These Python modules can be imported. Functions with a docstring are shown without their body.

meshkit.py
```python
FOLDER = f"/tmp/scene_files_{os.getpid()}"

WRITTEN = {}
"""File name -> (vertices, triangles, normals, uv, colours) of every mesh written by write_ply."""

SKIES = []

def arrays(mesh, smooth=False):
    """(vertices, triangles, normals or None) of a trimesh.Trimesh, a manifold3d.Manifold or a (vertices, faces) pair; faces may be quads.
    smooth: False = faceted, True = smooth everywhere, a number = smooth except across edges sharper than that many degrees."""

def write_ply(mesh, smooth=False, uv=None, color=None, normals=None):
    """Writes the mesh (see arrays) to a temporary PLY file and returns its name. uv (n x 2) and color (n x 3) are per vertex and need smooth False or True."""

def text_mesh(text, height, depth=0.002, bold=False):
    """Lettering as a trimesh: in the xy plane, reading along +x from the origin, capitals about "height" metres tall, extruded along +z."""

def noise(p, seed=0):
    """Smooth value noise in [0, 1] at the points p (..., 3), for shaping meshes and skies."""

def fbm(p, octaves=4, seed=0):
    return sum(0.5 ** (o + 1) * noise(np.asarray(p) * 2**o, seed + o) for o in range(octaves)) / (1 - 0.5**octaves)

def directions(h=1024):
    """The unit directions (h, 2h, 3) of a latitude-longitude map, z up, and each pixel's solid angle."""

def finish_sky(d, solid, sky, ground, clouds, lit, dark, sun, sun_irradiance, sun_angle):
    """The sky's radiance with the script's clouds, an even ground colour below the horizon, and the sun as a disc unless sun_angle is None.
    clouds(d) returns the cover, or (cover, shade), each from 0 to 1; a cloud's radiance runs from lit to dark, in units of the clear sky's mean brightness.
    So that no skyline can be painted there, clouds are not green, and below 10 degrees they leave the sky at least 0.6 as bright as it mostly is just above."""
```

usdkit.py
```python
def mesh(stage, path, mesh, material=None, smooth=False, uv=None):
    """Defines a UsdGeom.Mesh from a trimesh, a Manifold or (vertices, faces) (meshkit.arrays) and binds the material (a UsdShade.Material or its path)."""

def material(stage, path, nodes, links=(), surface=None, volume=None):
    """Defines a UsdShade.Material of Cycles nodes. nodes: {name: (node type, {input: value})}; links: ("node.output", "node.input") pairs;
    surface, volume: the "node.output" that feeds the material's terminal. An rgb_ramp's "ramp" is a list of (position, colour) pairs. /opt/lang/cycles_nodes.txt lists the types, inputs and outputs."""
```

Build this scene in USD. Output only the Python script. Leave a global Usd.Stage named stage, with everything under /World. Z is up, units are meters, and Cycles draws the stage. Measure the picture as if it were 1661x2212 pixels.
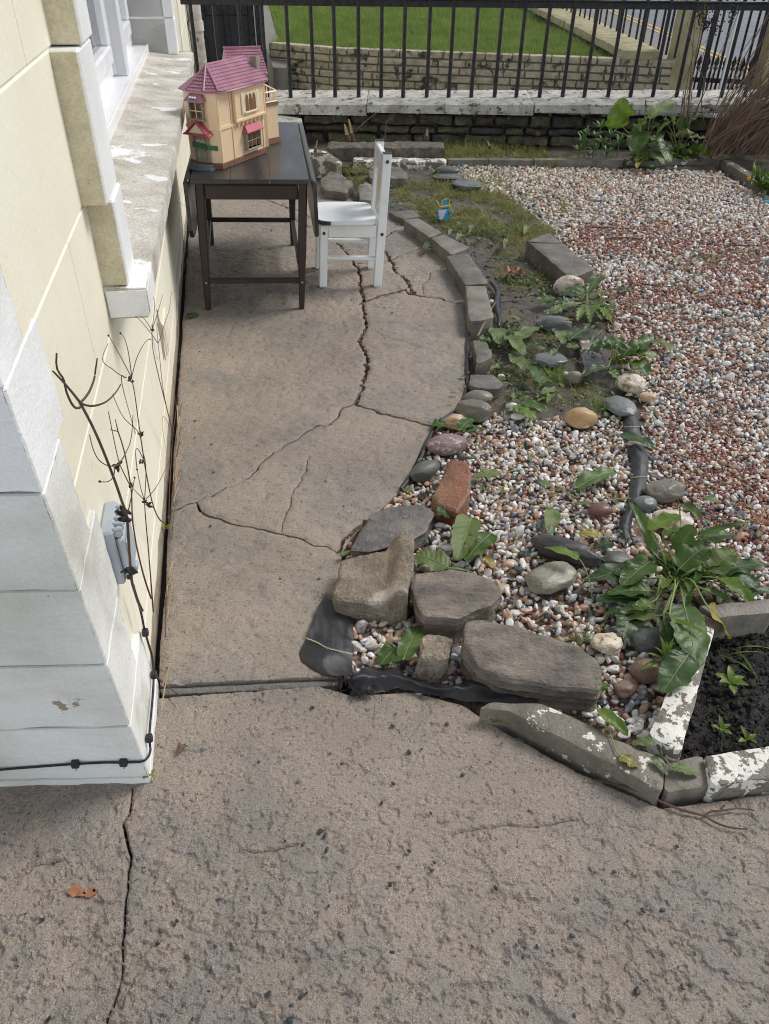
import math, random
import numpy as np, trimesh, shapely, usdkit, meshkit
from shapely.geometry import Polygon, LineString, Point, MultiPolygon
from shapely.ops import unary_union
from scipy.spatial import Delaunay
from pxr import Usd, UsdGeom, UsdLux, UsdShade, Gf, Sdf, Vt

stage = Usd.Stage.CreateInMemory()
UsdGeom.SetStageUpAxis(stage, "Z"); UsdGeom.SetStageMetersPerUnit(stage, 1.0)
UsdGeom.Xform.Define(stage, "/World"); UsdGeom.Scope.Define(stage, "/World/Looks")

# ------------------------------------------------------------------ camera, sky, sun, exposure
FPX, CH = 1672.0, 1.3
pit, rol = math.atan(1286 / 1672), math.atan(40 / 2174)
FW = np.array([0, math.cos(pit), -math.sin(pit)]); U0 = np.array([0, math.sin(pit), math.cos(pit)]); R0 = np.array([1.0, 0, 0])
RT = math.cos(rol) * R0 + math.sin(rol) * U0; UP = math.cos(rol) * U0 - math.sin(rol) * R0; CAM = np.array([0, 0, CH])
EXPOSURE = 0.58
SUN_DIR = np.array([0.62, 0.30, 0.80]); SUN_DIR /= np.linalg.norm(SUN_DIR)
SUN_I, SUN_ANGLE, SKY_STRENGTH = 0.40, 20.0, 0.105

cam = UsdGeom.Camera.Define(stage, "/World/camera")
m4 = Gf.Matrix4d(*RT, 0, *UP, 0, *(-FW), 0, *CAM, 1)
cam.AddTransformOp().Set(m4)
cam.CreateFocalLengthAttr(24.0); cam.CreateHorizontalApertureAttr(24.0 * 1661 / FPX); cam.CreateVerticalApertureAttr(24.0 * 2212 / FPX)
cam.CreateClippingRangeAttr(Gf.Vec2f(0.05, 500.0)); cam.CreateExposureAttr(EXPOSURE)

sun_el, sun_rot = math.asin(SUN_DIR[2]), math.atan2(SUN_DIR[0], SUN_DIR[1])
skym = usdkit.material(stage, "/World/Looks/overcast_sky", {
    "tc": ("texture_coordinate", {}),
    "sky": ("sky_texture", {"sky_type": "single_scattering", "sun_disc": False, "sun_elevation": sun_el, "sun_rotation": sun_rot}),
    "hs": ("hsv", {"saturation": 0.42, "value": 1.0}),
    "n": ("noise_texture", {"scale": 2.2, "detail": 5.0, "roughness": 0.6}),
    "r": ("rgb_ramp", {"ramp": [(0.35, (0.72, 0.73, 0.75)), (0.65, (1.25, 1.24, 1.22))]}),
    "mx": ("mix", {"mix_type": "multiply", "fac": 1.0}),
    "bg": ("background_shader", {"strength": SKY_STRENGTH})},
    [("sky.color", "hs.color"), ("tc.generated", "n.vector"), ("n.fac", "r.fac"), ("hs.color", "mx.color1"), ("r.color", "mx.color2"), ("mx.color", "bg.color")], surface="bg.background")
dome = UsdLux.DomeLight.Define(stage, "/World/sky"); dome.CreateIntensityAttr(1.0)
UsdShade.MaterialBindingAPI.Apply(dome.GetPrim()).Bind(skym)
sun = UsdLux.DistantLight.Define(stage, "/World/sun")
sun.CreateIntensityAttr(SUN_I); sun.CreateAngleAttr(SUN_ANGLE); sun.CreateNormalizeAttr(True); sun.CreateColorAttr(Gf.Vec3f(1.0, 0.965, 0.92))
zz = SUN_DIR; xx = np.cross([0, 0, 1.0], zz); xx /= np.linalg.norm(xx); yy = np.cross(zz, xx)
sun.AddTransformOp().Set(Gf.Matrix4d(*xx, 0, *yy, 0, *zz, 0, 0, 0, 10, 1))

# ------------------------------------------------------------------ survey: site positions taken off the photograph
def ray(u, v): return FW + RT * (u - 830.5) / FPX - UP * (v - 1106) / FPX
def G(u, v, z=0.0):
    d = ray(u, v); return CAM + d * ((z - CH) / d[2])
def GY(u, v, y):
    d = ray(u, v); return CAM + d * (y / d[1])
def cr(ox, oy, sc): return lambda x, y: ((ox + x / sc) * 0.54, (oy + y / sc) * 0.54)
def xy(pts, z=0.0): return [tuple(G(*p, z)[:2]) for p in pts]
def depth(q): return float((np.asarray(q) - CAM) @ FW)
A0 = np.array([-0.43, 0.842, 0]); WD = np.array([-0.19, 1, 0]); WD /= np.linalg.norm(WD); WN = np.array([WD[1], -WD[0], 0])
def GW(u, v, off=0.0):
    d = ray(u, v); return CAM + d * (((A0 + WN * off - CAM) @ WN) / (d @ WN))
def Ws(s, off, z): return A0 + WD * s + WN * off + np.array([0, 0, z])
rng = np.random.default_rng(7)

# ------------------------------------------------------------------ mesh helpers: a mesh is (v, f)
def cat(ms):
    vs, fs, n = [], [], 0
    for v, f in ms:
        vs.append(np.asarray(v, float)); fs.append(np.asarray(f, int) + n); n += len(v)
    return np.vstack(vs), np.vstack(fs)
def tm(m): return np.array(m.vertices), np.array(m.faces)
def hull(pts):
    m = trimesh.convex.convex_hull(np.asarray(pts, float)); return tm(m)
def cbox(sx, sy, sz, ch=0.003):
    ch = min(ch, sx * .45, sy * .45, sz * .45); a = np.array([sx, sy, sz]) / 2; p = []
    for s in np.ndindex(2, 2, 2):
        s = np.array(s) * 2 - 1
        for k in range(3):
            q = a - ch; q = q.copy(); q[k] = a[k]; p.append(q * s)
    return hull(p)
def box(x0, x1, y0, y1, z0, z1, ch=0.002):
    v, f = cbox(x1 - x0, y1 - y0, z1 - z0, ch); return v + [(x0 + x1) / 2, (y0 + y1) / 2, (z0 + z1) / 2], f
def xf(m, o, ex, ey, ez=(0, 0, 1)):
    v, f = m; M = np.stack([ex, ey, ez], 0).astype(float)
    w = np.asarray(v) @ M + np.asarray(o, float)
    if np.linalg.det(M) < 0: f = np.asarray(f)[:, ::-1]
    return w, f
def wallm(m): return xf(m, A0, WD, WN)                 # local x along wall, y outward, z up
def rotz(a): return np.array([math.cos(a), math.sin(a), 0]), np.array([-math.sin(a), math.cos(a), 0])
def beam(p, q, w, h, up=(0, 0, 1), ch=0.003):
    p, q = np.asarray(p, float), np.asarray(q, float); d = q - p; L = np.linalg.norm(d); d /= L
    s = np.cross(d, up); s = s / np.linalg.norm(s); u = np.cross(s, d)
    v, f = cbox(L, w, h, ch); return xf((v, f), (p + q) / 2, d, s, u)
def tube(pts, rad, sides=6, cap=True):
    p = np.asarray(pts, float); n = len(p); t = np.gradient(p, axis=0); t /= np.linalg.norm(t, axis=1, keepdims=True) + 1e-12
    ref = np.array([0.31, 0.17, 0.93]) if abs(t[0] @ [0.31, 0.17, 0.93]) < .9 else np.array([1.0, 0, 0])
    a = np.cross(t, ref); a /= np.linalg.norm(a, axis=1, keepdims=True) + 1e-12; b = np.cross(t, a)
    ang = np.arange(sides) * 2 * math.pi / sides; r = np.broadcast_to(rad, (n,))[:, None, None]
    v = (p[:, None] + r * (np.cos(ang)[None, :, None] * a[:, None] + np.sin(ang)[None, :, None] * b[:, None])).reshape(-1, 3)
    f = []
    for i in range(n - 1):
        for j in range(sides):
            k = (j + 1) % sides; f += [[i * sides + j, i * sides + k, (i + 1) * sides + k], [i * sides + j, (i + 1) * sides + k, (i + 1) * sides + j]]
    if cap:
        v = np.vstack([v, p[0], p[-1]]); c0, c1 = len(v) - 2, len(v) - 1
        for j in range(sides):
            k = (j + 1) % sides; f += [[c0, k, j], [c1, (n - 1) * sides + j, (n - 1) * sides + k]]
    return v, np.array(f)
def smoothpath(pts, n=24):
    p = np.asarray(pts, float); d = np.r_[0, np.cumsum(np.linalg.norm(np.diff(p, axis=0), axis=1))]
    from scipy.interpolate import PchipInterpolator
    return PchipInterpolator(d, p)(np.linspace(0, d[-1], n))
def fb(x, y, sc, oc=4, seed=0): return meshkit.fbm(np.stack([np.asarray(x) * sc, np.asarray(y) * sc, np.zeros_like(np.asarray(x, float)) + seed * 3.7], -1), oc, seed)
def prism(poly, z0, z1):
    m = trimesh.creation.extrude_polygon(poly if isinstance(poly, Polygon) else Polygon(poly), z1 - z0, engine="earcut"); m.apply_translation([0, 0, z0]); return tm(m)
def jag(line, amp, seed, step=0.02):
    ls = LineString(line); n = max(3, int(ls.length / step)); r = np.random.default_rng(seed)
    p = np.array([ls.interpolate(k / n, normalized=True).coords[0] for k in range(n + 1)])
    o = np.cumsum(r.normal(0, 1, (n + 1, 2)), 0); o -= np.linspace(0, 1, n + 1)[:, None] * o[-1]; o *= amp * 1.2 / (np.abs(o).max() + 1e-9)
    return p + o + r.normal(0, amp * .25, p.shape)
def ringpts(poly, res):
    out = []
    for ring in [poly.exterior, *poly.interiors]:
        n = max(4, int(ring.length / res)); out.append(np.array([ring.interpolate(k / n, normalized=True).coords[0] for k in range(n)]))
    return out
def sheet(poly, res, zf, skirt=0.05, seed=1, edge_drop=0.003, ext=None, hole=None):
    """A relief sheet over a polygon: dense jittered grid, rounded rim and a vertical skirt."""
    r = np.random.default_rng(seed); x0, y0, x1, y1 = poly.bounds
    gx, gy = np.meshgrid(np.arange(x0, x1, res), np.arange(y0, y1, res * .87)); gx[1::2] += res / 2
    p = np.stack([gx.ravel(), gy.ravel()], 1) + r.uniform(-.25, .25, (gx.size, 2)) * res
    inn = poly.buffer(-res * .55); p = p[shapely.contains_xy(inn, p[:, 0], p[:, 1])] if not inn.is_empty else np.zeros((0, 2))
    rings = ringpts(poly, res); b = np.vstack(rings); q = np.vstack([b, p]); d = Delaunay(q).simplices
    c = q[d].mean(1); d = d[shapely.contains_xy(poly, c[:, 0], c[:, 1])]
    a2 = np.cross(q[d[:, 1]] - q[d[:, 0]], q[d[:, 2]] - q[d[:, 0]]); d[a2 < 0] = d[a2 < 0][:, ::-1]; d = d[np.abs(a2) > 1e-10]
    z = zf(q[:, 0], q[:, 1]); z[:len(b)] -= edge_drop
    v = np.column_stack([q, z]); f = [d]
    if skirt:
        n0 = len(v); lo = np.column_stack([b, z[:len(b)] - skirt]); hi = np.column_stack([b, z[:len(b)]]); v = np.vstack([v, hi, lo]); k = 0
        for ring in rings:
            n = len(ring); i = np.arange(n); j = (i + 1) % n
            a, bb, e, g = n0 + k + i, n0 + k + j, n0 + len(b) + k + i, n0 + len(b) + k + j
            f += [np.stack([a, e, bb], 1), np.stack([bb, e, g], 1)]; k += n
    return v, np.vstack(f)
def chunk(top, ztop, zbot, seed, levels=5, rough=.004, strata=0.0, topf=None, res=0.02, taper=0.0, edge=.004, bulge=0):
    """A broken block or slab: rough top outline (world xy), side rings down to zbot; strata > 0 gives slate ledges."""
    poly = Polygon(top); poly = poly if poly.is_valid else poly.buffer(0)
    ring = ringpts(poly, res)[0]
    if not poly.exterior.is_ccw: ring = ring[::-1]
    c = np.array(poly.centroid.coords[0]); r = np.random.default_rng(seed)
    dirn = ring - np.roll(ring, 1, 0) + np.roll(ring, -1, 0) - ring; dirn /= np.linalg.norm(dirn, axis=1, keepdims=True) + 1e-9; nrm = np.stack([dirn[:, 1], -dirn[:, 0]], 1)
    ring = ring + nrm * ((fb(ring[:, 0], ring[:, 1], 25, 3, seed) - .5)[:, None] * rough * 2.2)
    zt = lambda x, y: (ztop(x, y) if callable(ztop) else np.full(np.shape(x), float(ztop))) + (topf(x, y) if topf else (fb(x, y, 30, 4, seed + 5) - .5) * rough * 1.6)
    pol2 = Polygon(ring); pol2 = pol2 if pol2.is_valid else pol2.buffer(0)
    if pol2.geom_type == "MultiPolygon": pol2 = max(pol2.geoms, key=lambda g: g.area)
    top_m = sheet(pol2, res, lambda x, y: zt(x, y), 0, seed, edge_drop=edge)
    rim = np.array(ringpts(pol2, res)[0])
    if not pol2.exterior.is_ccw: rim = rim[::-1]
    n = len(rim); dirn = np.roll(rim, -1, 0) - np.roll(rim, 1, 0); dirn /= np.linalg.norm(dirn, axis=1, keepdims=True) + 1e-9; nrm = np.stack([dirn[:, 1], -dirn[:, 0]], 1)
    z0 = zt(rim[:, 0], rim[:, 1]) - edge; V = []; lv = np.linspace(0, 1, levels); off = np.zeros(n)
    for k, t in enumerate(lv):
        if k:
            off = (fb(rim[:, 0], rim[:, 1], 40, 3, seed + 11 * k) - .5) * rough * 2.4 + (r.uniform(-1, .55) * strata if strata else 0) - taper * t + bulge * math.sin(math.pi * t)
        V.append(np.column_stack([rim + nrm * np.reshape(off, (-1, 1)), z0 * (1 - t) + zbot * t]))
    f = []; i = np.arange(n); j = (i + 1) % n
    for k in range(levels - 1):
        a, b2, e, g = k * n + i, k * n + j, (k + 1) * n + i, (k + 1) * n + j
        f += [np.stack([a, e, b2], 1), np.stack([b2, e, g], 1)]
    return cat([top_m, (np.vstack(V), np.vstack(f))])
def rock(c, a, b, h, yaw, seed, sub=3, rough=.10, boxy=1.0, tilt=0.0, freq=1.6, fine=.02):
    m = trimesh.creation.icosphere(sub, 1.0); v = np.array(m.vertices)
    if boxy != 1.0: v = np.sign(v) * np.abs(v) ** boxy
    n = meshkit.fbm(v * freq + seed * 5.1, 3, seed) - .5; n2 = meshkit.fbm(v * 7 + seed, 3, seed + 1) - .5
    rr_ = np.random.default_rng(seed + 900)
    for _ in range(int(3 + 30 * rough)):
        d_c = rr_.normal(0, 1, 3); d_c /= np.linalg.norm(d_c); h_c = rr_.uniform(.80, .95); o_c = v @ d_c; v = v - np.maximum(0, o_c - h_c)[:, None] * d_c * .8
    v = v * (1 + rough * 2 * n + fine * 2 * n2)[:, None] * [a, b, h]
    ct, st = math.cos(tilt), math.sin(tilt); v = np.stack([v[:, 0] * ct - v[:, 2] * st, v[:, 1], v[:, 0] * st + v[:, 2] * ct], 1)
    ex, ey = rotz(yaw); return xf((v, m.faces), c, ex, ey)

def scatter(poly, sp, seed, jit=.5):
    r = np.random.default_rng(seed); x0, y0, x1, y1 = poly.bounds; gx, gy = np.meshgrid(np.arange(x0, x1, sp), np.arange(y0, y1, sp)); p = np.stack([gx.ravel(), gy.ravel()], 1) + r.uniform(-jit, jit, (gx.size, 2)) * sp
    return p[shapely.contains_xy(poly, p[:, 0], p[:, 1])]

# ------------------------------------------------------------------ things, parts, sub-parts
used = {}
def uniq(parent, name):
    k = (parent, name); used[k] = used.get(k, -1) + 1
    return f"{parent}/{name}" + (f"_{used[k]:03d}" if used[k] else "")
def keys(prim, **kw):
    for k, v in kw.items():
        if v: prim.SetCustomDataByKey(k, v)
def put(path, mesh, mat, smooth, base, attrs=None):
    v, f = mesh; v = np.asarray(v, float) - base
    g = usdkit.mesh(stage, path, (v, np.asarray(f)), mat, smooth=smooth)
    for k, a in (attrs or {}).items():
        UsdGeom.PrimvarsAPI(g).CreatePrimvar(k, Sdf.ValueTypeNames.FloatArray, "vertex").Set(Vt.FloatArray.FromNumpy(np.asarray(a, np.float32)))
    return g.GetPrim()
class Thing:
    def __init__(s, name, label, cat=None, group=None, kind=None):
        s.name, s.meta, s.items = name, dict(label=label, category=cat, group=group, kind=kind), []
    def add(s, name, mesh, mat, parent=None, smooth=False, label=None, kind=None, attrs=None):
        s.items.append((name, mesh, mat, parent, smooth, label, kind, attrs)); return len(s.items) - 1
    def done(s):
        path = uniq("/World", s.name); allv = [np.asarray(i[1][0]) for i in s.items if i[1] is not None]
        lo, hi = np.min([a.min(0) for a in allv], 0), np.max([a.max(0) for a in allv], 0); base = np.array([(lo[0] + hi[0]) / 2, (lo[1] + hi[1]) / 2, lo[2]])
        x = UsdGeom.Xform.Define(stage, path); x.AddTranslateOp().Set(Gf.Vec3d(*base)); keys(x.GetPrim(), **s.meta); paths = []
        for name, mesh, mat, parent, smooth, label, kind, attrs in s.items:
            p = uniq(path if parent is None else paths[parent], name); paths.append(p)
            keys(put(p, mesh, mat, smooth, base, attrs), label=label, kind=kind)
        s.path = path; return path
def single(name, label, cat, mesh, mat, smooth=False, group=None, kind=None, attrs=None):
    path = uniq("/World", name); v = np.asarray(mesh[0]); lo, hi = v.min(0), v.max(0); base = np.array([(lo[0] + hi[0]) / 2, (lo[1] + hi[1]) / 2, lo[2]])
    p = put(path, mesh, mat, smooth, base, attrs); UsdGeom.Xformable(p).AddTranslateOp().Set(Gf.Vec3d(*base)); keys(p, label=label, category=cat, group=group, kind=kind); return path

# ------------------------------------------------------------------ materials
def M(name, ramp, scale=8.0, detail=6.0, rough=(.55, .8), bump=(120.0, .4, .002), grain=None, spots=None, spec=.5, extra=None, stretch=None, transl=0.0, metallic=0.0, coat=0.0, bump2=None, fine=None):
    """Principled with noise-driven colour, optional fine grain, optional spots (scale, threshold, colour), roughness variation and bump."""
    n = {"geo": ("geometry", {}), "nz": ("noise_texture", {"scale": scale, "detail": detail, "roughness": .6}), "rp": ("rgb_ramp", {"ramp": ramp}),
         "p": ("principled_bsdf", {"specular_ior_level": spec, "metallic": metallic, "coat_weight": coat, "coat_roughness": .15})}
    L = []; src = "geo.position"
    if stretch:
        n["mp"] = ("mapping", {"scale": stretch}); L.append(("geo.position", "mp.vector")); src = "mp.vector"
    L += [(src, "nz.vector"), ("nz.fac", "rp.fac")]; col = "rp.color"
    if grain:
        sc, lo, hi = grain
        n["gn"] = ("noise_texture", {"scale": sc, "detail": 3.0, "roughness": .7}); n["gr"] = ("rgb_ramp", {"ramp": [(.3, (lo,) * 3), (.7, (hi,) * 3)]}); n["gm"] = ("mix", {"mix_type": "multiply", "fac": 1.0})
        L += [("geo.position", "gn.vector"), ("gn.fac", "gr.fac"), (col, "gm.color1"), ("gr.color", "gm.color2")]; col = "gm.color"
    for k, (sc, th, wd, c) in enumerate(spots or []):
        n[f"sn{k}"] = ("noise_texture", {"scale": sc, "detail": 5.0, "roughness": .62}); n[f"sr{k}"] = ("rgb_ramp", {"ramp": [(th, (0, 0, 0)), (min(1, th + wd), (1, 1, 1))]}); n[f"sm{k}"] = ("mix", {"color2": c})
        n[f"so{k}"] = ("mapping", {"location": (3.1 * k + 1.7, 5.3 * k, 2.2)})
        L += [("geo.position", f"so{k}.vector"), (f"so{k}.vector", f"sn{k}.vector"), (f"sn{k}.fac", f"sr{k}.fac"), (f"sr{k}.color", f"sm{k}.fac"), (col, f"sm{k}.color1")]; col = f"sm{k}.color"
    L.append((col, "p.base_color"))
    n["rr"] = ("map_range", {"from_min": .3, "from_max": .7, "to_min": rough[0], "to_max": rough[1], "clamp": True}); L += [("nz.fac", "rr.value"), ("rr.result", "p.roughness")]
    if bump:
        n["bn"] = ("noise_texture", {"scale": bump[0], "detail": 4.0, "roughness": .6}); n["bp"] = ("bump", {"strength": bump[1], "distance": bump[2]})
        L += [("geo.position" if not stretch else src, "bn.vector"), ("bn.fac", "bp.height"), ("bp.normal", "p.normal")]
    out = "p.BSDF"
    if transl:
        n["tr"] = ("translucent_bsdf", {}); n["mc"] = ("mix_closure", {"fac": transl}); n["tb"] = ("mix", {"mix_type": "multiply", "fac": 1.0, "color2": (1.5, 1.6, .6)})
        L += [(col, "tb.color1"), ("tb.color", "tr.color"), ("p.BSDF", "mc.closure1"), ("tr.BSDF", "mc.closure2")]; out = "mc.closure"
    return usdkit.material(stage, f"/World/Looks/{name}", n, L, surface=out)

def concrete_mat(name, tan, grey, wet=1.0):
    n = {"geo": ("geometry", {}), "at": ("attribute", {"attribute": "skin"}),
         "n1": ("noise_texture", {"scale": 3.0, "detail": 6.0, "roughness": .6}), "n2": ("noise_texture", {"scale": 420.0, "detail": 2.0, "roughness": .7}), "n3": ("noise_texture", {"scale": 40.0, "detail": 5.0, "roughness": .65}),
         "n4": ("noise_texture", {"scale": 130.0, "detail": 3.0, "roughness": .6}), "n5": ("noise_texture", {"scale": 1.1, "detail": 4.0, "roughness": .6}),
         "ad": ("math", {"math_type": "multiply_add", "value2": .35, "value3": -.17}), "ad2": ("math", {"math_type": "add", "use_clamp": True}),
         "m0": ("mix", {"color1": tan, "color2": grey}),
         "r1": ("rgb_ramp", {"ramp": [(.3, (.86, .85, .84)), (.5, (1, 1, 1)), (.7, (1.08, 1.06, 1.03))]}), "m1": ("mix", {"mix_type": "multiply", "fac": 1.0}),
         "r2": ("rgb_ramp", {"ramp": [(.32, (.40, .385, .38)), (.5, (1.0, 1.0, 1.0)), (.68, (1.62, 1.60, 1.54))]}), "m2": ("mix", {"mix_type": "multiply", "fac": 1.0}), "gf": ("map_range", {"from_min": .38, "from_max": .62, "to_min": .25, "to_max": 1.0, "clamp": True}),
         "r4": ("rgb_ramp", {"ramp": [(.30, (.30, .27, .25)), (.43, (1, 1, 1)), (.60, (1, 1, 1)), (.72, (1.3, 1.27, 1.2))]}), "m4": ("mix", {"mix_type": "multiply", "fac": .85}),
         "r5": ("rgb_ramp", {"ramp": [(.36, (.80, .79, .79)), (.62, (1.06, 1.05, 1.03))]}), "m5": ("mix", {"mix_type": "multiply", "fac": 1.0}),
         "rr": ("map_range", {"from_min": .35, "from_max": .65, "to_min": .38, "to_max": .72, "clamp": True}),
         "hs": ("math", {"math_type": "multiply_add", "value2": .6}), "hs2": ("math", {"math_type": "multiply_add", "value2": .5}),
         "bp": ("bump", {"strength": .8, "distance": .005}), "p": ("principled_bsdf", {"specular_ior_level": .45})}
    L = [(a, f"{k}.vector") for k, a in (("n1", "geo.position"), ("n2", "geo.position"), ("n3", "geo.position"), ("n4", "geo.position"), ("n5", "geo.position"))]
    L += [("n3.fac", "ad.value1"), ("at.fac", "ad2.value1"), ("ad.value", "ad2.value2"), ("ad2.value", "m0.fac"),
          ("n1.fac", "r1.fac"), ("m0.color", "m1.color1"), ("r1.color", "m1.color2"), ("n2.fac", "r2.fac"), ("n3.fac", "gf.value"), ("gf.result", "m2.fac"), ("m1.color", "m2.color1"), ("r2.color", "m2.color2"),
          ("n4.fac", "r4.fac"), ("m2.color", "m4.color1"), ("r4.color", "m4.color2"), ("n5.fac", "r5.fac"), ("m4.color", "m5.color1"), ("r5.color", "m5.color2"), ("m5.color", "p.base_color"),
          ("n5.fac", "rr.value"), ("rr.result", "p.roughness"), ("n3.fac", "hs.value1"), ("n4.fac", "hs.value3"), ("n2.fac", "hs2.value1"), ("hs.value", "hs2.value3"), ("hs2.value", "bp.height"), ("bp.normal", "p.normal")]
    return usdkit.material(stage, f"/World/Looks/{name}", n, L, surface="p.BSDF")

C = lambda *a: tuple(a)
def R(a, b, c=None): return [(.3, a), (.7, b)] if c is None else [(.28, a), (.5, b), (.72, c)]
m_path = concrete_mat("worn_concrete", (.305, .258, .213), (.262, .232, .202))
m_strip = concrete_mat("grey_mortar", (.22, .205, .185), (.17, .165, .155))
m_soil = M("wet_mud", R((.030, .025, .019), (.070, .058, .045), (.135, .108, .080)), 9, 7, (.35, .75), (90, .8, .008), grain=(300, .6, 1.4))
m_black_soil = M("black_soil", R((.006, .005, .004), (.014, .011, .009), (.028, .022, .017)), 40, 7, (.5, .85), (160, 1.0, .008), grain=(400, .5, 1.6))
m_under = M("gravel_floor", R((.06, .045, .038), (.22, .14, .105), (.42, .34, .28)), 90, 5, (.5, .8), (120, .9, .008), grain=(260, .4, 1.6))
m_cream = M("cream_render", R((.755, .705, .535), (.80, .755, .60), (.82, .785, .655)), 2.2, 6, (.55, .75), (90, .30, .003), grain=(220, .96, 1.03), spots=[(5.0, .68, .14, (.55, .50, .34)), (60, .73, .04, (.34, .30, .2))])
m_cream_dirty = M("mossy_cream_render", R((.42, .37, .24), (.60, .54, .37), (.72, .66, .49)), 14, 7, (.6, .85), (110, .7, .004), grain=(180, .85, 1.1), spots=[(120, .655, .07, (.16, .135, .085)), (16, .62, .2, (.30, .26, .16))])
m_white = M("white_masonry_paint", R((.70, .70, .69), (.80, .80, .79), (.84, .84, .83)), 3, 6, (.45, .7), (110, .55, .003), grain=(200, .95, 1.04), spots=[(46, .735, .03, (.30, .27, .21)), (4.0, .69, .14, (.60, .60, .50))])
m_white_stain = M("stained_white_paint", R((.50, .50, .43), (.72, .72, .67), (.80, .80, .78)), 2.6, 6, (.5, .75), (110, .55, .003), grain=(200, .93, 1.05), spots=[(5, .62, .2, (.47, .46, .33)), (50, .715, .03, (.24, .20, .15)), (9, .71, .015, (.30, .25, .19))])
m_joint = M("filled_joint", R((.66, .62, .52), (.78, .76, .70)), 10, 4, (.6, .8), None)
m_bare = M("bare_render", R((.22, .18, .13), (.36, .30, .22)), 30, 5, (.7, .9), (150, .6, .003))
m_sill = M("weathered_sill", R((.38, .34, .26), (.57, .53, .45), (.72, .70, .65)), 8, 8, (.5, .8), (110, .8, .004), grain=(170, .62, 1.22), spots=[(6.0, .585, .03, (.80, .80, .79)), (70, .68, .03, (.16, .12, .09)), (30, .60, .1, (.40, .33, .24))])
m_upvc = M("white_plastic_frame", R((.78, .78, .79), (.82, .82, .83)), 3, 3, (.18, .28), None)
m_ivory = M("dull_frame", R((.56, .57, .58), (.62, .63, .63)), 3, 3, (.3, .4), None)
m_blind = M("pale_curtain", R((.50, .52, .53), (.62, .63, .64)), 3, 3, (.8, .9), None)
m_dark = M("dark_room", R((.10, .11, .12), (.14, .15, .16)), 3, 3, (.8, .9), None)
m_glass = usdkit.material(stage, "/World/Looks/window_glass", {"f": ("fresnel", {"IOR": 1.5}), "t": ("transparent_bsdf", {"color": (.93, .95, .95)}), "g": ("glossy_bsdf", {"color": (1, 1, 1), "roughness": .02}), "m": ("mix_closure", {})},
    [("f.fac", "m.fac"), ("t.BSDF", "m.closure1"), ("g.BSDF", "m.closure2")], surface="m.closure")
m_boxgrey = M("grey_plastic_box", R((.36, .40, .43), (.43, .47, .50)), 5, 4, (.3, .45), (200, .15, .001), spots=[(60, .72, .03, (.25, .24, .2))])
m_cable = M("black_cable", R((.010, .010, .014), (.022, .022, .028)), 30, 3, (.35, .5), None)
m_stalk = M("dead_stalk", R((.035, .018, .014), (.085, .045, .030), (.17, .10, .06)), 14, 4, (.6, .8), (300, .4, .001))
m_straw = M("dry_straw", R((.30, .21, .11), (.46, .35, .20)), 14, 4, (.6, .8), None)
m_husk = M("dead_husk", R((.012, .008, .007), (.035, .022, .018)), 60, 4, (.7, .9), None)
m_wood = M("dark_wood_top", R((.012, .0115, .012), (.021, .020, .020), (.048, .042, .037)), 9, 7, (.20, .48), (200, .15, .001), stretch=(1, .25, 1), spec=.6, spots=[(22, .70, .03, (.14, .115, .09))])
m_wood_leg = M("dark_wood_leg", R((.010, .006, .005), (.022, .012, .009), (.042, .022, .016)), 14, 5, (.35, .55), (200, .2, .001), stretch=(1, 1, .15))
m_metal = M("screw_metal", R((.35, .35, .36), (.5, .5, .5)), 20, 3, (.3, .45), None, metallic=1.0)
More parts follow.
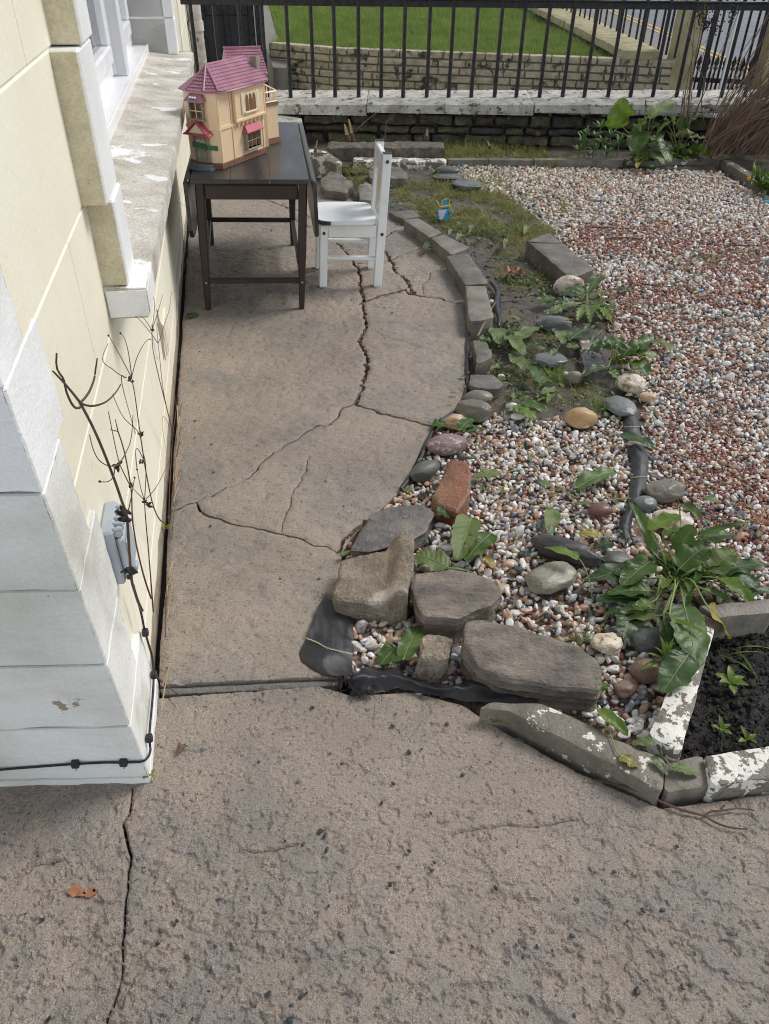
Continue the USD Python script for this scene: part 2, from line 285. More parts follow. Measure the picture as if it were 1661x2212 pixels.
m_chair = M("chipped_white_gloss", R((.72, .73, .70), (.79, .80, .78), (.82, .83, .82)), 6, 5, (.2, .4), (90, .12, .001), spots=[(75, .735, .02, (.07, .06, .055)), (16, .72, .1, (.55, .52, .40))])
m_chair_cream = M("yellowed_paint", R((.62, .59, .44), (.72, .70, .56)), 9, 5, (.2, .4), (90, .12, .001), spots=[(90, .72, .02, (.4, .36, .25))])
m_chip = M("bare_dark_wood", R((.02, .018, .02), (.06, .05, .05)), 60, 4, (.6, .8), (200, .4, .001))
m_iron = M("black_gloss_iron", R((.006, .006, .008), (.010, .010, .013), (.02, .022, .028)), 30, 5, (.22, .42), (60, .5, .003), spots=[(55, .68, .03, (.06, .035, .025)), (70, .72, .02, (.05, .08, .14))])
m_coping = M("flaking_white_coping", R((.26, .24, .19), (.50, .48, .42), (.68, .67, .62)), 8, 8, (.5, .8), (90, .8, .005), grain=(120, .6, 1.2), spots=[(22, .57, .06, (.09, .08, .06)), (7, .64, .02, (.15, .115, .09))])
m_rubble = [M(f"dark_rubble_stone_{w}", R(*c), 14, 8, (.45, .8), (60, 1.0, .012), grain=(120, .5, 1.4), spots=[(16, .60, .06, (.20, .175, .09))]) for w, c in
    (("grey", ((.020, .019, .018), (.05, .047, .04), (.11, .10, .08))), ("brown", ((.025, .019, .015), (.07, .055, .04), (.14, .11, .075))), ("mossy", ((.03, .03, .018), (.085, .08, .045), (.19, .17, .10))))]
m_nbrick = [M(f"cream_split_brick_{w}", R(*c), 16, 8, (.65, .9), (50, .9, .008), grain=(150, .65, 1.25), spots=[(13, th, .12, (.035, .032, .026))]) for w, c, th in
    (("pale", ((.27, .235, .16), (.44, .385, .27), (.54, .48, .36)), .56), ("sooty", ((.22, .19, .13), (.40, .35, .24), (.50, .44, .32)), .50), ("mid", ((.22, .195, .13), (.37, .325, .23), (.47, .42, .31)), .52))]
m_mortar = M("dark_mortar", R((.09, .08, .06), (.18, .16, .11)), 25, 5, (.8, .95), (90, .6, .004))
m_grass = M("lawn_grass", R((.085, .135, .028), (.145, .21, .050), (.23, .29, .09)), 3.5, 6, (.5, .7), None, transl=.35)
m_lawnsoil = M("lawn_floor", R((.035, .06, .012), (.06, .10, .02)), 10, 6, (.8, .9), (60, .8, .01))
m_weedgrass = M("trampled_grass", R((.085, .11, .022), (.18, .19, .05), (.34, .29, .13)), 7, 6, (.5, .75), None, transl=.25)
m_asphalt = M("wet_asphalt", R((.085, .09, .10), (.12, .125, .14)), 3, 6, (.35, .6), (200, .6, .004), grain=(200, .7, 1.3))
m_yellow = M("yellow_road_paint", R((.52, .30, .05), (.66, .42, .09)), 6, 5, (.5, .7), (120, .4, .002), spots=[(20, .62, .1, (.25, .2, .12))])
m_pave = M("grey_pavement", R((.14, .13, .115), (.22, .205, .18)), 4, 6, (.5, .8), (120, .6, .003), grain=(200, .7, 1.3))
m_post = M("lichen_stone_post", R((.24, .20, .10), (.38, .33, .18), (.47, .43, .28)), 6, 7, (.7, .9), (90, .7, .004), grain=(180, .75, 1.2), spots=[(9, .63, .1, (.20, .17, .06))])
m_panel = M("charcoal_panel", R((.010, .012, .016), (.017, .020, .025)), 5, 5, (.3, .5), (80, .1, .001))
m_pipe = M("peeling_drainpipe", R((.24, .19, .14), (.50, .46, .40), (.66, .64, .60)), 10, 7, (.4, .7), (90, .4, .002), spots=[(14, .62, .06, (.14, .10, .08))])
def stone_mat(name, a, b, c, scale=12, spots=None, bump=(140, .35, .002), rough=(.28, .55), grain=(300, .75, 1.25), stretch=None): return M(name, R(a, b, c), scale, 7, rough, bump, grain=grain, spots=spots, stretch=stretch)
m_kerb = stone_mat("mossy_concrete_kerb", (.10, .088, .07), (.19, .168, .135), (.27, .24, .195), 12, [(9, .62, .1, (.085, .08, .03))], (100, .7, .004), (.4, .75))
m_kerb_dark = stone_mat("damp_concrete_block", (.072, .062, .05), (.135, .117, .094), (.21, .18, .145), 12, [(9, .6, .1, (.07, .07, .03))], (100, .8, .005), (.3, .65))
m_kerb_white = stone_mat("kerb_with_flaked_paint", (.10, .088, .068), (.17, .15, .115), (.23, .20, .16), 12, [(22, .60, .012, (.66, .64, .55)), (80, .56, .03, (.14, .12, .09))], (100, .7, .004), (.4, .75))
m_kerb_paint = stone_mat("mostly_painted_kerb", (.10, .088, .068), (.17, .15, .115), (.23, .20, .16), 12, [(20, .49, .012, (.70, .68, .60)), (60, .55, .02, (.13, .11, .085))], (100, .7, .004), (.4, .75))
m_slate = stone_mat("layered_slate", (.045, .042, .040), (.13, .117, .105), (.24, .205, .17), 9, [(10, .62, .08, (.135, .085, .05))], (70, .8, .006), (.28, .6), stretch=(1, 1, 3.5))
m_slate_b = stone_mat("brown_slate", (.060, .050, .042), (.175, .145, .115), (.31, .25, .195), 9, [(8, .62, .1, (.15, .10, .065))], (60, 1.0, .008), (.32, .62), stretch=(1.0, 2.6, 3.5))
m_rubbleblock = stone_mat("rough_aggregate_block", (.10, .082, .06), (.22, .18, .13), (.33, .28, .21), 26, [(55, .66, .04, (.30, .27, .23))], (90, 1.0, .008), (.5, .8), (200, .55, 1.45))
m_lblock = stone_mat("limestained_concrete_block", (.11, .086, .062), (.20, .158, .115), (.29, .24, .18), 18, [(8, .60, .08, (.42, .37, .31)), (60, .68, .03, (.07, .065, .06))], (90, 1.0, .007), (.45, .75), (200, .6, 1.4))
m_redbrick = stone_mat("muddy_red_brick", (.13, .060, .036), (.25, .108, .064), (.34, .165, .10), 14, [(8, .50, .12, (.19, .145, .085)), (40, .68, .04, (.06, .05, .04))], (110, .9, .005), (.4, .7), (220, .6, 1.35))

def leafmat(name, a, b, c, spots=None, tl=.22, rough=(.28, .5)): return M(name, R(a, b, c), 16, 6, rough, (170, .5, .002), spots=spots, transl=tl, spec=.5)
m_leaf = leafmat("dock_leaf_green", (.026, .056, .010), (.060, .112, .020), (.115, .18, .038), [(40, .66, .05, (.055, .045, .02)), (70, .66, .05, (.015, .035, .012))])
m_leaf_l = leafmat("dock_leaf_light", (.065, .12, .014), (.12, .19, .025), (.19, .26, .05), [(22, .68, .06, (.10, .08, .03))], .3)
m_leaf_d = leafmat("dock_leaf_dark", (.018, .042, .012), (.040, .080, .022), (.070, .12, .034), [(18, .62, .06, (.05, .04, .02))])
m_leaf_p = leafmat("wilted_leaf_underside", (.075, .11, .030), (.13, .175, .055), (.20, .24, .10), [(18, .62, .08, (.09, .08, .03))], .2, (.45, .65))
m_leaf_y = leafmat("yellowing_leaf", (.16, .17, .03), (.28, .24, .05), (.36, .22, .06), [(20, .58, .08, (.16, .07, .025))], .2)
m_leaf_r = leafmat("rusty_leaf", (.12, .035, .018), (.22, .08, .035), (.30, .15, .06), [(20, .62, .08, (.06, .04, .02))], .15)
m_leaf_w = leafmat("wallflower_leaf", (.055, .12, .040), (.095, .18, .065), (.15, .25, .10), None, .25)
m_vein = M("leaf_midrib", R((.16, .22, .06), (.26, .32, .11)), 20, 3, (.4, .6), None, transl=.1)
m_vein_r = M("reddish_stalk", R((.16, .15, .05), (.24, .16, .07)), 20, 3, (.4, .6), None)
m_membrane = M("weed_membrane", R((.010, .010, .011), (.016, .016, .018), (.040, .036, .032)), 14, 5, (.22, .40), (520, .7, .0014), spec=.55)
m_thread = M("cream_thread", R((.50, .44, .26), (.66, .6, .4)), 50, 3, (.5, .7), None)

# ------------------------------------------------------------------ the ground
def plain(name, label, mesh, mat, smooth=False, kind="structure", attrs=None):
    path = uniq("/World", name); keys(put(path, mesh, mat, smooth, np.zeros(3), attrs), label=label, kind=kind); return path
def quad(x0, x1, y0, y1, z): return np.array([[x0, y0, z], [x1, y0, z], [x1, y1, z], [x0, y1, z]], float), np.array([[0, 1, 2], [0, 2, 3]])
plain("terrain", "flat ground under and around the whole place", quad(-80, 80, -60, 120, -.32), m_pave)

# garden subsoil: raised terrace inside the walls
plain("garden_soil", "dark damp subsoil under the path and the gravel garden", prism([(-3, -1.5), (3.2, -1.5), (3.2, 6.30), (-1.40, 6.30)], -.31, -.055), m_soil)

EDGE = [(1003, 850), (1009, 770), (1009, 700), (1003, 640), (985, 598), (965, 565), (930, 525), (885, 490), (850, 470), (800, 450), (752, 428), (700, 405)]
wl = [tuple(Ws(s, -.004 + .010 * meshkit.fbm(np.array([s * 11, 0, 0]), 4, 2), 0)[:2]) for s in np.arange(4.6, .235, -.035)]
p_up = xy([(345, 1480), (640, 1464), (735, 1462), (742, 1400), (744, 1312), (738, 1240), (737, 1195), (762, 1158), (805, 1118), (865, 1058), (905, 978), (935, 922), (988, 880)] + EDGE)
upper = Polygon(wl + [tuple(Ws(.235, .006, 0)[:2])] + p_up).buffer(0)
lower = Polygon([tuple(Ws(.205, -.02, 0)[:2]), tuple(Ws(0.02, -.03, 0)[:2]), (-2.2, .76), (-2.2, -1.2), (2.4, -1.2)] + [(2.4, .80)] + xy([(1661, 1712), (1430, 1745), (1250, 1668), (1100, 1585), (1000, 1522), (890, 1492), (760, 1502), (690, 1480)])).buffer(0)
strip = Polygon(xy([(343, 1484), (640, 1468), (735, 1466), (728, 1476), (640, 1483), (350, 1497)])).buffer(-.0005)

def crack(pts, w, amp, seed, w2=None, step=.018):
    p = jag(xy(pts), amp, seed, step); n = len(p) - 1; r = np.random.default_rng(seed + 1)
    ww = np.linspace(w, w if w2 is None else w2, n) * r.uniform(.55, 1.5, n)
    return unary_union([LineString(p[k:k + 2]).buffer(ww[k] / 2, quad_segs=2) for k in range(n)])
cracks_up = unary_union([
    crack([(350, 1106), (395, 1094), (425, 1086), (480, 1063), (530, 1035), (570, 1000), (600, 975), (650, 945), (690, 924), (718, 920), (740, 882), (768, 870)], .0052, .012, 3),
    crack([(768, 870), (785, 838), (795, 800), (799, 772), (780, 738), (795, 700), (788, 640), (775, 585), (764, 566)], .0125, .012, 4),
    crack([(764, 566), (745, 540), (720, 508), (690, 478), (650, 455), (600, 438), (550, 420)], .009, .012, 5),
    crack([(764, 872), (800, 885), (840, 898), (885, 908), (950, 925)], .0058, .009, 6),
    crack([(425, 1086), (432, 1106), (500, 1131), (560, 1142), (600, 1148), (660, 1164), (700, 1180), (735, 1192)], .0052, .010, 7),
    crack([(735, 1192), (752, 1165), (775, 1140), (810, 1110)], .010, .008, 8),
    crack([(672, 985), (660, 1020), (640, 1060), (622, 1105), (605, 1150)], .0022, .012, 9),
    crack([(778, 655), (830, 636), (880, 625), (893, 634), (940, 644), (975, 652), (1015, 655)], .010, .012, 10),
    crack([(893, 634), (870, 604), (850, 580), (842, 560)], .020, .012, 11, .012),
    crack([(842, 560), (828, 535), (812, 520), (790, 512), (752, 508), (722, 520)], .012, .012, 12),
    crack([(764, 566), (800, 570), (842, 560)], .007, .010, 13),
    crack([(812, 520), (850, 500), (885, 492)], .009, .010, 14),
    crack([(842, 560), (880, 548), (930, 530)], .008, .012, 15),
    crack([(722, 520), (760, 492), (800, 478), (840, 468)], .008, .012, 16),
    crack([(915, 638), (918, 610), (935, 590), (965, 575)], .0028, .010, 17)])
hair_up = [crack([(800, 715), (850, 728), (900, 752), (950, 760), (990, 772)], .0015, .012, 21), crack([(610, 438), (640, 475), (664, 490), (700, 500)], .003, .01, 22)]
cracks_lo = unary_union([
    crack([(287, 1700), (284, 1725), (280, 1752), (258, 1780), (263, 1800), (275, 1850), (270, 1900), (268, 1950), (262, 2040), (262, 2090), (242, 2165), (215, 2230), (150, 2330)], .0036, .004, 31),
    ])
hair_lo = [crack([(500, 1846), (580, 1834), (640, 1826)], .0008, .006, 32), crack([(980, 1797), (1080, 1790), (1140, 1784), (1245, 1770)], .0008, .007, 36), crack([(30, 1882), (90, 1872), (150, 1865)], .0008, .008, 33)]
def segdist(P, polys):
    if not polys: return np.full(len(P), 9.0)
    g = unary_union(polys); return shapely.distance(g, shapely.points(P[:, 0], P[:, 1]))
def concrete_relief(seed, hair, rugged):
    def skin(x, y):
        n = fb(x + seed, y, 6.5, 5, seed) * .6 + fb(x, y, 22, 4, seed + 1) * .4
        return np.clip((n - .50) / .05, 0, 1)
    def st(n, c, w): return np.clip((n - c) / w, 0, 1)
    def zf(x, y):
        sk = skin(x, y); rg = rugged(x, y); wx, wy = x + .02 * (fb(x, y, 14, 3, seed + 8) - .5), y + .02 * (fb(x, y, 14, 3, seed + 9) - .5)
        z = .0035 * (fb(x, y, 2.0, 3, seed + 2) - .5) + rg * (.0022 * sk + .0060 * st(fb(wx, wy * 1.3, 13, 4, seed + 3), .47, .025) * .8 + .0045 * st(fb(wx, wy * 1.5, 32, 4, seed + 13), .47, .025) + .0055 * (fb(x, y, 60, 3, seed + 4) - .5)) - rg * .006
        pit = np.clip((fb(x, y, 60, 3, seed + 6) - .63) / .05, 0, 1); z -= .0050 * pit * (.45 + .6 * rg)
        return z
    return skin, zf
sk_u, z_u = concrete_relief(1, hair_up, lambda x, y: .30 + .25 * fb(x, y, 1.3, 3, 91))
sk_l, z_l = concrete_relief(5, hair_lo, lambda x, y: np.clip(.26 + .55 * np.clip((.86 - y) / .30, 0, 1) * (.45 + fb(x, y, 2.5, 3, 92)), .26, .80))
path_root = UsdGeom.Xform.Define(stage, "/World/concrete_path"); keys(path_root.GetPrim(), label="cracked tan and grey concrete path beside the house", kind="structure")
def slabs(poly, cracks, res, skf, zf, seed):
    for g in sorted([g for g in getattr(poly.difference(cracks), "geoms", [poly.difference(cracks)]) if g.area > .0004], key=lambda g: -g.area):
        g = g.simplify(.0008); r = np.random.default_rng(int(g.area * 1e5)); tx, ty, dz = r.normal(0, .004, 3) if g.area < .5 else (0, 0, 0); cx, cy = g.centroid.coords[0]
        yy0 = g.bounds[1]; rs = res if g.area > .02 else res * .8
        mesh = sheet(g, rs, lambda x, y: zf(x, y) + tx * (x - cx) + ty * (y - cy) + dz * .6, .05, seed, edge_drop=.0035)
        v = mesh[0]; keys(put(uniq("/World/concrete_path", "slab"), mesh, m_path, res > .006, np.zeros(3), {"skin": skf(v[:, 0], v[:, 1])}))
far_box = shapely.box(-3, 2.3, 3, 8)
slabs(upper, unary_union([cracks_up] + hair_up), .0080, sk_u, z_u, 2)
slabs(lower.intersection(shapely.box(-1.1, .2, 1.6, 3)), unary_union([cracks_lo] + hair_lo), .0042, sk_l, z_l, 3)
rest = lower.difference(shapely.box(-1.1, .2, 1.6, 3)).buffer(-.001)
for g in getattr(rest, "geoms", [rest]):
    ms = sheet(g, .03, z_l, .05, 4); keys(put(uniq("/World/concrete_path", "slab"), ms, m_path, True, np.zeros(3), {"skin": sk_l(ms[0][:, 0], ms[0][:, 1])}))
ms = sheet(strip, .005, lambda x, y: -.004 + .006 * (fb(x * .4, y * 2, 60, 3, 8) - .5), .05, 5); keys(put("/World/concrete_path/joint_strip", ms, m_strip, True, np.zeros(3), {"skin": ms[0][:, 0] * 0 + 1}), label="grey mortar strip across the joint of the path")

m_grit = M("crack_grit", R((.05, .035, .025), (.20, .12, .07), (.36, .25, .17)), 60, 4, (.6, .9), (200, .6, .002))
def grit(poly, n, seed, s0, s1):
    r = np.random.default_rng(seed); p = scatter(poly, math.sqrt(poly.area / n), seed); return [rock([q[0], q[1], r.uniform(-.022, -.004)], *(r.uniform(s0, s1) * np.array([1, .8, .7])), r.uniform(0, 3), int(r.integers(40)), 1, .22) for q in p]
keys(put("/World/concrete_path/crack_grit", cat(grit(cracks_up.buffer(.001), 900, 5, .002, .006) + grit(cracks_lo, 120, 6, .0012, .0025)), m_grit, False, np.zeros(3)), kind="stuff", label="loose grit lodged in the cracks of the path")

# muddy ground between the edging blocks and the gravel
mud = Polygon(xy([(690, 410), (760, 395), (850, 340), (960, 330), (1010, 338), (1080, 350), (1110, 400), (1190, 480), (1290, 590), (1310, 690), (1345, 790), (1400, 850), (1390, 905), (1300, 905), (1180, 905), (1080, 900), (1010, 905), (985, 890), (1008, 850), (1015, 700), (1005, 640), (970, 565), (930, 525), (880, 485), (800, 450)])).buffer(.03)
def mud_z(x, y): return -.014 + .034 * (fb(x, y, 4.5, 4, 51) - .5) + .014 * (fb(x, y, 25, 4, 52) - .5)
ms = sheet(mud.difference(upper.buffer(.004)), .014, mud_z, .05, 6); plain("bare_earth", "bare wet earth between the curved edging and the gravel", ms, m_soil, True)
back_bed = Polygon([(-1.3, 5.3), (.1, 5.45), (1.0, 5.62), (2.30, 5.46), (2.55, 4.6), (3.1, 4.4), (3.15, 6.22), (-1.35, 6.22)])
ms = sheet(back_bed, .03, lambda x, y: -.01 + .05 * (fb(x, y, 4, 4, 53) - .5) - .02 * np.clip((y - 5.7) / .5, 0, 1), .05, 7); plain("flower_bed", "dark planting bed along the foot of the low wall", ms, m_soil, True)

# ------------------------------------------------------------------ the house front
house = Thing("house", "cream rendered house front with white corner stones, window and deep sill", "house")
CO = [0.02, 0.19, 0.365, 0.54, 0.72, 0.875, 1.05, 1.225, 1.40, 1.6, 1.8, 2.0, 2.2, 2.4, 2.6]
def cs(z): return -.087 * z if z < 1.1 else -.087 * 1.1
def co(z): return -.012 * z / .87 if z < 1.1 else -.015
def stack(parent_name, mesh, mat, **k): return house.add(parent_name, mesh, mat, **k)
S_END = 12.0
# cream wall as ashlar blocks round the window opening
WIN0, WIN1, WZ0, WZ1 = .80, 3.93, .66, 2.35
house.add("wall_core", wallm(cat([box(.10, WIN0, -.35, -.0185, -.3, 2.6, .001), box(WIN1, S_END, -.35, -.0185, -.3, 2.6, .001), box(WIN0, WIN1, -.35, -.0185, -.3, WZ0 - .03, .001), box(WIN0, WIN1, -.35, -.0185, WZ1, 2.6, .001)])), m_joint)
zs = [-.05, .10, .35, .62, .87, 1.12, 1.37, 1.62, 1.87, 2.12, 2.37, 2.6]
r = np.random.default_rng(3)
for k in range(len(zs) - 1):
    z0, z1 = zs[k] + .0015, zs[k + 1] - .0015; s = .03 - (.25 if k % 2 else 0)
    segs = [(.03, S_END)] if z1 < WZ0 - .02 else ([(.02, .70), (4.02, S_END)])
    for a, b in segs:
        x = a
        while x < b - .05:
            x1 = min(b, x + (.62 if x > a else (.42 if k % 2 else .68)))
            if b - x1 < .15: x1 = b
            if x < 9.5: house.add("wall_block", wallm(box(x + .001, x1 - .001, -.03, -.0155, z0, z1, .0022)), m_cream)
            x = x1
# white corner stones: solid blocks with a slightly leaning arris
FD = np.array([-.9986, -.0535, 0.0])
QE = {0: .24, 1: .215, 2: .125, 3: .145, 4: .075, 5: .12, 6: .045, 7: .13, 8: .06, 9: .13, 10: .06, 11: .13, 12: .06, 13: .13}
for k in range(-1, len(CO) - 1):
    z0, z1 = (-.05 if k < 0 else CO[k] + .0008), CO[k + 1] - .0008
    e = QE.get(k + 1, .1); g = .0025
    corner = lambda z, dx=0, dy=0: Ws(cs(z) + dy, co(z) + dx, z)
    P8 = []
    for z, ins in ((z0, g), (z0 + g, 0), (z1 - g, 0), (z1, g)):
        c0 = Ws(cs(z), co(z), z); cE = Ws(e, co(z), z)
        for q in (c0 + (-WN * g + (WD * ins)), c0 + WD * g - WN * ins, cE - WD * ins - WN * ins, cE - WN * .09 - WD * ins, c0 + FD * .9 + WD * ins, c0 + FD * .9 + WD * .2): P8.append(q)
    hm = trimesh.Trimesh(*hull(P8), process=False); hv, hf = trimesh.remesh.subdivide_to_size(hm.vertices, hm.faces, .035, max_iter=12); hm = trimesh.Trimesh(hv, hf); hm.merge_vertices(); hv = np.array(hm.vertices)
    hv = hv + np.array(hm.vertex_normals) * ((meshkit.fbm(hv * 22, 3, 4) - .5) * .0065)[:, None]
    house.add("corner_stone", (hv, np.array(hm.faces)), m_white_stain if k < 4 else m_white, smooth=38)
# window surround: staggered white stones, near side; their returns are mossy
for k in range(len(zs) - 1):
    z0, z1 = zs[k] + .001, zs[k + 1] - .001
    if z1 < WZ0: continue
    z0 = max(z0, WZ0 + .045); s0 = .665 if k % 2 else .625; d = .035 if k % 2 else .030
    i = house.add("window_surround_stone", wallm(box(s0 + .004, .80, -.20, d, z0, z1, .004)), m_white)
    house.add("mossy_return", wallm(box(s0, s0 + .0035, -.03, d - .003, z0 + .002, z1 - .002, .0012)), m_cream_dirty, parent=i)
    house.add("window_surround_stone", wallm(box(3.93, 4.09 if k % 2 else 4.05, -.20, .03, z0, z1, .004)), m_white)
# sill: a long weathered slab with a slightly flared front edge and a broken drip underneath
def sill_mesh():
    n = 150; s = np.linspace(.655, 4.06, n); prof = [(-.13, .722), (-.10, .719), (-.05, .712), (.0, .706), (.05, .701), (1.0, .699), (1.012, .693), (1.012, .672), (1.0, .648), (.9, .640), (.3, .642), (-.2, .644)]
    V = []
    for i, a in enumerate(s):
        fl = .066 + .036 * np.clip((a - .66) / 3.4, 0, 1)
        for j, (o, z) in enumerate(prof):
            off = o * fl if o > .2 else (o if o < .2 else o)
            w = (meshkit.fbm(np.array([a * 14, j * .6, 2.0]), 3, 5) - .5) * (.006 if j in (5, 6, 7, 8) else .003)
            chip = -.012 * max(0, meshkit.noise(np.array([a * 22, 1.0, 9.0])) - .62) if j in (8, 9) else 0
            V.append((a, off + w * .5, z + w * .5 + chip * -1))
    m = len(prof); F = []
    for i in range(n - 1):
        for j in range(m):
            k = (j + 1) % m; F += [[i * m + j, (i + 1) * m + j, (i + 1) * m + k], [i * m + j, (i + 1) * m + k, i * m + k]]
    for base, rev in ((0, 1), ((n - 1) * m, 0)):
        for j in range(1, m - 1): F.append([base, base + j, base + j + 1][::1 if rev else -1])
    return np.array(V), np.array(F)
sm = sill_mesh(); i_sill = house.add("window_sill", wallm((sm[0], sm[1][:, ::-1])), m_sill, smooth=35)
house.add("painted_end", wallm(box(.6525, .6545, -.012, .0655, .645, .70, .0006)), m_white, parent=i_sill)
house.add("painted_patch", wallm(cat([box(.657, .79, .012, .066, .7005, .7035, .001), box(.657, .80, .0665, .0685, .655, .697, .0006)])), m_white, parent=i_sill)
for sx in np.arange(1.0, 3.9, .42): house.add("sill_joint", wallm(box(sx, sx + .006, -.10, .05, .7165, .7195, .0008)), m_white, parent=i_sill) if False else None
# the window: plastic sill board, frame, three lights with panes
wnd = house.add("window", wallm(cat([box(.78, 3.93, -.215, -.12, .724, .752, .004), box(.78, 3.93, -.245, -.215, .70, 1.0, .002) if False else box(.78, 3.93, -.124, -.116, .715, .758, .003)])), m_upvc, label="white plastic window frame")
house.add("frame", wallm(cat([box(.80, 3.93, -.255, -.195, .752, .80, .006), box(.80, .86, -.255, -.195, .80, 2.3, .006), box(3.87, 3.93, -.255, -.195, .80, 2.3, .006), box(.80, 3.93, -.255, -.195, 2.29, 2.35, .006)])), m_upvc, parent=wnd)
for sx in (2.96,):
    house.add("mullion", wallm(cat([box(sx - .035, sx + .035, -.255, -.135, .752, 2.3, .006), box(sx - .05, sx - .035, -.24, -.19, .80, 2.3, .004), box(sx + .035, sx + .05, -.24, -.19, .80, 2.3, .004)])), m_upvc, parent=wnd)
    house.add("inner_bead", wallm(box(sx - .0365, sx - .0355, -.182, -.145, .76, 1.35, .0004)), m_ivory, parent=wnd)
for a, b in ((.86, 2.91), (3.01, 3.87)):
    house.add("sash", wallm(cat([box(a, b, -.25, -.185, .80, .868, .008), box(a, a + .05, -.25, -.185, .868, 2.28, .008), box(b - .05, b, -.25, -.185, .868, 2.28, .008), box(a, b, -.25, -.185, 2.22, 2.29, .008)])), m_upvc, parent=wnd)
    house.add("pane", wallm(box(a + .05, b - .05, -.224, -.218, .868, 2.22, .001)), m_glass, parent=wnd)
    house.add("curtain", wallm(cat([box(x, x + .052, -.42 - .02 * (i % 2), -.40 - .02 * (i % 2), .80, 2.3, .006) for i, x in enumerate(np.arange(a + .02, b - .05, .055)) if i % 9 < 5])), m_blind, parent=wnd)
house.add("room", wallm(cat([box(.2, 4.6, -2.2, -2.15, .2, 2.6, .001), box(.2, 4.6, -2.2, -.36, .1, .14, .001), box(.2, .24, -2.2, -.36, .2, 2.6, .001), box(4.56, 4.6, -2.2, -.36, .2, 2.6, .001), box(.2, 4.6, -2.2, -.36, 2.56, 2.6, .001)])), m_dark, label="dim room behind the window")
# bare patches of lost paint and a small air vent low on the wall
for s, z, a in ((1.46, .235, .045), (1.28, .30, .03)):
    pp = [(s + a * math.cos(t) * (1 + .35 * math.sin(3 * t + s)), z + 1.7 * a * math.sin(t) * (1 + .25 * math.cos(5 * t))) for t in np.linspace(0, 2 * math.pi, 22)[:-1]]
    v, f = prism(pp, 0, .0016); house.add("bare_patch", wallm((np.column_stack([v[:, 0], v[:, 2] - .0156, v[:, 1]]), f)), m_bare if a > .04 else m_joint, label="patch of lost paint")
v, f = cat([box(1.52, 1.66, -.0155, -.009, .14, .25, .002)] + [box(1.53 + .02 * q, 1.54 + .02 * q, -.009, -.006, .15, .24, .001) for q in range(6)]); house.add("air_vent", wallm((v, f)), m_cream)
# the wall's lower margin: flaked render showing grey
pts = [(s, .012 + .035 * meshkit.fbm(np.array([s * 9, 0, 0]), 4, 3)) for s in np.linspace(.25, 5, 160)]
v, f = prism([(.25, -.05)] + pts + [(5, -.05)], 0, .0018); house.add("flaked_skirt", wallm((np.column_stack([v[:, 0], v[:, 2] - .0158, v[:, 1]]), f)), m_bare, label="grey margin where the paint has flaked off")
# drainpipe at the far end of the front, seen through the railings
pz = [Ws(7.05, .05, 2.2), Ws(7.05, .05, .75), Ws(7.07, .05, .55), Ws(7.07, .06, -.28)]
dp = house.add("drainpipe", tube(pz, .062, 12), m_pipe, smooth=40)
house.add("pipe_collar", cat([tube([Ws(7.05, .05, z), Ws(7.05, .05, z + .07)], .072, 12) for z in (.50, 1.5)]), m_pipe, parent=dp, smooth=40)
house.done()

# next door's plain front and its dark tall panel
nb = Thing("neighbour_wall", "cream wall strip of the house next door beyond the railings", "wall")
nb.add("wall_face", wallm(box(8.25, 14, -.3, .10, -.3, 2.6, .01)), m_cream); nb.add("pilaster", wallm(box(8.6, 9.0, .102, .14, -.3, 2.6, .006)), m_white)
nb.add("gutter_gap", wallm(box(8.42, 8.5, .1015, .112, -.3, 2.6, .002)), m_iron); nb.add("down_strip", wallm(box(8.27, 8.33, .1015, .125, -.3, 2.6, .004)), m_iron); nb.done()
pn = Thing("tall_panel_gate", "tall charcoal panelled gate beside the neighbouring house, behind the railings", "gate")
pa, pb = np.array([-1.80, 8.46, 0]), np.array([-1.33, 8.60, 0]); pd = (pb - pa) / np.linalg.norm(pb - pa); pnn = np.array([pd[1], -pd[0], 0])
def pl(x0, x1, d0, d1, z0, z1, c=.006): return xf(box(x0, x1, d0, d1, z0, z1, c), pa, pd, pnn)
pn.add("panel_board", pl(0.02, .47, 0, .02, -.28, 1.9), m_panel)
for x in (.0, .22, .45): pn.add("stile", pl(x, x + .05, .021, .045, -.3, 1.92), m_iron)
for z in (-.27, .55, 1.8): pn.add("cross_rail", pl(.05, .45, .0205, .038, z, z + .09), m_iron)
pn.add("gate_post", pl(.51, .58, -.03, .05, -.3, 2.0), m_iron); pn.done()

# ------------------------------------------------------------------ low rubble wall with coping, and the railings on it
cz = lambda x: .176 + .0167 * x
lw = Thing("low_boundary_wall", "low dark rubble wall under a flaking white coping, carrying the railings", "wall")
lw.add("wall_core", box(-1.45, 3.2, 6.27, 6.52, -.3, .12, .004), m_mortar)
cuts = [-1.46, -.18, 1.02, 2.18, 3.25]
for a, b in zip(cuts[:-1], cuts[1:]):
    P = Polygon([(a + .002, 6.150), (b - .002, 6.150), (b - .002, 6.60), (a + .002, 6.60)])
    ms = chunk(list(P.exterior.coords)[:-1], lambda x, y: cz(x) + .078 - .012 * (6.4 - y) / .25, cz((a + b) / 2), int(a * 10) + 40, 6, .006, topf=lambda x, y: (fb(x, y, 18, 4, 9) - .5) * .012, res=.022, edge=.007)
    lw.add("coping_stone", ms, m_coping, smooth=45)
r = np.random.default_rng(11); z = -.10; row = 0
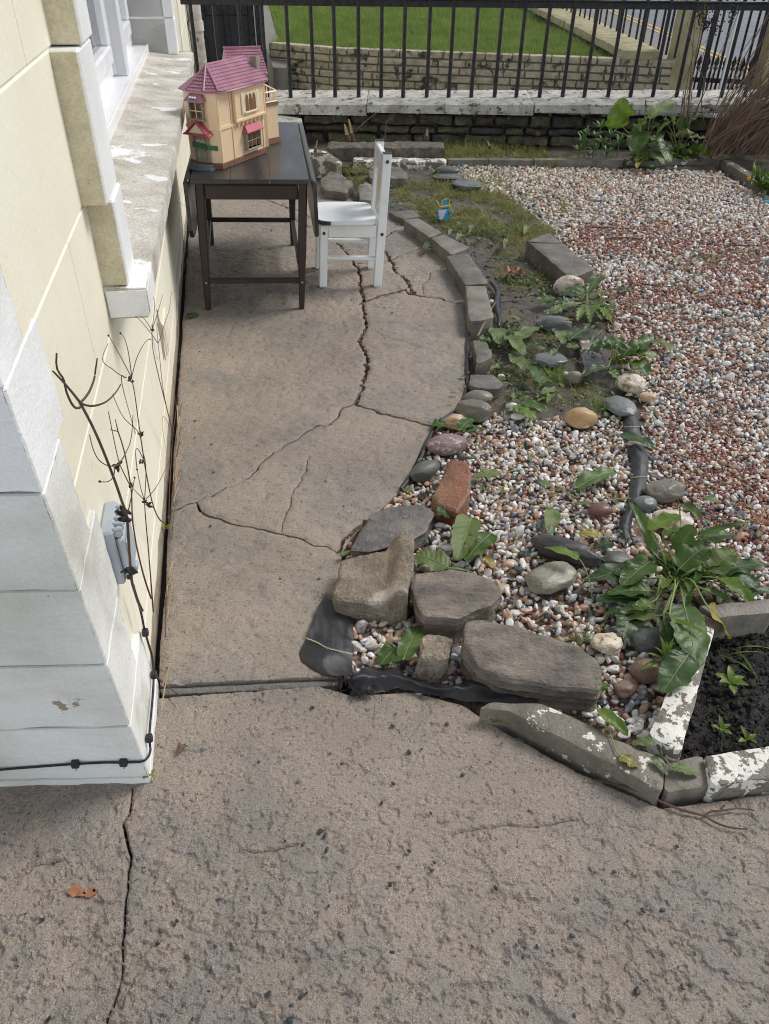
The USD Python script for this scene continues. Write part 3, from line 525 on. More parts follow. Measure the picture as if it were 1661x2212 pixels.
while z < .15:
    h = r.uniform(.05, .10); x = -1.45 - r.uniform(0, .1)
    while x < 3.1:
        w = r.uniform(.10, .34) * (1.2 if h > .07 else .9); top = min(z + h, cz(x + w / 2) - .004)
        if top - z > .02:
            v, f = cbox(w - .014, .12, top - z - .010, .012); m = trimesh.Trimesh(v, f, process=False).subdivide().subdivide(); v = np.array(m.vertices); f = np.array(m.faces)
            n = meshkit.fbm(v * 14 + [x * 7, z * 31, row], 3, 3) - .5; v = v + n[:, None] * [.04, .07, .035]
            lw.add("rubble_stone", (v + [x + w / 2, 6.265 + r.uniform(-.02, .012), (z + top) / 2], f), m_rubble[r.integers(3)], smooth=50)
        x += w
    z += h; row += 1
lw.done()

rl = Thing("iron_railings", "black painted iron railings standing on the white coping", "railings")
rz = lambda x: .829 + .0065 * x
v, f = beam((-1.47, 6.35, rz(-1.47)), (3.2, 6.35, rz(3.2)), .012, .042, ch=.003); rl.add("top_rail", (v, f), m_iron)
rl.add("rail_flat", beam((-1.47, 6.35, rz(-1.47) + .0265), (3.2, 6.35, rz(3.2) + .0265), .048, .010, ch=.003), m_iron)
for k in range(-4, 24):
    x = -.744 + .1655 * k + .004 * math.sin(k * 2.3)
    pp = [(x, 6.35, cz(x) + .055), (x, 6.35, cz(x) + .2), (x + .002 * math.sin(k), 6.35 + .003 * math.cos(k * 3), .6), (x, 6.35, 1.02)]
    b = rl.add("bar", tube(pp, [.0155, .0138, .0135, .0135], 8), m_iron, smooth=50)
    rl.add("finial", tube([(x, 6.35, 1.02), (x, 6.35, 1.035), (x, 6.35, 1.06), (x, 6.35, 1.12)], [.012, .022, .02, .001], 8), m_iron, parent=b, smooth=50)
rl.done()

# ------------------------------------------------------------------ the garden next door: brick retaining wall, lawn, street wall, road
bw = Thing("brick_retaining_wall", "low retaining wall of split cream bricks holding up the lawn next door", "wall")
B0, B1, B2 = np.array([-1.24, 9.02, 0]), np.array([-.545, 8.70, 0]), np.array([2.62, 8.257, 0])
for (p, q, sd) in ((B0, B1, 1), (B1, B2, 2)):
    d = q - p; L = np.linalg.norm(d); d /= L; nn = np.array([d[1], -d[0], 0])
    bw.add("wall_core", xf(box(-.02, L + .02, -.20, -.012, -.32, .27, .004), p, d, nn), m_mortar)
    r = np.random.default_rng(sd * 7); z1 = .285; row = 0
    while z1 > -.16:
        h = .066; x = 0.0
        while x < L - .01:
            w = r.choice([.10, .155, .205, .205, .21, .26]) * r.uniform(.95, 1.05); w = min(w, L - x) if L - x - w > .05 else L - x
            v, f = cbox(w - .010, .10, h - .010, .006); m = trimesh.Trimesh(v, f, process=False).subdivide(); v = np.array(m.vertices); f = np.array(m.faces)
            v = v + ((meshkit.fbm(v * 30 + [x * 9, z1 * 40, sd], 3, 2) - .5)[:, None] * [.006, .018, .007]); pr = r.uniform(-.006, .008)
            v, f = xf((v + [x + w / 2, -.052 + pr, z1 - h / 2], f), p, d, nn); bw.add("brick", (v, f), m_nbrick[r.choice(3, p=[.45, .28, .27])], smooth=45); x += w
        z1 -= h; row += 1
bw.done()
lawn = Polygon([(-1.15, 9.06), (-.52, 8.78), (2.10, 8.40), (1.86, 12.7), (1.75, 22), (-3.1, 22), (-2.1, 15.4)])
ms = sheet(lawn, .16, lambda x, y: .225 + .05 * (fb(x, y, 1.2, 3, 3) - .5), .3, 8); plain("lawn_ground", "level green ground of the lawn next door", ms, m_lawnsoil, True)
def blades(n, L, W, seed, spread, lean=.5, curve=.5, segs=3):
    r = np.random.default_rng(seed); V, F, k = [], [], 0
    for i in range(n):
        p = r.normal(0, spread, 2); az = r.uniform(0, 6.28); l = L * r.uniform(.55, 1.2); w = W * r.uniform(.7, 1.2); le = lean * r.uniform(.2, 1.2); d = np.array([math.cos(az), math.sin(az)]); s = np.array([-d[1], d[0]]) * w / 2; pts = []
        for t in np.linspace(0, 1, segs + 1):
            a = le * (1 + curve * t * 2); h = l * t; pts.append((p[0] + d[0] * h * math.sin(min(a, 1.5)), p[1] + d[1] * h * math.sin(min(a, 1.5)), h * math.cos(min(a, 1.5)), 1 - t ** 1.5))
        for q in pts: V += [(q[0] - s[0] * q[3], q[1] - s[1] * q[3], q[2]), (q[0] + s[0] * q[3], q[1] + s[1] * q[3], q[2])]
        for j in range(segs):
            a = k + 2 * j; F += [[a, a + 1, a + 3], [a, a + 3, a + 2]]
        k += 2 * (segs + 1)
    return np.array(V), np.array(F)
def instancer(path, label, category, protos, pos, quat, scale, idx, kind="stuff"):
    pi = UsdGeom.PointInstancer.Define(stage, path); rel = pi.CreatePrototypesRel()
    for k, (mesh, mt, sm) in enumerate(protos):
        pp = f"{path}/prototypes/shape_{k:03d}"; usdkit.mesh(stage, pp, mesh, mt, smooth=sm); rel.AddTarget(pp)
    pi.CreatePositionsAttr(Vt.Vec3fArray.FromNumpy(np.asarray(pos, np.float32)))
    q = np.asarray(quat, np.float32); pi.CreateOrientationsAttr(Vt.QuathArray([Gf.Quath(float(a[0]), float(a[1]), float(a[2]), float(a[3])) for a in q]))
    pi.CreateScalesAttr(Vt.Vec3fArray.FromNumpy(np.asarray(scale, np.float32))); pi.CreateProtoIndicesAttr(Vt.IntArray.FromNumpy(np.asarray(idx, np.int32)))
    keys(pi.GetPrim(), label=label, category=category, kind=kind)
def yawq(a): return np.stack([np.cos(a / 2), 0 * a, 0 * a, np.sin(a / 2)], 1)
p = np.vstack([scatter(lawn.intersection(shapely.box(-5, 8, 5, 11.2)), .045, 1), scatter(lawn.intersection(shapely.box(-5, 11.2, 5, 22)), .075, 2)]); r = np.random.default_rng(4)
sc = (.65 + .9 * fb(p[:, 0], p[:, 1], 1.4, 4, 7)) * np.where(p[:, 1] > 11.2, 1.25, 1.0)
instancer("/World/lawn_grass", "short bright green grass of the lawn next door", "grass", [(blades(26, .075, .0060, s, .030, .75), m_grass, False) for s in range(4)],
          np.column_stack([p, .225 + .05 * (fb(p[:, 0], p[:, 1], 1.2, 3, 3) - .5) - .004]), yawq(r.uniform(0, 6.28, len(p))), np.repeat(sc[:, None], 3, 1), r.integers(0, 4, len(p)))
edge = Polygon([(-1.18, 8.72), (-1.02, 8.70), (-1.30, 10), (-2.15, 15.5), (-3.1, 22), (-3.4, 22), (-2.35, 15.4), (-1.47, 10)])
ms = sheet(edge, .12, lambda x, y: .10 + .16 * np.clip((y - 8.7) / 1.2, 0, 1) + .01 * fb(x, y, 5, 3, 2), .4, 9); single("lawn_edging_strip", "pale concrete strip running back along the left of the lawn", "edging", ms, m_pave, True)
drive = Polygon([(-3.6, 6.7), (-1.25, 6.7), (-1.2, 8.7), (-1.5, 10), (-2.4, 15.4), (-3.6, 22), (-8, 22), (-8, 9)]); plain("side_path", "grey side path of the house next door", sheet(drive, .3, lambda x, y: -.2 + 0 * x, .1, 3), m_pave)
sw = Thing("street_wall", "low mossy street wall next door with a row of iron bars on top", "wall")
SW = [(1.92, 13.2), (2.16, 8.10), (2.50, 8.10), (2.42, 13.2), (2.30, 22), (1.74, 22)]
sw.add("wall_body", prism([(1.98, 13.2), (2.20, 8.42), (2.44, 8.42), (2.36, 13.2), (2.26, 22), (1.82, 22)], -.3, .275), m_rubble[2])
cuts = [(8.33, 9.5), (9.5, 10.9), (10.9, 12.3), (12.3, 13.8), (13.8, 16), (16, 22)]
for k, (a, b) in enumerate(cuts):
    lx = lambda y: 2.16 - .047 * (y - 8.1); rx = lambda y: 2.50 - .016 * (y - 8.1)
    sw.add("coping_slab", chunk([(lx(a), a + .003), (rx(a), a + .003), (rx(b), b - .003), (lx(b), b - .003)], .352, .275, 60 + k, 4, .012, topf=lambda x, y: (fb(x, y, 9, 4, 5) - .5) * .03, res=.05, edge=.01), m_post, smooth=45)
q0, q1 = G(1439, 113, .35), G(1252, 35, .35)
for k in range(-1, 24):
    q = q0 + (q1 - q0) * k / 14; b = sw.add("bar", tube([q + [0, 0, -.02], q + [0, 0, .55]], .0115, 6), m_iron, smooth=50)
sw.add("bar_rail", beam(q0 + (q1 - q0) * -.1 + [0, 0, .45], q0 + (q1 - q0) * 1.7 + [0, 0, .45], .04, .012), m_iron); sw.done()
plain("pavement", "grey pavement along the street", box(2.46, 4.25, 6, 40, -.31, -.16, .01), m_pave)
plain("road", "wet grey asphalt road beyond the gate", quad(4.2, 14, -10, 60, -.205), m_asphalt)
for x, lab in ((4.52, "yellow no-waiting line painted on the road, the one nearer the pavement"), (4.66, "yellow no-waiting line painted on the road, the one farther from the pavement")): plain("yellow_line", lab, quad(x, x + .065, -5, 60, -.201), m_yellow)
def post(px, py, w, lab):
    t = Thing("gate_post", lab, "gate post"); t.add("shaft", chunk([(px - w / 2, py - w / 2), (px + w / 2, py - w / 2), (px + w / 2, py + w / 2), (px - w / 2, py + w / 2)], 1.25, -.3, int(px * 100), 14, .008, res=.04, edge=.01), m_post, smooth=45)
    t.add("cap", hull([(px + a * (w / 2 + .04), py + b * (w / 2 + .04), z) for a in (-1, 1) for b in (-1, 1) for z in (1.255, 1.32)] + [(px, py, 1.42)]), m_post); t.done()
gp1, gp2 = GY(1455, 205, 8.36), GY(1650, 165, 8.20)
post(gp1[0], 8.36, .205, "lichen-yellow stone gate post at the end of the cream brick wall"); post(gp2[0] + .06, 8.2, .26, "lichen-yellow stone gate post nearest the right edge of the photo")
gt = Thing("garden_gate", "black iron gate with spearheads between the two stone posts", "gate")
ga, gb = np.array([gp1[0] + .13, 8.34, 0]), np.array([gp2[0] - .09, 8.24, 0])
for t in np.linspace(0, 1, 8):
    q = ga + (gb - ga) * t; gt.add("gate_bar", tube([q + [0, 0, -.24], q + [0, 0, 1.0]], .011, 6), m_iron, smooth=50)
for t in np.linspace(.07, .93, 7):
    q = ga + (gb - ga) * t; s = gt.add("dog_bar", tube([q + [0, 0, -.24], q + [0, 0, .20]], .009, 6), m_iron, smooth=50)
    gt.add("spearhead", tube([q + [0, 0, .20], q + [0, 0, .225], q + [0, 0, .235], q + [0, 0, .27], q + [0, 0, .33]], [.009, .024, .012, .024, .001], 6), m_iron, parent=s, smooth=50)
for z in (-.2, .12, .9): gt.add("gate_rail", beam(ga + [0, 0, z], gb + [0, 0, z], .012, .04), m_iron)
gt.done()
wp = ga + (gb - ga) * .42 + [0, -.05, 0]; single("white_board_strip", "narrow white upright board standing behind the railings by the gate", "board", box(wp[0] - .022, wp[0] + .022, 8.10, 8.13, -.3, 1.1, .003), m_chair)

# ------------------------------------------------------------------ concrete edging: curved row beside the path
c6 = cr(1200, 500, 1.661); c16 = cr(1600, 900, 1.51); cT = cr(1200, 450, 2.076); c15 = cr(1500, 2800, 1.0539); c20 = cr(2000, 1900, 1.5437); c11 = cr(1100, 1900, 1.661); cB = cr(2300, 0, 2.1405); c13 = cr(1500, 1600, 1.384)
m_rubbleblock_dark = stone_mat('rough_dark_coping', (.045, .038, .030), (.10, .085, .066), (.20, .17, .13), 26, [(9, .6, .1, (.08, .08, .035))], (80, 1.0, .008), (.45, .8), (200, .5, 1.5))
def block(name, label, cat_, pts, z, zb, mat, seed, group=None, rough=.004, tilt=(0, 0), res=.014, strata=0, levels=5, **k):
    w = xy(pts, z); c = np.mean(w, 0); ms = chunk(w, lambda x, y: z + tilt[0] * (x - c[0]) + tilt[1] * (y - c[1]), zb, seed, levels, rough, strata, res=res, **k)
    return single(name, label, cat_, ms, mat, 48, group)
EB = "concrete blocks edging the curve of the path"
block("edging_block", "low damp edging block partly sunk in mud just behind the white chair", "edging block", [c6(592, 578), c6(750, 558), c6(800, 600), c6(692, 628)], .035, -.07, m_kerb_dark, 71, EB, .008)
block("edging_block", "grey edging block on the path curve, right below the blue toy", "edging block", [c6(690, 626), c6(785, 614), c6(942, 712), c6(866, 743)], .058, -.07, m_kerb, 72, EB)
block("edging_block", "grey edging block of the curve, between the toy and the loose long block", "edging block", [c6(874, 746), c6(955, 724), c6(1128, 808), c6(1010, 858)], .062, -.07, m_kerb, 73, EB)
block("edging_block", "long muddy edging block on the path curve with soil crumbs on top", "edging block", [c6(978, 866), c6(1120, 848), c6(1255, 1048), c6(1100, 1058)], .064, -.07, m_kerb_dark, 74, EB)
block("edging_block", "clean pale-edged edging block, the last whole one of the curve", "edging block", [c6(1100, 1064), c6(1235, 1068), c6(1288, 1275), c6(1130, 1300)], .066, -.07, m_kerb, 75, EB)
block("broken_block", "small broken dark concrete lump below the last edging block", "concrete lump", [c16(440, 690), c16(520, 700), c16(565, 790), c16(470, 830)], .055, -.06, m_kerb_dark, 76, None, .010)
block("slate_piece", "flat dark slate lying against the path by the grey cobbles", "slate", [c16(418, 900), c16(560, 895), c16(640, 950), c16(590, 985), c16(415, 965)], .035, -.05, m_slate, 77, None, .008, strata=.006, levels=7)
block("loose_block", "long concrete block lying alone at the edge of the gravel", "concrete block", [c16(768, 92), c16(900, 42), c16(1176, 262), c16(1035, 318)], .064, -.05, m_kerb_dark, 78, None, .005)
block("buried_block", "dark broken paving lump sunk in the mud beside the small dock plant", "concrete lump", [c16(1105, 775), c16(1215, 760), c16(1245, 860), c16(1120, 890)], .02, -.06, m_slate, 79, None, .012)
block("buried_block", "dark lime-spotted lump sunk in mud above the small dock plant", "concrete lump", [c16(1090, 690), c16(1195, 655), c16(1215, 730), c16(1100, 755)], .025, -.06, m_kerb_white, 80, None, .010)
# behind the table and chair: old kerb pieces
def leanblock(name, label, cat_, tl, tr, bl, yb, depth_, mat, seed, rough=.005):
    """Front face given by pixel corners at garden depth yb; extends depth_ back."""
    a, b, c = GY(*tl, yb), GY(*tr, yb + .02), GY(*bl, yb)
    p = [(a[0], a[1]), (b[0], b[1]), (b[0], b[1] + depth_), (a[0], a[1] + depth_)]
    ms = chunk(p, lambda x, y: a[2] + (b[2] - a[2]) * (x - a[0]) / (b[0] - a[0]) + .01 * (fb(x, y, 40, 4, seed) - .5), c[2] - .03, seed, 6, rough, res=.016, edge=.008); return single(name, label, cat_, ms, mat, 48)
leanblock("coping_block", "long rough-topped concrete coping block lying below the railings wall", "concrete block", (706, 317), (961, 317), (709, 352), 5.55, .16, m_rubbleblock_dark, 81, .014)
leanblock("painted_kerb", "low kerb with worn white paint under the long coping block", "kerb", (762, 347), (965, 349), (762, 366), 5.40, .10, m_kerb_paint, 82)
block("slanted_kerb", "slanting kerb piece with flaked white paint behind the table", "kerb", [cT(40, 318), cT(225, 318), cT(350, 405), cT(300, 425), cT(60, 330)], .06, -.06, m_kerb_white, 83, None, .006)
block("painted_kerb", "short white-topped kerb behind the right corner of the table", "kerb", [cT(45, 290), cT(220, 318), cT(225, 335), cT(60, 322)], .10, -.06, m_kerb_paint, 84, None, .006)
block("broken_block", "jagged grey rubble lump standing right of the table legs", "concrete lump", [cT(165, 560), cT(250, 490), cT(330, 500), cT(445, 590), cT(380, 660), cT(210, 640)], .05, -.06, m_kerb_dark, 85, None, .016)
block("broken_block", "small grey rubble lump directly behind the chair back", "concrete lump", [cT(490, 610), cT(540, 575), cT(600, 590), cT(590, 720), cT(500, 720)], .05, -.06, m_kerb, 86, None, .014)
block("broken_block", "dark rubble lump under the worn white kerb, seen right of the chair back", "concrete lump", [cT(560, 480), cT(830, 450), cT(900, 500), cT(880, 545), cT(590, 540)], .04, -.06, m_kerb_dark, 87, None, .014)
block('white_stub_block', 'white-topped block seen just past the far right corner of the table', 'concrete block', [(590, 262), (653, 264), (652, 255), (592, 245)], .155, -.06, m_coping, 88, None, .006)
# thin kerb at the back and right of the gravel
c2 = cr(1600, 0, 1.1253); rk = Thing("gravel_kerb", "thin dark kerb along the back of the gravel, with flaked white paint at its right", "kerb")
for k, (a, b, mt) in enumerate([((215, 722), (395, 722), m_kerb_dark), ((400, 722), (600, 724), m_kerb_dark), ((606, 722), (1010, 722), m_kerb), ((1016, 720), (1432, 716), m_kerb_white)]):
    p0, p1 = G(*c2(*a), .03), G(*c2(*b), .03); d = (p1 - p0) / np.linalg.norm(p1 - p0); n = np.array([-d[1], d[0], 0])
    rk.add("kerb_stone", chunk([tuple(q[:2]) for q in (p0, p1, p1 + n * .055, p0 + n * .055)], .036, -.06, 90 + k, 4, .005, res=.02), mt, smooth=48)
p0, p1 = G(*c2(1440, 718), .035), G(*c2(1625, 830), .035); d = (p1 - p0) / np.linalg.norm(p1 - p0); n = np.array([-d[1], d[0], 0]); rk.add("kerb_stone", chunk([tuple(q[:2]) for q in (p0, p1, p1 + n * .06, p0 + n * .06)], .04, -.06, 95, 4, .005, res=.02), m_kerb_white, smooth=48)
rk.done()
# raised planter at the front right
KZ = .05
block("planter_kerb", "mossy concrete kerb with pale flakes, running from the black membrane to the front corner", "kerb", [(1040, 1526), (1100, 1534), (1290, 1630), (1432, 1706), (1437, 1642), (1345, 1600), (1262, 1560), (1175, 1518), (1060, 1516)], KZ, -.06, m_kerb_white, 101, None, .004, res=.011)
block("planter_kerb", "kerb with peeling white paint along the left of the black soil bed", "kerb", [(1404, 1584), (1471, 1622), (1511, 1480), (1549, 1336), (1512, 1320), (1465, 1440)], KZ + .012, -.06, m_kerb_paint, 102, None, .004, res=.011)
block("planter_kerb", "front kerb of the soil bed, mostly covered in peeling white paint", "kerb", [c15(1392, 232), c15(1661, 188), c15(1800, 175), c15(1800, 310), c15(1661, 322), c15(1428, 357)], KZ, -.06, m_kerb_paint, 103, None, .004, res=.011)
block("kerb_corner_block", "small bare wet concrete block at the front corner of the planter", "concrete block", [c15(1225, 262), c15(1375, 232), c15(1385, 240), c15(1422, 358), c15(1226, 384)], KZ - .018, -.06, m_kerb, 104, None, .004, res=.011)
block("planter_kerb", "dark kerb at the back of the soil bed, half hidden by dock leaves", "kerb", [c20(1240, 800), c20(1700, 755), c20(1700, 840), c20(1340, 870)], KZ + .02, -.07, m_kerb, 105, None, .004, res=.013)
bed = Polygon(xy([(1470, 1630), (1540, 1320), (1600, 1300), (1760, 1290), (1800, 1640)]))
ms = sheet(bed, .007, lambda x, y: -.012 + .030 * (fb(x, y, 14, 4, 61) - .5) + .022 * (fb(x, y, 60, 3, 62) - .5), .05, 10); plain("planter_soil", "black crumbly soil in the kerbed bed at the right", ms, m_black_soil, True)

# ------------------------------------------------------------------ gravel
G_MAIN = Polygon(xy([(930, 372), (985, 352), (1060, 346), (1240, 358), (1380, 362), (1500, 366), (1560, 372), (1720, 470), (1760, 1330), (1661, 1300), (1540, 1290), (1440, 1180), (1392, 1140), (1392, 1010), (1385, 900), (1392, 868), (1345, 800), (1312, 700), (1292, 622), (1275, 588), (1185, 490), (1110, 430), (1040, 408)]))
G_LOW = Polygon(xy([(735, 1200), (770, 1160), (860, 1062), (912, 985), (945, 930), (1010, 905), (1080, 890), (1180, 898), (1350, 885), (1372, 960), (1378, 1150), (1400, 1180), (1460, 1260), (1520, 1320), (1440, 1590), (1360, 1590), (1290, 1560), (1230, 1530), (1040, 1500), (900, 1490), (770, 1440), (752, 1440), (760, 1320)]))
def grav_z(x, y): return -.016 + .020 * (fb(x, y, 3.5, 3, 71) - .5) + .012 * (fb(x, y, 16, 3, 72) - .5)
gb_ = UsdGeom.Xform.Define(stage, "/World/gravel_bed"); keys(gb_.GetPrim(), label="pebble gravel beds of white, grey, pink and red stones", kind="structure")
for pg, sd in ((G_MAIN.buffer(.02), 11), (G_LOW.buffer(.015).difference(upper.buffer(.005)).difference(lower.buffer(.005)), 12)):
    for g in getattr(pg, "geoms", [pg]):
        if g.area > .001: keys(put(uniq("/World/gravel_bed", "gravel_floor"), sheet(g, .02, lambda x, y: grav_z(x, y) - .004, .06, sd), m_under, True, np.zeros(3)))
PEB = [("chalk_white", (.60, .565, .51), (.72, .70, .665), (.80, .785, .76)), ("cream", (.50, .43, .32), (.66, .59, .47), (.76, .71, .60)), ("blue_grey", (.10, .115, .135), (.18, .20, .225), (.34, .36, .38)),
       ("dark_slate", (.030, .034, .042), (.06, .066, .078), (.15, .16, .17)), ("salmon", (.38, .19, .115), (.52, .32, .22), (.62, .47, .37)), ("brick_red", (.17, .065, .045), (.28, .115, .082), (.40, .21, .165)), ("buff", (.29, .21, .13), (.42, .32, .21), (.54, .44, .31)), ("mottled", (.16, .14, .125), (.42, .39, .35), (.64, .61, .56))]
m_peb = [M(f"pebble_{n}", R(a, b, c), 95, 5, (.22, .5), (260, .25, .001), spots=[(150, .61, .05, (.14, .11, .08)), (45, .62, .1, (.45, .36, .26))] if n in ("chalk_white", "cream", "buff", "mottled") else None, spec=.5) for n, a, b, c in PEB]
def pebble(seed, sub=1, big=False):
    r = np.random.default_rng(seed); m = trimesh.creation.icosphere(sub, 1.0); v = np.array(m.vertices); f = m.faces
    n = meshkit.fbm(v * 1.3 + seed * 3.3, 3, seed) - .5; v = v * (1 + .55 * n)[:, None]
    for _ in range(7):
        d = r.normal(0, 1, 3); d /= np.linalg.norm(d); h = r.uniform(.50, .82); o = v @ d; v = v - np.maximum(0, o - h)[:, None] * d * .85
    return v * [1.0, r.uniform(.55, .9), r.uniform(.42, .72)], f
NSH = 7
protos = [(pebble(s + 10 * c, 1), m_peb[c], True) for c in range(8) for s in range(NSH)]
def qrand(r, n):
    q = r.normal(0, 1, (n, 4)); tilt = yawq(r.uniform(0, 6.28, n)); q = tilt + .38 * q * [1, 1, 1, 1]; return q / np.linalg.norm(q, axis=1, keepdims=True)
stones_hole = []   # filled by the stones below so that gravel does not pierce them
RED_ZONE = Polygon(xy([(1310, 660), (1300, 590), (1230, 480), (1330, 450), (1500, 500), (1661, 455), (1780, 480), (1780, 1230), (1560, 1160), (1450, 1060), (1405, 930), (1400, 850)]))
def redness(x, y):
    P = shapely.points(x, y); d = np.where(shapely.contains(RED_ZONE, P), 1, -1) * shapely.distance(RED_ZONE.exterior, P); ins = np.clip(d / .25 + .5, 0, 1)
    return np.clip((fb(x, y, 3.0, 4, 31) - .60 + .22 * ins) * 3.0, 0, .55)
def colour_weights(x, y):
    red = redness(x, y); cream = np.clip((y - 3.8) / 1.4, 0, 1)
    w = np.stack([.36 - .14 * red - .08 * cream, .15 + .22 * cream, .09 - .04 * cream - .04 * red, .06 - .04 * cream - .03 * red, .16 + 0 * x, .09 + .32 * red, .09 + .08 * cream, .13 + 0 * x], 1); return w / w.sum(1, keepdims=True)
def lay(poly, sp, smin, smax, seed, lift=.0):
    p = scatter(poly, sp, seed); r = np.random.default_rng(seed + 1); n = len(p); w = colour_weights(p[:, 0], p[:, 1]); c = (r.random(n)[:, None] > np.cumsum(w, 1)).sum(1).clip(0, 7)
    s = r.uniform(smin, smax, n) * np.exp(r.normal(0, .22, n)) * np.where(c == 5, .66, 1.0)
    z = grav_z(p[:, 0], p[:, 1]) + s * r.uniform(.1, .75, n) + lift
    return np.column_stack([p, z]), qrand(r, n), np.repeat(s[:, None], 3, 1), c * NSH + r.integers(0, NSH, n), s
solid = unary_union([upper, lower]).buffer(.004)
low_area = G_LOW.difference(solid); near_box = shapely.box(-1, 0, 2, 1.62)
parts_ = [lay(low_area.difference(near_box), .0135, .0070, .0120, 101), lay(G_MAIN.intersection(shapely.box(-1, 0, 4, 2.6)), .0135, .0070, .0115, 103), lay(G_MAIN.difference(shapely.box(-1, 0, 4, 2.6)).intersection(shapely.box(-1, 0, 4, 4.0)), .0165, .0078, .0135, 104), lay(G_MAIN.difference(shapely.box(-1, 0, 4, 4.0)), .0175, .0080, .0140, 105)]
chips_p = scatter(G_MAIN.union(low_area), .0105, 301); rw_ = redness(chips_p[:, 0], chips_p[:, 1]); chips_p = chips_p[rng.random(len(chips_p)) < rw_ * .85]; nch = len(chips_p); ss_ = rng.uniform(.0042, .0078, nch) * np.where(chips_p[:, 1] > 3.2, 1.3, 1.0)
parts_.append((np.column_stack([chips_p, grav_z(chips_p[:, 0], chips_p[:, 1]) + .0045 + ss_ * rng.uniform(.2, .9, nch)]), qrand(rng, nch), np.repeat(ss_[:, None], 3, 1), 5 * NSH + rng.integers(0, NSH, nch), ss_))
near = lay(low_area.intersection(near_box), .0150, .0080, .0145, 102)

# ------------------------------------------------------------------ loose stones, each one its own thing
footprints = []
def stone(name, label, u, v, w, h, mats, seed, yaw=0.0, ht=.6, rough=.08, boxy=1.0, cat_="stone", sub=4, tilt=0.0, sink=.25, fine=.02, zoff=0.0):
    """Bounding box centre (u, v) and size (w, h) in the survey picture; ht = height/width ratio; yaw is the long axis on the ground."""
    q = G(u, v, .0); d = depth(q); wm = w * d / FPX; hm = h * d / FPX; e = math.atan2(CH, np.hypot(q[0], q[1])); se, ce = math.sin(e), math.cos(e)
    Hh = ht * min(wm, hm / (se * .9 + .35)); Lm = max((hm - Hh * ce * .8) / se, .3 * wm)
    cy_, sy_ = abs(math.cos(yaw)), abs(math.sin(yaw))
    if abs(yaw) > .05:   # solve the ellipse axes whose bounding box is wm x Lm for this yaw
        c2_, s2_ = math.cos(yaw) ** 2, math.sin(yaw) ** 2; A2 = (wm ** 2 * c2_ - Lm ** 2 * s2_) / (c2_ ** 2 - s2_ ** 2 + 1e-9); B2 = (Lm ** 2 * c2_ - wm ** 2 * s2_) / (c2_ ** 2 - s2_ ** 2 + 1e-9)
        if A2 <= 0 or B2 <= 0 or A2 > 3 * wm ** 2 or B2 > 3 * wm ** 2: A2, B2 = (max(wm, Lm) * 1.05) ** 2, (min(wm, Lm) * .72) ** 2
        a, b = math.sqrt(A2) / 2, math.sqrt(B2) / 2
    else: a, b = wm / 2, Lm / 2
    c = G(u, v, Hh * (.5 - sink)); c[2] = Hh * (.5 - sink) + zoff
    footprints.append(Point(0, 0).buffer(1.0)); from shapely import affinity as af
    footprints[-1] = af.translate(af.rotate(af.scale(footprints[-1], a * .8, b * .8), math.degrees(yaw), origin=(0, 0)), c[0], c[1])
    return single(name, label, cat_, rock(c, a, b, Hh / 2, yaw, seed, sub, rough * 1.5, boxy, tilt, fine=fine), mats, True)
ms_purple = stone_mat("purple_speckled_cobble", (.12, .075, .072), (.19, .125, .118), (.26, .19, .175), 18, [(62, .575, .03, (.40, .34, .31))], rough=(.3, .5), stretch=(1, 1.6, 1))
ms_green = stone_mat("dark_green_grey_cobble", (.055, .058, .050), (.085, .088, .076), (.12, .12, .105), 10, bump=(160, .2, .001))
ms_olive = stone_mat("olive_grey_stone", (.10, .095, .070), (.15, .142, .108), (.20, .19, .15), 10)
ms_greybrown = stone_mat("grey_brown_cobble", (.11, .098, .078), (.165, .15, .12), (.22, .20, .165), 10)
ms_tan = stone_mat("tan_cobble", (.34, .20, .085), (.44, .29, .14), (.52, .38, .21), 9, [(24, .66, .05, (.20, .15, .10))])
ms_orange = stone_mat("orange_quartz", (.34, .20, .095), (.46, .31, .18), (.56, .44, .30), 16, [(18, .62, .06, (.16, .11, .07))])
ms_blue = stone_mat("blue_grey_cobble", (.095, .105, .10), (.145, .158, .155), (.20, .21, .205), 9, [(60, .70, .03, (.05, .05, .045))], bump=(160, .2, .001))
ms_quartz = stone_mat("white_quartz", (.34, .28, .20), (.55, .48, .39), (.68, .63, .56), 22, [(30, .55, .05, (.30, .19, .10)), (44, .62, .03, (.09, .075, .055))])
ms_quartz2 = stone_mat("rusty_quartz", (.42, .30, .17), (.62, .53, .40), (.72, .67, .58), 30, [(36, .57, .05, (.30, .16, .07))])
ms_speck = stone_mat("speckled_brown_pebble", (.11, .092, .068), (.18, .152, .112), (.24, .21, .16), 12, [(170, .60, .03, (.05, .042, .035)), (140, .66, .03, (.34, .29, .22))])
ms_grey = stone_mat("wet_grey_stone", (.075, .077, .072), (.12, .122, .115), (.17, .17, .16), 9, bump=(120, .3, .002), rough=(.2, .4))
ms_red = stone_mat("dark_red_pebble", (.10, .045, .038), (.145, .066, .056), (.19, .092, .076), 10, bump=(160, .2, .001))
ms_black = stone_mat("black_banded_cobble", (.020, .020, .019), (.042, .041, .038), (.075, .072, .066), 12, stretch=(.6, 1.8, 2.5), rough=(.22, .45))
ms_lichen = stone_mat("green_speckled_stone", (.15, .14, .095), (.24, .228, .165), (.32, .305, .235), 12, [(150, .61, .03, (.07, .065, .05))])
ms_brown = stone_mat("brown_red_cobble", (.13, .075, .052), (.19, .115, .08), (.25, .16, .115), 10)
stone("cobble", "purple cobble with fine pale veins beside the path edge", 966, 960, 88, 62, ms_purple, 1, .35, .55, .05)
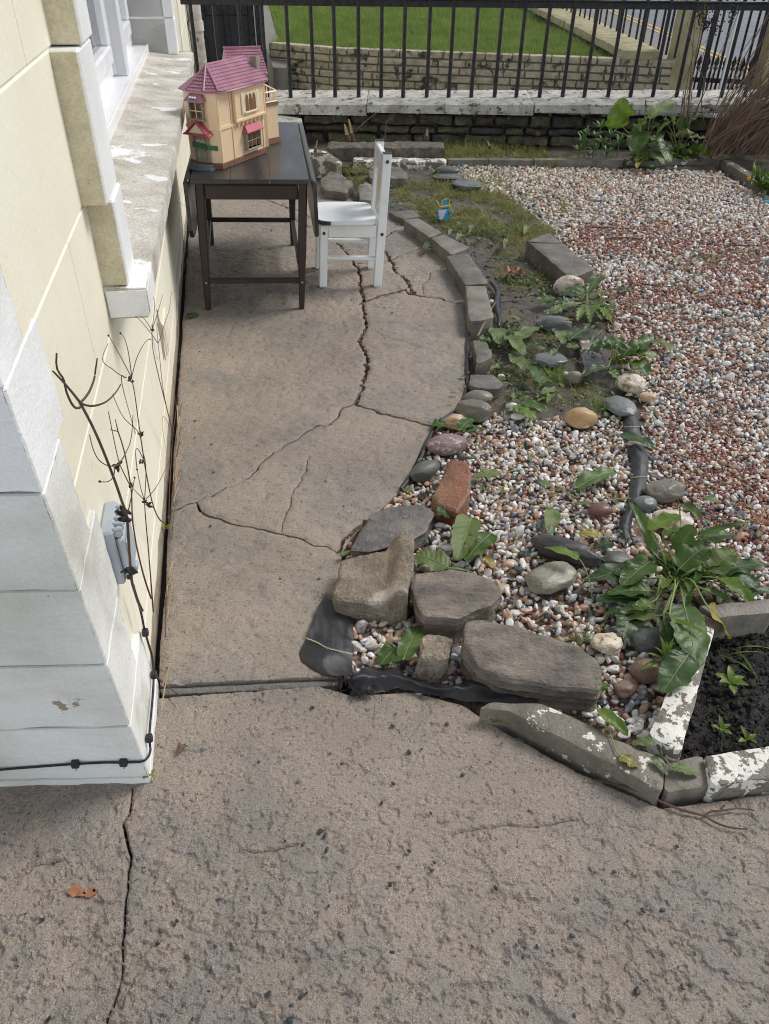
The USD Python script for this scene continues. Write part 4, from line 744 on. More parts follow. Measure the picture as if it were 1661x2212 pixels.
stone("cobble", "smooth dark green-grey cobble touching the path, left of the red brick", 918, 1017, 66, 62, ms_green, 2, .75, .6, .04)
stone("stone", "small tan and orange stone between the purple cobble and the olive stone", 983, 911, 52, 42, ms_orange, 3, .2, .7, .12)
stone("stone", "angular olive-grey stone leaning at the path edge", 1022, 888, 72, 62, ms_olive, 4, -.6, .6, .10, .72, tilt=.2)
stone("cobble", "rounded grey-brown cobble just above the angular olive stone", 1034, 860, 64, 42, ms_greybrown, 5, .0, .6, .05)
stone("cobble", "plump yellow-tan cobble in the middle of the gravel's upper edge", 1254, 904, 72, 56, ms_tan, 6, .1, .68, .05)
stone("cobble", "flat blue-grey cobble sitting on top end of the black strip", 1339, 879, 66, 58, ms_blue, 7, .3, .45, .08)
stone("quartz_stone", "long white quartz stone veined with brown", 1362, 828, 64, 56, ms_quartz, 8, -.75, .6, .12)
stone("stone", "little ribbed tan stone next to the veined white quartz", 1398, 858, 36, 24, ms_orange, 9, -.2, .6, .08, .7, sub=3)
stone("pebble", "egg-shaped brown speckled pebble on the mud", 1240, 816, 37, 32, ms_speck, 10, .1, .8, .04, sub=3)
stone("stone", "wet grey stone lying long below the toothed weed", 1196, 698, 76, 40, ms_grey, 11, -.2, .5, .10, .8)
stone("stone", "flat grey stone half sunk in the mud among torn leaves", 1190, 778, 70, 40, ms_grey, 12, .1, .35, .07, .85)
stone("cobble", "large grey-brown cobble right of the black strip", 1436, 1060, 84, 60, ms_olive, 13, .25, .6, .10, .85)
stone("pebble", "blue-green oval pebble in front of the large grey-brown cobble", 1393, 1088, 52, 44, ms_blue, 14, .1, .65, .04, sub=3)
stone("pebble", "smooth dark red oval pebble on the gravel", 1297, 1101, 54, 38, ms_red, 15, .1, .6, .03, sub=3)
stone("stone", "big pale stone behind the upper leaves of the dock plant", 1452, 1122, 84, 58, ms_quartz, 16, -.2, .55, .08)
stone("cobble", "long black cobble lying in front of the green speckled stone", 1222, 1190, 146, 70, ms_black, 17, -.42, .65, .06, .8)
stone("stone", "green-grey speckled stone with a blunt point, on the gravel", 1191, 1248, 114, 84, ms_lichen, 18, .5, .5, .07, .9)
stone("quartz_stone", "rusty white crystalline lump by the end of the big slate slab", 1312, 1390, 66, 58, ms_quartz2, 19, .1, .6, .16, .9, fine=.05)
stone("cobble", "round brown-red cobble under the dock's lowest leaf", 1396, 1449, 68, 70, ms_brown, 20, .3, .75, .04)
stone("stone", "dark grey-green stone behind the round brown-red cobble", 1400, 1382, 74, 76, ms_green, 21, .3, .6, .10, .85)
stone("stone", "muddy brown stone below the round brown-red cobble", 1352, 1487, 50, 48, ms_brown, 22, .6, .6, .14, .85, sub=3)
stone("stone", "pale round-topped stone under the toothed weed", 1228, 618, 66, 48, ms_quartz, 23, .1, .7, .06)
stone("slate_piece", "dark flat stone at the back of the grass, topmost of three", 966, 368, 58, 20, ms_green, 24, .05, .45, .08, .8, sub=3, cat_="slate")
stone("slate_piece", "thin flat stone at the back of the grass, middle one of three", 968, 381, 66, 14, ms_grey, 25, .05, .25, .08, .8, sub=3, cat_="slate")
stone("slate_piece", "wide flat grey stone at the back of the grass, lowest of three", 1008, 398, 66, 26, ms_grey, 26, -.15, .25, .10, .8, sub=3, cat_="slate")
stone("stone", "dark stone bottom right of the black cobble, under dock leaves", 1330, 1205, 60, 34, ms_green, 27, .1, .4, .1, .8, sub=3)
for k, (u, v, w, h, mt, lab) in enumerate([(1105, 879, 28, 17, m_peb[0], "white pebble beside the grey-brown cobble under a stem"), (1117, 902, 32, 18, m_peb[0], "long white pebble at the upper edge of the lower gravel"), (1082, 815, 16, 12, m_peb[0], "white pebble lying on the mud by the torn leaves"), (1222, 810, 14, 12, m_peb[1], "tiny cream pebble above the egg-shaped pebble"), (1262, 923, 20, 12, m_peb[4], "orange pebble tucked under the plump yellow-tan cobble"),
                                           (1384, 960, 66, 18, ms_quartz, "thin pale stone lying across the black strip"), (1061, 655, 16, 14, m_peb[1], "two-toned pebble at the corner of the last edging block")]):
    stone("pebble", lab, u, v, w, h, mt, 40 + k, .1, .7, .1, sub=2, cat_="pebble", zoff=.004)

def slab(name, label, cat_, pts, z, zb, mat, seed, **k):
    w = xy(pts, z); footprints.append(Polygon(w).buffer(-.006)); c = np.mean(w, 0); tl = k.pop("tilt", (0, 0)); extra = k.pop("topf", None)
    ms = chunk(w, lambda x, y: z + tl[0] * (x - c[0]) + tl[1] * (y - c[1]), zb, seed, k.pop("levels", 8), k.pop("rough", .006), k.pop("strata", 0.0), topf=extra, res=k.pop("res", .0055), **k)
    return single(name, label, cat_, ms, mat, 20)
lay_top = lambda sd, a=.014, sx=9, sy=26: (lambda x, y: a * .45 * ((lambda q: np.floor(q) + np.clip((q - np.floor(q) - .8) / .2, 0, 1))(fb(x * sx / 10 + .01 * fb(x, y, 40, 2, sd), y * sy / 10, 12, 4, sd) * 9) / 9 - .5) + .0055 * (fb(x * sx / 12, y * sy / 12, 55, 5, sd + 3) - .5))
slab("red_brick_half", "muddy red half brick standing tilted on the gravel", "brick", [c13(418, 335), c13(505, 360), c13(535, 430), c13(520, 520), c13(460, 600), c13(350, 545), c13(318, 500)], .060, -.03, m_redbrick, 201, rough=.005, tilt=(.25, .10), levels=6, res=.006, edge=.006)
slab("slate_slab", "grey slate slab flat on the path edge below the red brick", "slate", [c11(500, 500), c11(560, 380), c11(640, 260), c11(760, 205), c11(980, 190), c11(1060, 250), c11(1010, 370), c11(900, 440), c11(760, 470), c11(640, 500)], .035, -.04, m_slate, 202, rough=.005, strata=.007, edge=.0025, topf=lay_top(12, .030))
def l_top(x, y):   # the L-shaped block: low shelf at the left, raised back along the right
    c0, c1 = np.array(G(*c11(740, 780), .06)[:2]), np.array(G(*c11(760, 560), .06)[:2]); d = c1 - c0; n = np.array([d[1], -d[0]]) / np.linalg.norm(d); t = (x - c0[0]) * n[0] + (y - c0[1]) * n[1]
    return .036 * 1 / (1 + np.exp(-(t - .012) / .006)) + .010 * (fb(x, y, 40, 4, 7) - .5) + .006 * (fb(x, y, 90, 3, 8) - .5)
slab("concrete_block", "L-shaped rough concrete block with lime stains on its low shelf", "concrete block", [c11(388, 820), c11(440, 560), c11(600, 515), c11(735, 500), c11(780, 420), c11(920, 440), c11(915, 640), c11(875, 850), c11(640, 840)], .058, -.03, m_lblock, 203, rough=.006, topf=l_top, levels=6, res=.006, edge=.006)
slab("slate_rock", "thick layered slate rock with a rusty top, right of the L-shaped block", "slate", [c11(905, 740), c11(935, 650), c11(1180, 630), c11(1330, 650), c11(1450, 690), c11(1520, 770), c11(1440, 860), c11(1300, 910), c11(1220, 950), c11(1000, 940), c11(960, 880)], .075, -.03, m_slate_b, 204, rough=.005, strata=.009, edge=.0025, topf=lay_top(14, .022), levels=11)
slab("rubble_block", "small square rough brown block standing by the black membrane", "concrete block", [c11(960, 1075), c11(1040, 1035), c11(1175, 1075), c11(1165, 1200), c11(1080, 1225), c11(955, 1215)], .068, -.03, m_rubbleblock, 205, rough=.008, levels=6, res=.006, topf=lambda x, y: .020 * (fb(x, y, 45, 4, 9) - .5), edge=.007)
slab("slate_slab", "largest brown slate slab, lying long over the black membrane's edge", "slate", [c20(-10, 935), c20(130, 955), c20(300, 1010), c20(470, 1050), c20(600, 1120), c20(635, 1190), c20(630, 1290), c20(450, 1280), c20(250, 1260), c20(0, 1225), c20(-130, 1170), c20(-215, 1050), c20(-220, 940), c20(-130, 915)], .078, -.03, m_slate_b, 206, rough=.005, strata=.007, edge=.0025, topf=lay_top(16, .020, 22, 7), levels=11, tilt=(-.02, .16))

# lay the gravel, leaving out what would sit inside a stone
FP = unary_union(footprints)
pos = np.vstack([q[0] for q in parts_]); quat = np.vstack([q[1] for q in parts_]); scl = np.vstack([q[2] for q in parts_]); idx = np.concatenate([q[3] for q in parts_])
ok = ~shapely.contains_xy(FP, pos[:, 0], pos[:, 1]); order_rest = [pos[ok], quat[ok], scl[ok], idx[ok]]
ok = ~shapely.contains_xy(FP, near[0][:, 0], near[0][:, 1]); npz = [near[0][ok], near[1][ok], near[2][ok], near[3][ok]]
vis = npz[0]; dd = np.array([depth(q) for q in vis]); uu = npz[2][:, 0] / dd; pick = np.argsort(-uu)[:300]; restn = np.setdiff1d(np.arange(len(vis)), pick)
def qmat(q):
    w, x, y, z = q; return np.array([[1 - 2 * (y * y + z * z), 2 * (x * y - w * z), 2 * (x * z + w * y)], [2 * (x * y + w * z), 1 - 2 * (x * x + z * z), 2 * (y * z - w * x)], [2 * (x * z - w * y), 2 * (y * z + w * x), 1 - 2 * (x * x + y * y)]])
for i in pick:
    c = npz[3][i] // NSH; v, f = pebble(int(npz[3][i]) * 3 + int(i) % 5, 2); v = (v * npz[2][i][0]) @ qmat(npz[1][i]).T + npz[0][i]
    put(uniq("/World/gravel_bed", "pebble"), (v, f), m_peb[c], True, np.zeros(3))
allp = [np.vstack([order_rest[k], npz[k][restn]]) if k < 3 else np.concatenate([order_rest[k], npz[k][restn]]) for k in range(4)]
instancer("/World/gravel_bed/loose_gravel", "loose small pebbles of the gravel bed", None, protos, *allp)

# ------------------------------------------------------------------ black weed membrane
def cloth(grid, name, label, mat=None, thread=None, th=.0015, extra=None, lump=.0028):
    g = np.asarray(grid, float); n, m = g.shape[:2]
    from scipy.ndimage import zoom as zm
    K = 6; gg = np.stack([zm(g[..., k], (((n - 1) * K + 1) / n, ((m - 1) * K + 1) / m), order=3 if min(n, m) > 3 else 1, grid_mode=False, mode="nearest") for k in range(3)], -1); n, m = gg.shape[:2]
    gg[..., 2] += lump * ((meshkit.fbm(gg * [30, 30, 5], 3, 4) - .5) * 2 + 1.2 * (np.abs(meshkit.fbm(gg * [52, 34, 5] + 9, 3, 7) - .5) * 4 - .4))
    i, j = np.meshgrid(np.arange(n - 1), np.arange(m - 1), indexing="ij"); a = i * m + j; F = np.stack([a, a + 1, a + m + 1, a + m], -1).reshape(-1, 4); F = np.vstack([F[:, [0, 1, 2]], F[:, [0, 2, 3]]])
    V = gg.reshape(-1, 3); N = len(V); t = Thing(name, label, "membrane"); t.add("sheet", (np.vstack([V, V - [0, 0, th]]), np.vstack([F, F[:, ::-1] + N])), mat or m_membrane, smooth=True)
    if extra: extra(t, gg)
    t.done(); return gg
def gp(f, x, y, z): return G(*f(x, y), z)
def fringe(t, gg):
    r = np.random.default_rng(5)
    for k in range(46):
        p = gp(c11, r.uniform(380, 720), r.uniform(1310, 1330) + 20, .004); q = p + np.array([r.normal(.0, .012), -r.uniform(.015, .05), r.uniform(-.001, .010)]); mid = (p + q) / 2 + [r.normal(0, .006), 0, .006]
        q[2] = max(q[2], .003); t.add("loose_thread", tube(smoothpath([p, mid, q], 6), .0007, 4), m_membrane)
    for k in range(26):
        p = gp(c11, 345 + r.uniform(-5, 45), 800 + r.uniform(-10, 40), .010); q = p + np.array([-r.uniform(.004, .02), r.uniform(.002, .012), 0]); t.add("loose_thread", tube([p, q], .0006, 4), m_membrane)
    pts = smoothpath([gp(c11, x, y, .0165) for x, y in ((208, 1085), (270, 1108), (350, 1150), (430, 1170), (515, 1190))], 40); pts[:, 1] += .0016 * np.sin(np.arange(40) * 1.9); t.add("stitching", tube(pts, .0011, 5), m_thread, label="cream zigzag stitching thread")
flap = [[gp(c11, 325, 818, .008), gp(c11, 400, 850, .014), gp(c11, 470, 890, .012), gp(c11, 545, 925, .004)],
        [gp(c11, 270, 910, .012), gp(c11, 350, 940, .014), gp(c11, 440, 960, .012), gp(c11, 530, 1010, .002)],
        [gp(c11, 212, 1075, .012), gp(c11, 310, 1110, .014), gp(c11, 420, 1130, .013), gp(c11, 520, 1150, .002)],
        [gp(c11, 160, 1215, .004), gp(c11, 270, 1240, .016), gp(c11, 390, 1250, .012), gp(c11, 515, 1260, .004)],
        [gp(c11, 240, 1282, .003), gp(c11, 310, 1325, .005), gp(c11, 410, 1335, .010), gp(c11, 520, 1345, .004)]]
cloth(flap, "membrane_flap", "frayed flap of black weed membrane with a cream thread, on the path", extra=fringe)
top = [(515, 1330), (600, 1285), (700, 1275), (810, 1290), (960, 1360), (1120, 1395), (1250, 1375), (1400, 1345), (1560, 1370), (1700, 1385), (1850, 1400), (1930, 1420)]
bot = [(520, 1430), (590, 1445), (690, 1440), (820, 1418), (960, 1445), (1110, 1468), (1230, 1500), (1400, 1512), (1560, 1512), (1700, 1508), (1850, 1500), (1925, 1480)]
rows = []
for (a, b), (c, d) in zip(top, bot):
    rows.append([gp(c11, a, b, -.01), gp(c11, a + (c - a) * .25, b + (d - b) * .25, .024), gp(c11, a + (c - a) * .6, b + (d - b) * .6, .016), gp(c11, c, d, .003)])
def fr2(t, gg):
    r = np.random.default_rng(8)
    for k in range(40):
        p = gp(c11, 560 + r.normal(0, 45), 1435 + r.normal(0, 6), .006); q = p + np.array([r.normal(0, .010), -r.uniform(.008, .028), 0]); q[2] = .003; t.add("loose_thread", tube(smoothpath([p, (p + q) / 2 + [r.normal(0, .004), 0, .004], q], 5), .0006, 4), m_membrane)
cloth(rows, "membrane_edge", "rumpled black membrane edge bulging along the front of the gravel", extra=fr2, lump=.006)
L_ = [(1445, 40), (1440, 130), (1378, 145), (1385, 220), (1420, 300), (1412, 420), (1408, 520), (1385, 610), (1352, 680), (1368, 770)]
stripc = [((1378, 60), (1460, 40)), ((1372, 150), (1462, 140)), ((1385, 220), (1480, 205)), ((1405, 290), (1505, 275)), ((1420, 350), (1515, 350)), ((1412, 430), (1505, 430)), ((1408, 520), (1490, 525)), ((1385, 605), (1440, 625)), ((1350, 690), (1420, 700)), ((1360, 760), (1420, 770))]
cloth([[gp(c13, a[0], a[1], .000), gp(c13, a[0] * .7 + b[0] * .3, a[1] * .7 + b[1] * .3, .012), gp(c13, a[0] * .3 + b[0] * .7, a[1] * .3 + b[1] * .7, .012), gp(c13, b[0], b[1], .000)] for a, b in stripc], "membrane_strip", "folded black membrane strip dividing the two gravel areas",
      extra=lambda t, gg: [t.add("stitching", tube([gp(c13, x, y, .0165 - .010 * abs((x - c_) / 45) ** 2) for x, y in zip(np.linspace(c_ - 42, c_ + 44, 9), np.linspace(y_, y_ - 4, 9))], .0008, 4), m_thread) for c_, y_ in ((1420, 150), (1458, 428))])
ed = [(1008, 700), (1006, 770), (1002, 850), (985, 884), (935, 928), (908, 985), (888, 1022), (862, 1062)]
single("membrane_lip", "thin black lip of membrane showing along the edge of the path", "membrane", tube(smoothpath([np.r_[G(u + 4, v, .0)[:2], .004 + .004 * math.sin(i * 2)] for i, (u, v) in enumerate(ed)], 60), [.007 + .002 * math.sin(k * .7) for k in range(60)], 6), m_membrane, True)
single("membrane_scrap", "black folded scrap of membrane in the mud by the last edging block", "membrane", tube(smoothpath([gp(c16, 545, 345, .01), gp(c16, 590, 400, .015), gp(c16, 585, 500, .016), gp(c16, 600, 560, .018), gp(c16, 595, 615, .01)], 30), [.006 + .008 * math.sin(k / 29 * 3.1) for k in range(30)], 8), m_membrane, True)

# ------------------------------------------------------------------ the small drop-leaf table
TZ = .512
tb = Thing("drop_leaf_table", "small dark wooden table with both flaps down, standing against the house wall", "table")
n0, n1, f1 = G(410, 388, TZ), G(668, 388, TZ), G(642, 264, TZ); f0 = n0 + f1 - n1
def lerp(a, b, t): return a + (b - a) * t
for k in range(3):
    a, b = lerp(n0, n1, k / 3 + .0008), lerp(n0, n1, (k + 1) / 3 - .0008); c, d = lerp(f0, f1, (k + 1) / 3 - .0008), lerp(f0, f1, k / 3 + .0008); P = np.array([a, b, c, d]); cc = P.mean(0)
    ins = lambda s: cc + (P - cc) * [1 - (1 - s) * .25, 1 - (1 - s) * .3, 1]
    tb.add("top_board", hull(np.vstack([ins(.985) , P - [0, 0, .004], P - [0, 0, .014], ins(.985) - [0, 0, .018]])), m_wood)
side = (f1 - n1) / np.linalg.norm(f1 - n1); acr = (n1 - n0) / np.linalg.norm(n1 - n0)
def leaf_board(p, q, outd, lab):
    L = np.linalg.norm(q - p); e = (q - p) / L; hh = .235
    prof = [(0, -.012), (0.0, -hh * .80), (.03, -hh * .95), (.10, -hh), (L - .10, -hh), (L - .03, -hh * .95), (L, -hh * .80), (L, -.012)]
    v, f = prism(prof, 0, .015); dn = np.array([0, 0, 1.0]) - outd * .012
    i = tb.add("drop_leaf", xf((v, f), p + outd * .012, e, dn, outd), m_wood, label=lab); tb.add("leaf_edge", beam(p + outd * .012 + [0, 0, -.008], q + outd * .012 + [0, 0, -.008], .018, .016, ch=.006), m_wood, parent=i)
nrm = np.array([side[1], -side[0], 0]); leaf_board(n1, f1, nrm, "right flap hanging beside the chair"); leaf_board(n0, f0, -nrm, "left flap hanging against the wall")
legs = {}
for nm, bot, tp in (("fl", (450, 667), GY(431, 396, 3.065)), ("fr", (652, 665), GY(654, 396, 3.085)), ("rl", (458, 529), GY(446, 412, 3.85)), ("rr", (632.5, 529), GY(631, 412, 3.86))):
    b = G(*bot, 0.0); t = b + (tp - b) * ((TZ - .019 - b[2]) / (tp[2] - b[2])); legs[nm] = (b, t); d = (t - b) / np.linalg.norm(t - b)
    s = acr - d * (acr @ d); s /= np.linalg.norm(s); u = np.cross(d, s); v = []
    for q, w in ((b, .0095), (b + d * .006, .011), (lerp(b, t, .55), .0165), (t, .0165)):
        v += [q + s * a * w * c1 + u * bb * w * c2 for a in (-1, 1) for bb in (-1, 1) for c1, c2 in ((1, .75), (.75, 1))]
    i = tb.add("leg", hull(v), m_wood_leg)
    if nm[0] == "f": tb.add("screw", tube([lerp(b, t, .235) - np.cross(acr, [0, 0, 1]) * -.0 + np.array([side[0], side[1], 0]) * -.0165, lerp(b, t, .235) + np.array([side[0], side[1], 0]) * -.0195], .0045, 10), m_metal, parent=i)
def at(nm, z): b, t = legs[nm]; return b + (t - b) * (z / t[2])
for a, b, z, h in (("fl", "fr", .462, .055), ("rl", "rr", .462, .055), ("fl", "rl", .462, .055), ("fr", "rr", .462, .055)): tb.add("apron", beam(lerp(at(a, z), at(b, z), .045), lerp(at(a, z), at(b, z), .955), .016, h), m_wood_leg)
for a, b, z in (("fl", "fr", .118), ("fl", "rl", .118), ("fr", "rr", .118)): tb.add("stretcher", beam(lerp(at(a, z), at(b, z), .03), lerp(at(a, z), at(b, z), .97), .018, .020), m_wood_leg)
tb.add("stretcher", beam(lerp(at("rl", .12), at("rr", .12), .03), lerp(at("rl", .12), at("rr", .12), .97), .018, .020), m_wood_leg)
tb.done()

# ------------------------------------------------------------------ the child's chair
chr_ = Thing("child_chair", "small white painted child's chair with chipped edges beside the table", "chair")
co0 = np.array([-.190, 3.437, 0]); ya = math.radians(3.0); cx_, cy_ = np.array([math.cos(ya), math.sin(ya), 0]), np.array([-math.sin(ya) - .10, math.cos(ya), 0]); cy_ /= np.linalg.norm(cy_)
def ch(x, y, z): return co0 + cx_ * x + cy_ * y + np.array([0, 0, z])
def chb(x0, x1, y0, y1, z0, z1, c=.003): return xf(box(x0, x1, y0, y1, z0, z1, c), co0, cx_, cy_)
def post_(p, q, w, d):
    v = [];
    for s, k in ((p, .85), (lerp(p, q, .02), 1), (lerp(p, q, .99), 1), (q, .9)): v += [s + cx_ * a * w * k / 2 * c1 + cy_ * b * d * k / 2 * c2 for a in (-1, 1) for b in (-1, 1) for c1, c2 in ((1, .84), (.84, 1))]
    return hull(v)
for y in (-.112, .112):
    chr_.add("front_leg", post_(ch(-.118 , y, 0), ch(-.104, y, .268), .034, .034), m_chair)
    i = chr_.add("back_post", post_(ch(.122, y, 0), ch(.158, y, .548), .036, .030), m_chair)
    chr_.add("bare_top", chb(.158 - .0185, .158 + .0185, y - .0155, y + .0155, .5485, .5515, .001), m_chip, parent=i)
    chr_.add("side_rail", chb(-.088, .118, y - .009, y + .009, .215, .268), m_chair)
    chr_.add("stretcher", tube([ch(-.10, y, .128), ch(.122, y, .124)], .0105, 10), m_chair, smooth=50)
    if y < 0:
        for x, z in ((-.106, .236), (.139, .232), (.157, .520)): chr_.add("screw_cap", tube([ch(x, y - .0145, z), ch(x, y - .0195, z)], .0065, 10), m_metal if z > .6 else m_chip)
for x in (-.105,): chr_.add("front_rail", chb(x - .009, x + .009, -.094, .094, .215, .268), m_chair)
sp = []
for a in np.linspace(0, 2 * math.pi, 64, endpoint=False):
    sx, sy = math.cos(a), math.sin(a); e = 5.0; k = (abs(sx) ** e + abs(sy) ** e) ** (-1 / e); sp.append((-.006 + .134 * sx * k, .142 * sy * k))
sp = [(min(x, .118), y) for x, y in sp]; P = np.array(sp); c = P.mean(0)
st_ = np.vstack([np.column_stack([c + (P - c) * k, np.full(len(P), z)]) for k, z in ((.985, .290), (1, .287), (1, .276), (.985, .272))]); i_seat = chr_.add("seat", xf(hull(st_), co0, cx_, cy_), m_chair)
edge_i = [k for k in range(64) if sp[k][0] < -.085 and sp[k][1] < -.05]; ep = [sp[k] for k in range(30, 48)]
chr_.add("chipped_edge", tube([ch(x * 1.003, y * 1.003, .2865) for x, y in ep if x < -.088], .0030, 6), m_chip, parent=i_seat)
chr_.add("chipped_corner", tube([ch(x * 1.004, y * 1.004, .281) for x, y in ep if x < -.075 and y < -.08], .0075, 8), m_chip, parent=i_seat)
chr_.add("back_rail", beam(ch(.151, -.097, .497), ch(.151, .097, .497), .020, .088), m_chair)
chr_.add("back_slat", beam(ch(.138, 0, .288), ch(.149, 0, .452), .014, .105, up=tuple(cy_)), m_chair_cream)
chr_.done()

# ------------------------------------------------------------------ the toy house on the table
m_peach = M("peach_plastic", R((.74, .51, .29), (.80, .58, .36), (.83, .63, .42)), 9, 4, (.35, .5), (320, .12, .0006), spots=[(90, .735, .02, (.35, .22, .08)), (7, .68, .12, (.70, .50, .20))])
def brickplastic(name, c, sc):
    return usdkit.material(stage, f"/World/Looks/{name}", {"geo": ("geometry", {}), "mp": ("mapping", {"rotation": (1.5708, 0, -1.139), "mapping_type": "texture"}), "b": ("brick_texture", {"color1": c, "color2": tuple(x * .97 for x in c), "mortar": tuple(x * .84 for x in c), "scale": sc, "mortar_size": .012, "brick_width": .5, "row_height": .22}),
        "bp": ("bump", {"strength": .5, "distance": .0012, "invert": True}), "p": ("principled_bsdf", {"roughness": .42})}, [("geo.position", "mp.vector"), ("mp.vector", "b.vector"), ("b.color", "p.base_color"), ("b.fac", "bp.height"), ("bp.normal", "p.normal")], surface="p.BSDF")
m_pbrick = brickplastic("peach_brick_plastic", (.81, .60, .37), 26)
m_roof = M("mauve_roof_plastic", R((.32, .14, .19), (.38, .175, .23), (.44, .22, .275)), 14, 5, (.3, .45), (300, .12, .0006), spots=[(60, .74, .03, (.2, .12, .1))])
m_pink = M("pink_awning_plastic", R((.40, .060, .105), (.45, .075, .125)), 14, 4, (.3, .45), None)
m_greyp = M("grey_green_plastic", R((.25, .235, .17), (.33, .31, .235)), 20, 5, (.4, .55), (300, .2, .0006))
m_plinth = M("brown_brick_plastic", R((.155, .072, .042), (.22, .105, .065), (.26, .13, .085)), 30, 5, (.45, .6), (300, .2, .0006))
m_step = M("slate_grey_plastic", R((.11, .12, .135), (.15, .165, .18)), 20, 4, (.35, .5), None)
m_ivoryp = M("ivory_plastic", R((.74, .62, .42), (.80, .70, .50)), 12, 4, (.35, .5), None)
m_inside = M("brown_interior", R((.13, .055, .025), (.24, .115, .055)), 30, 4, (.6, .8), None)
m_tape = M("green_tape", R((.030, .17, .055), (.055, .23, .08)), 25, 4, (.25, .4), None, transl=.1)
dh0 = np.array([-.653, 3.175, TZ + .001]); dx = np.array([.418, .908, 0]); dx /= np.linalg.norm(dx); dy = np.array([-dx[1], dx[0], 0])
def dm(m): return xf(m, dh0, dx, dy)
def dp_(x, y, z): return dh0 + dx * x + dy * y + np.array([0, 0, z])
dhs = Thing("toy_house", "plastic toy house with mauve tiled roof and peach walls on the table", "toy house")
bay = [(.012, .002), (.315, .002), (.315, .15), (.012, .15), (-.003, .115), (-.003, .036)]
def grow(d): return Polygon(bay).buffer(d, join_style=2)
i_wall = dhs.add("wall", dm(cat([prism(grow(0), .022, .142), prism(grow(0), .1425, .266)])), m_pbrick)
i_pl = dhs.add("plinth", dm(prism(grow(.003), 0, .022)), m_plinth)
for k in range(27): dhs.add("plinth_brick", dm(box(.004 + .0117 * k, .0146 + .0117 * k, -.0035, -.0008, .001, .0215, .0012)), m_plinth, parent=i_pl)
dhs.add("band_course", dm(prism(grow(.0035), .137, .1475)), m_peach)
dhs.add("smooth_bay_face", dm(cat([prism([(-.0005, .1145), (-.0042, .1145), (-.0042, .0365), (-.0005, .0365)], .0222, .2655)])), m_peach)
v, f = prism([(-.0035, .0362), (.0115, .0012), (.0095, .0005), (-.0048, .0355)], .0222, .2655); dhs.add("smooth_bay_face", dm((v, f)), m_peach)
for x0, x1 in ((.0118, .019), (.093, .0965), (.305, .316)): dhs.add("corner_strip", dm(box(x0, x1, -.0012, .0015, .0222, .266, .0008)), m_peach)
i_up = dhs.add("upper_storey_panel", dm(box(.112, .316, -.0105, .0018, .1478, .262, .001)), m_pbrick)
dhs.add("panel_moulding", dm(cat([box(.110, .318, -.0135, .001, .1476, .1575, .0015)])), m_peach, parent=i_up); dhs.add("panel_moulding", dm(box(.110, .117, -.0125, .001, .158, .262, .001)), m_peach, parent=i_up); dhs.add("panel_moulding", dm(box(.311, .318, -.0125, .001, .158, .262, .001)), m_peach, parent=i_up)
for k in range(7): dhs.add("bracket", dm(box(.128 + .029 * k, .133 + .029 * k, -.009, .0015, .130, .1474, .0012)), m_peach, parent=i_up)
# roofs with single tiles
def roof_slope(P, label, parent, tile=(.0130, .0150)):
    P = np.array(P, float); eave = P[1] - P[0]; e = eave / np.linalg.norm(eave); nrm = np.cross(e, P[-1] - P[0]); nrm /= np.linalg.norm(nrm)
    if nrm[2] < 0: nrm = -nrm
    up = np.cross(nrm, e); up = up if up[2] > 0 else -up; pl = Polygon([((q - P[0]) @ e, (q - P[0]) @ up) for q in P]); x0, y0, x1, y1 = pl.bounds; row = 0; y = y0
    while y < y1:
        x = x0 + (tile[0] / 2 if row % 2 else 0) - tile[0] / 2
        while x < x1:
            c = pl.intersection(shapely.box(x + .0009, y, x + tile[0] - .0009, y + tile[1]))
            if c.area > tile[0] * tile[1] * .25 and c.geom_type == "Polygon":
                q = np.array(c.exterior.coords)[:-1]; lo = [P[0] + e * a + up * b + nrm * .0002 for a, b in q]; hi = [P[0] + e * (a * .97 + (x + tile[0] / 2) * .03) + up * b + nrm * (.0042 - .0032 * (b - y) / tile[1] - .0012 * abs(a - x - tile[0] / 2) / tile[0] * 2) for a, b in q]
                if len(q) >= 3: dhs.add("roof_tile", hull(lo + hi + [P[0] + e * (x + tile[0] / 2) + up * max(y - .0012, y0) + nrm * .0052] if c.area > tile[0] * tile[1] * .9 else lo + hi), m_roof, parent=parent)
            x += tile[0]
        y += tile[1]; row += 1
zr, ze = .340, .268
Ap, Rr = (.072, .076, zr), (.325, .076, zr)
E_ = [(-.016, .116), (-.016, .034), (.010, -.014), (.108, -.014), (.108, -.024), (.330, -.024), (.330, .172), (.010, .168)]
sol = [np.array([*q, ze - .006 if k != 4 and k != 5 else ze - .006]) for k, q in enumerate(E_)]
roof_mesh = hull([np.array([*q, ze - .005]) for q in E_ if q != (.108, -.014)] + [np.array([*q, ze]) for q in (E_[0], E_[1], E_[2], (.115, -.020), (.330, -.024), E_[6], E_[7])] + [np.array(Ap) - [0, 0, .001], np.array(Rr) - [0, 0, .001]])
i_roof = dhs.add("main_roof", dm(roof_mesh), m_roof)
w3 = lambda q: dp_(*q)
roof_slope([w3((-.016, .116, ze)), w3((-.016, .034, ze)), w3(Ap)], "", i_roof)
roof_slope([w3((-.016, .034, ze)), w3((.010, -.014, ze)), w3(Ap)], "", i_roof)
roof_slope([w3((.010, -.016, ze)), w3((.330, -.026, ze)), w3(Rr), w3(Ap)], "", i_roof)
for a, b in ((Ap, Rr), (Ap, (-.016, .034, ze)), (Ap, (.010, -.014, ze)), (Ap, (-.016, .116, ze)), ((.330, -.024, ze), Rr)): dhs.add("ridge_cap", tube([w3(a) + [0, 0, .003], w3(b) + [0, 0, .003]], .0042, 6), m_roof, parent=i_roof)
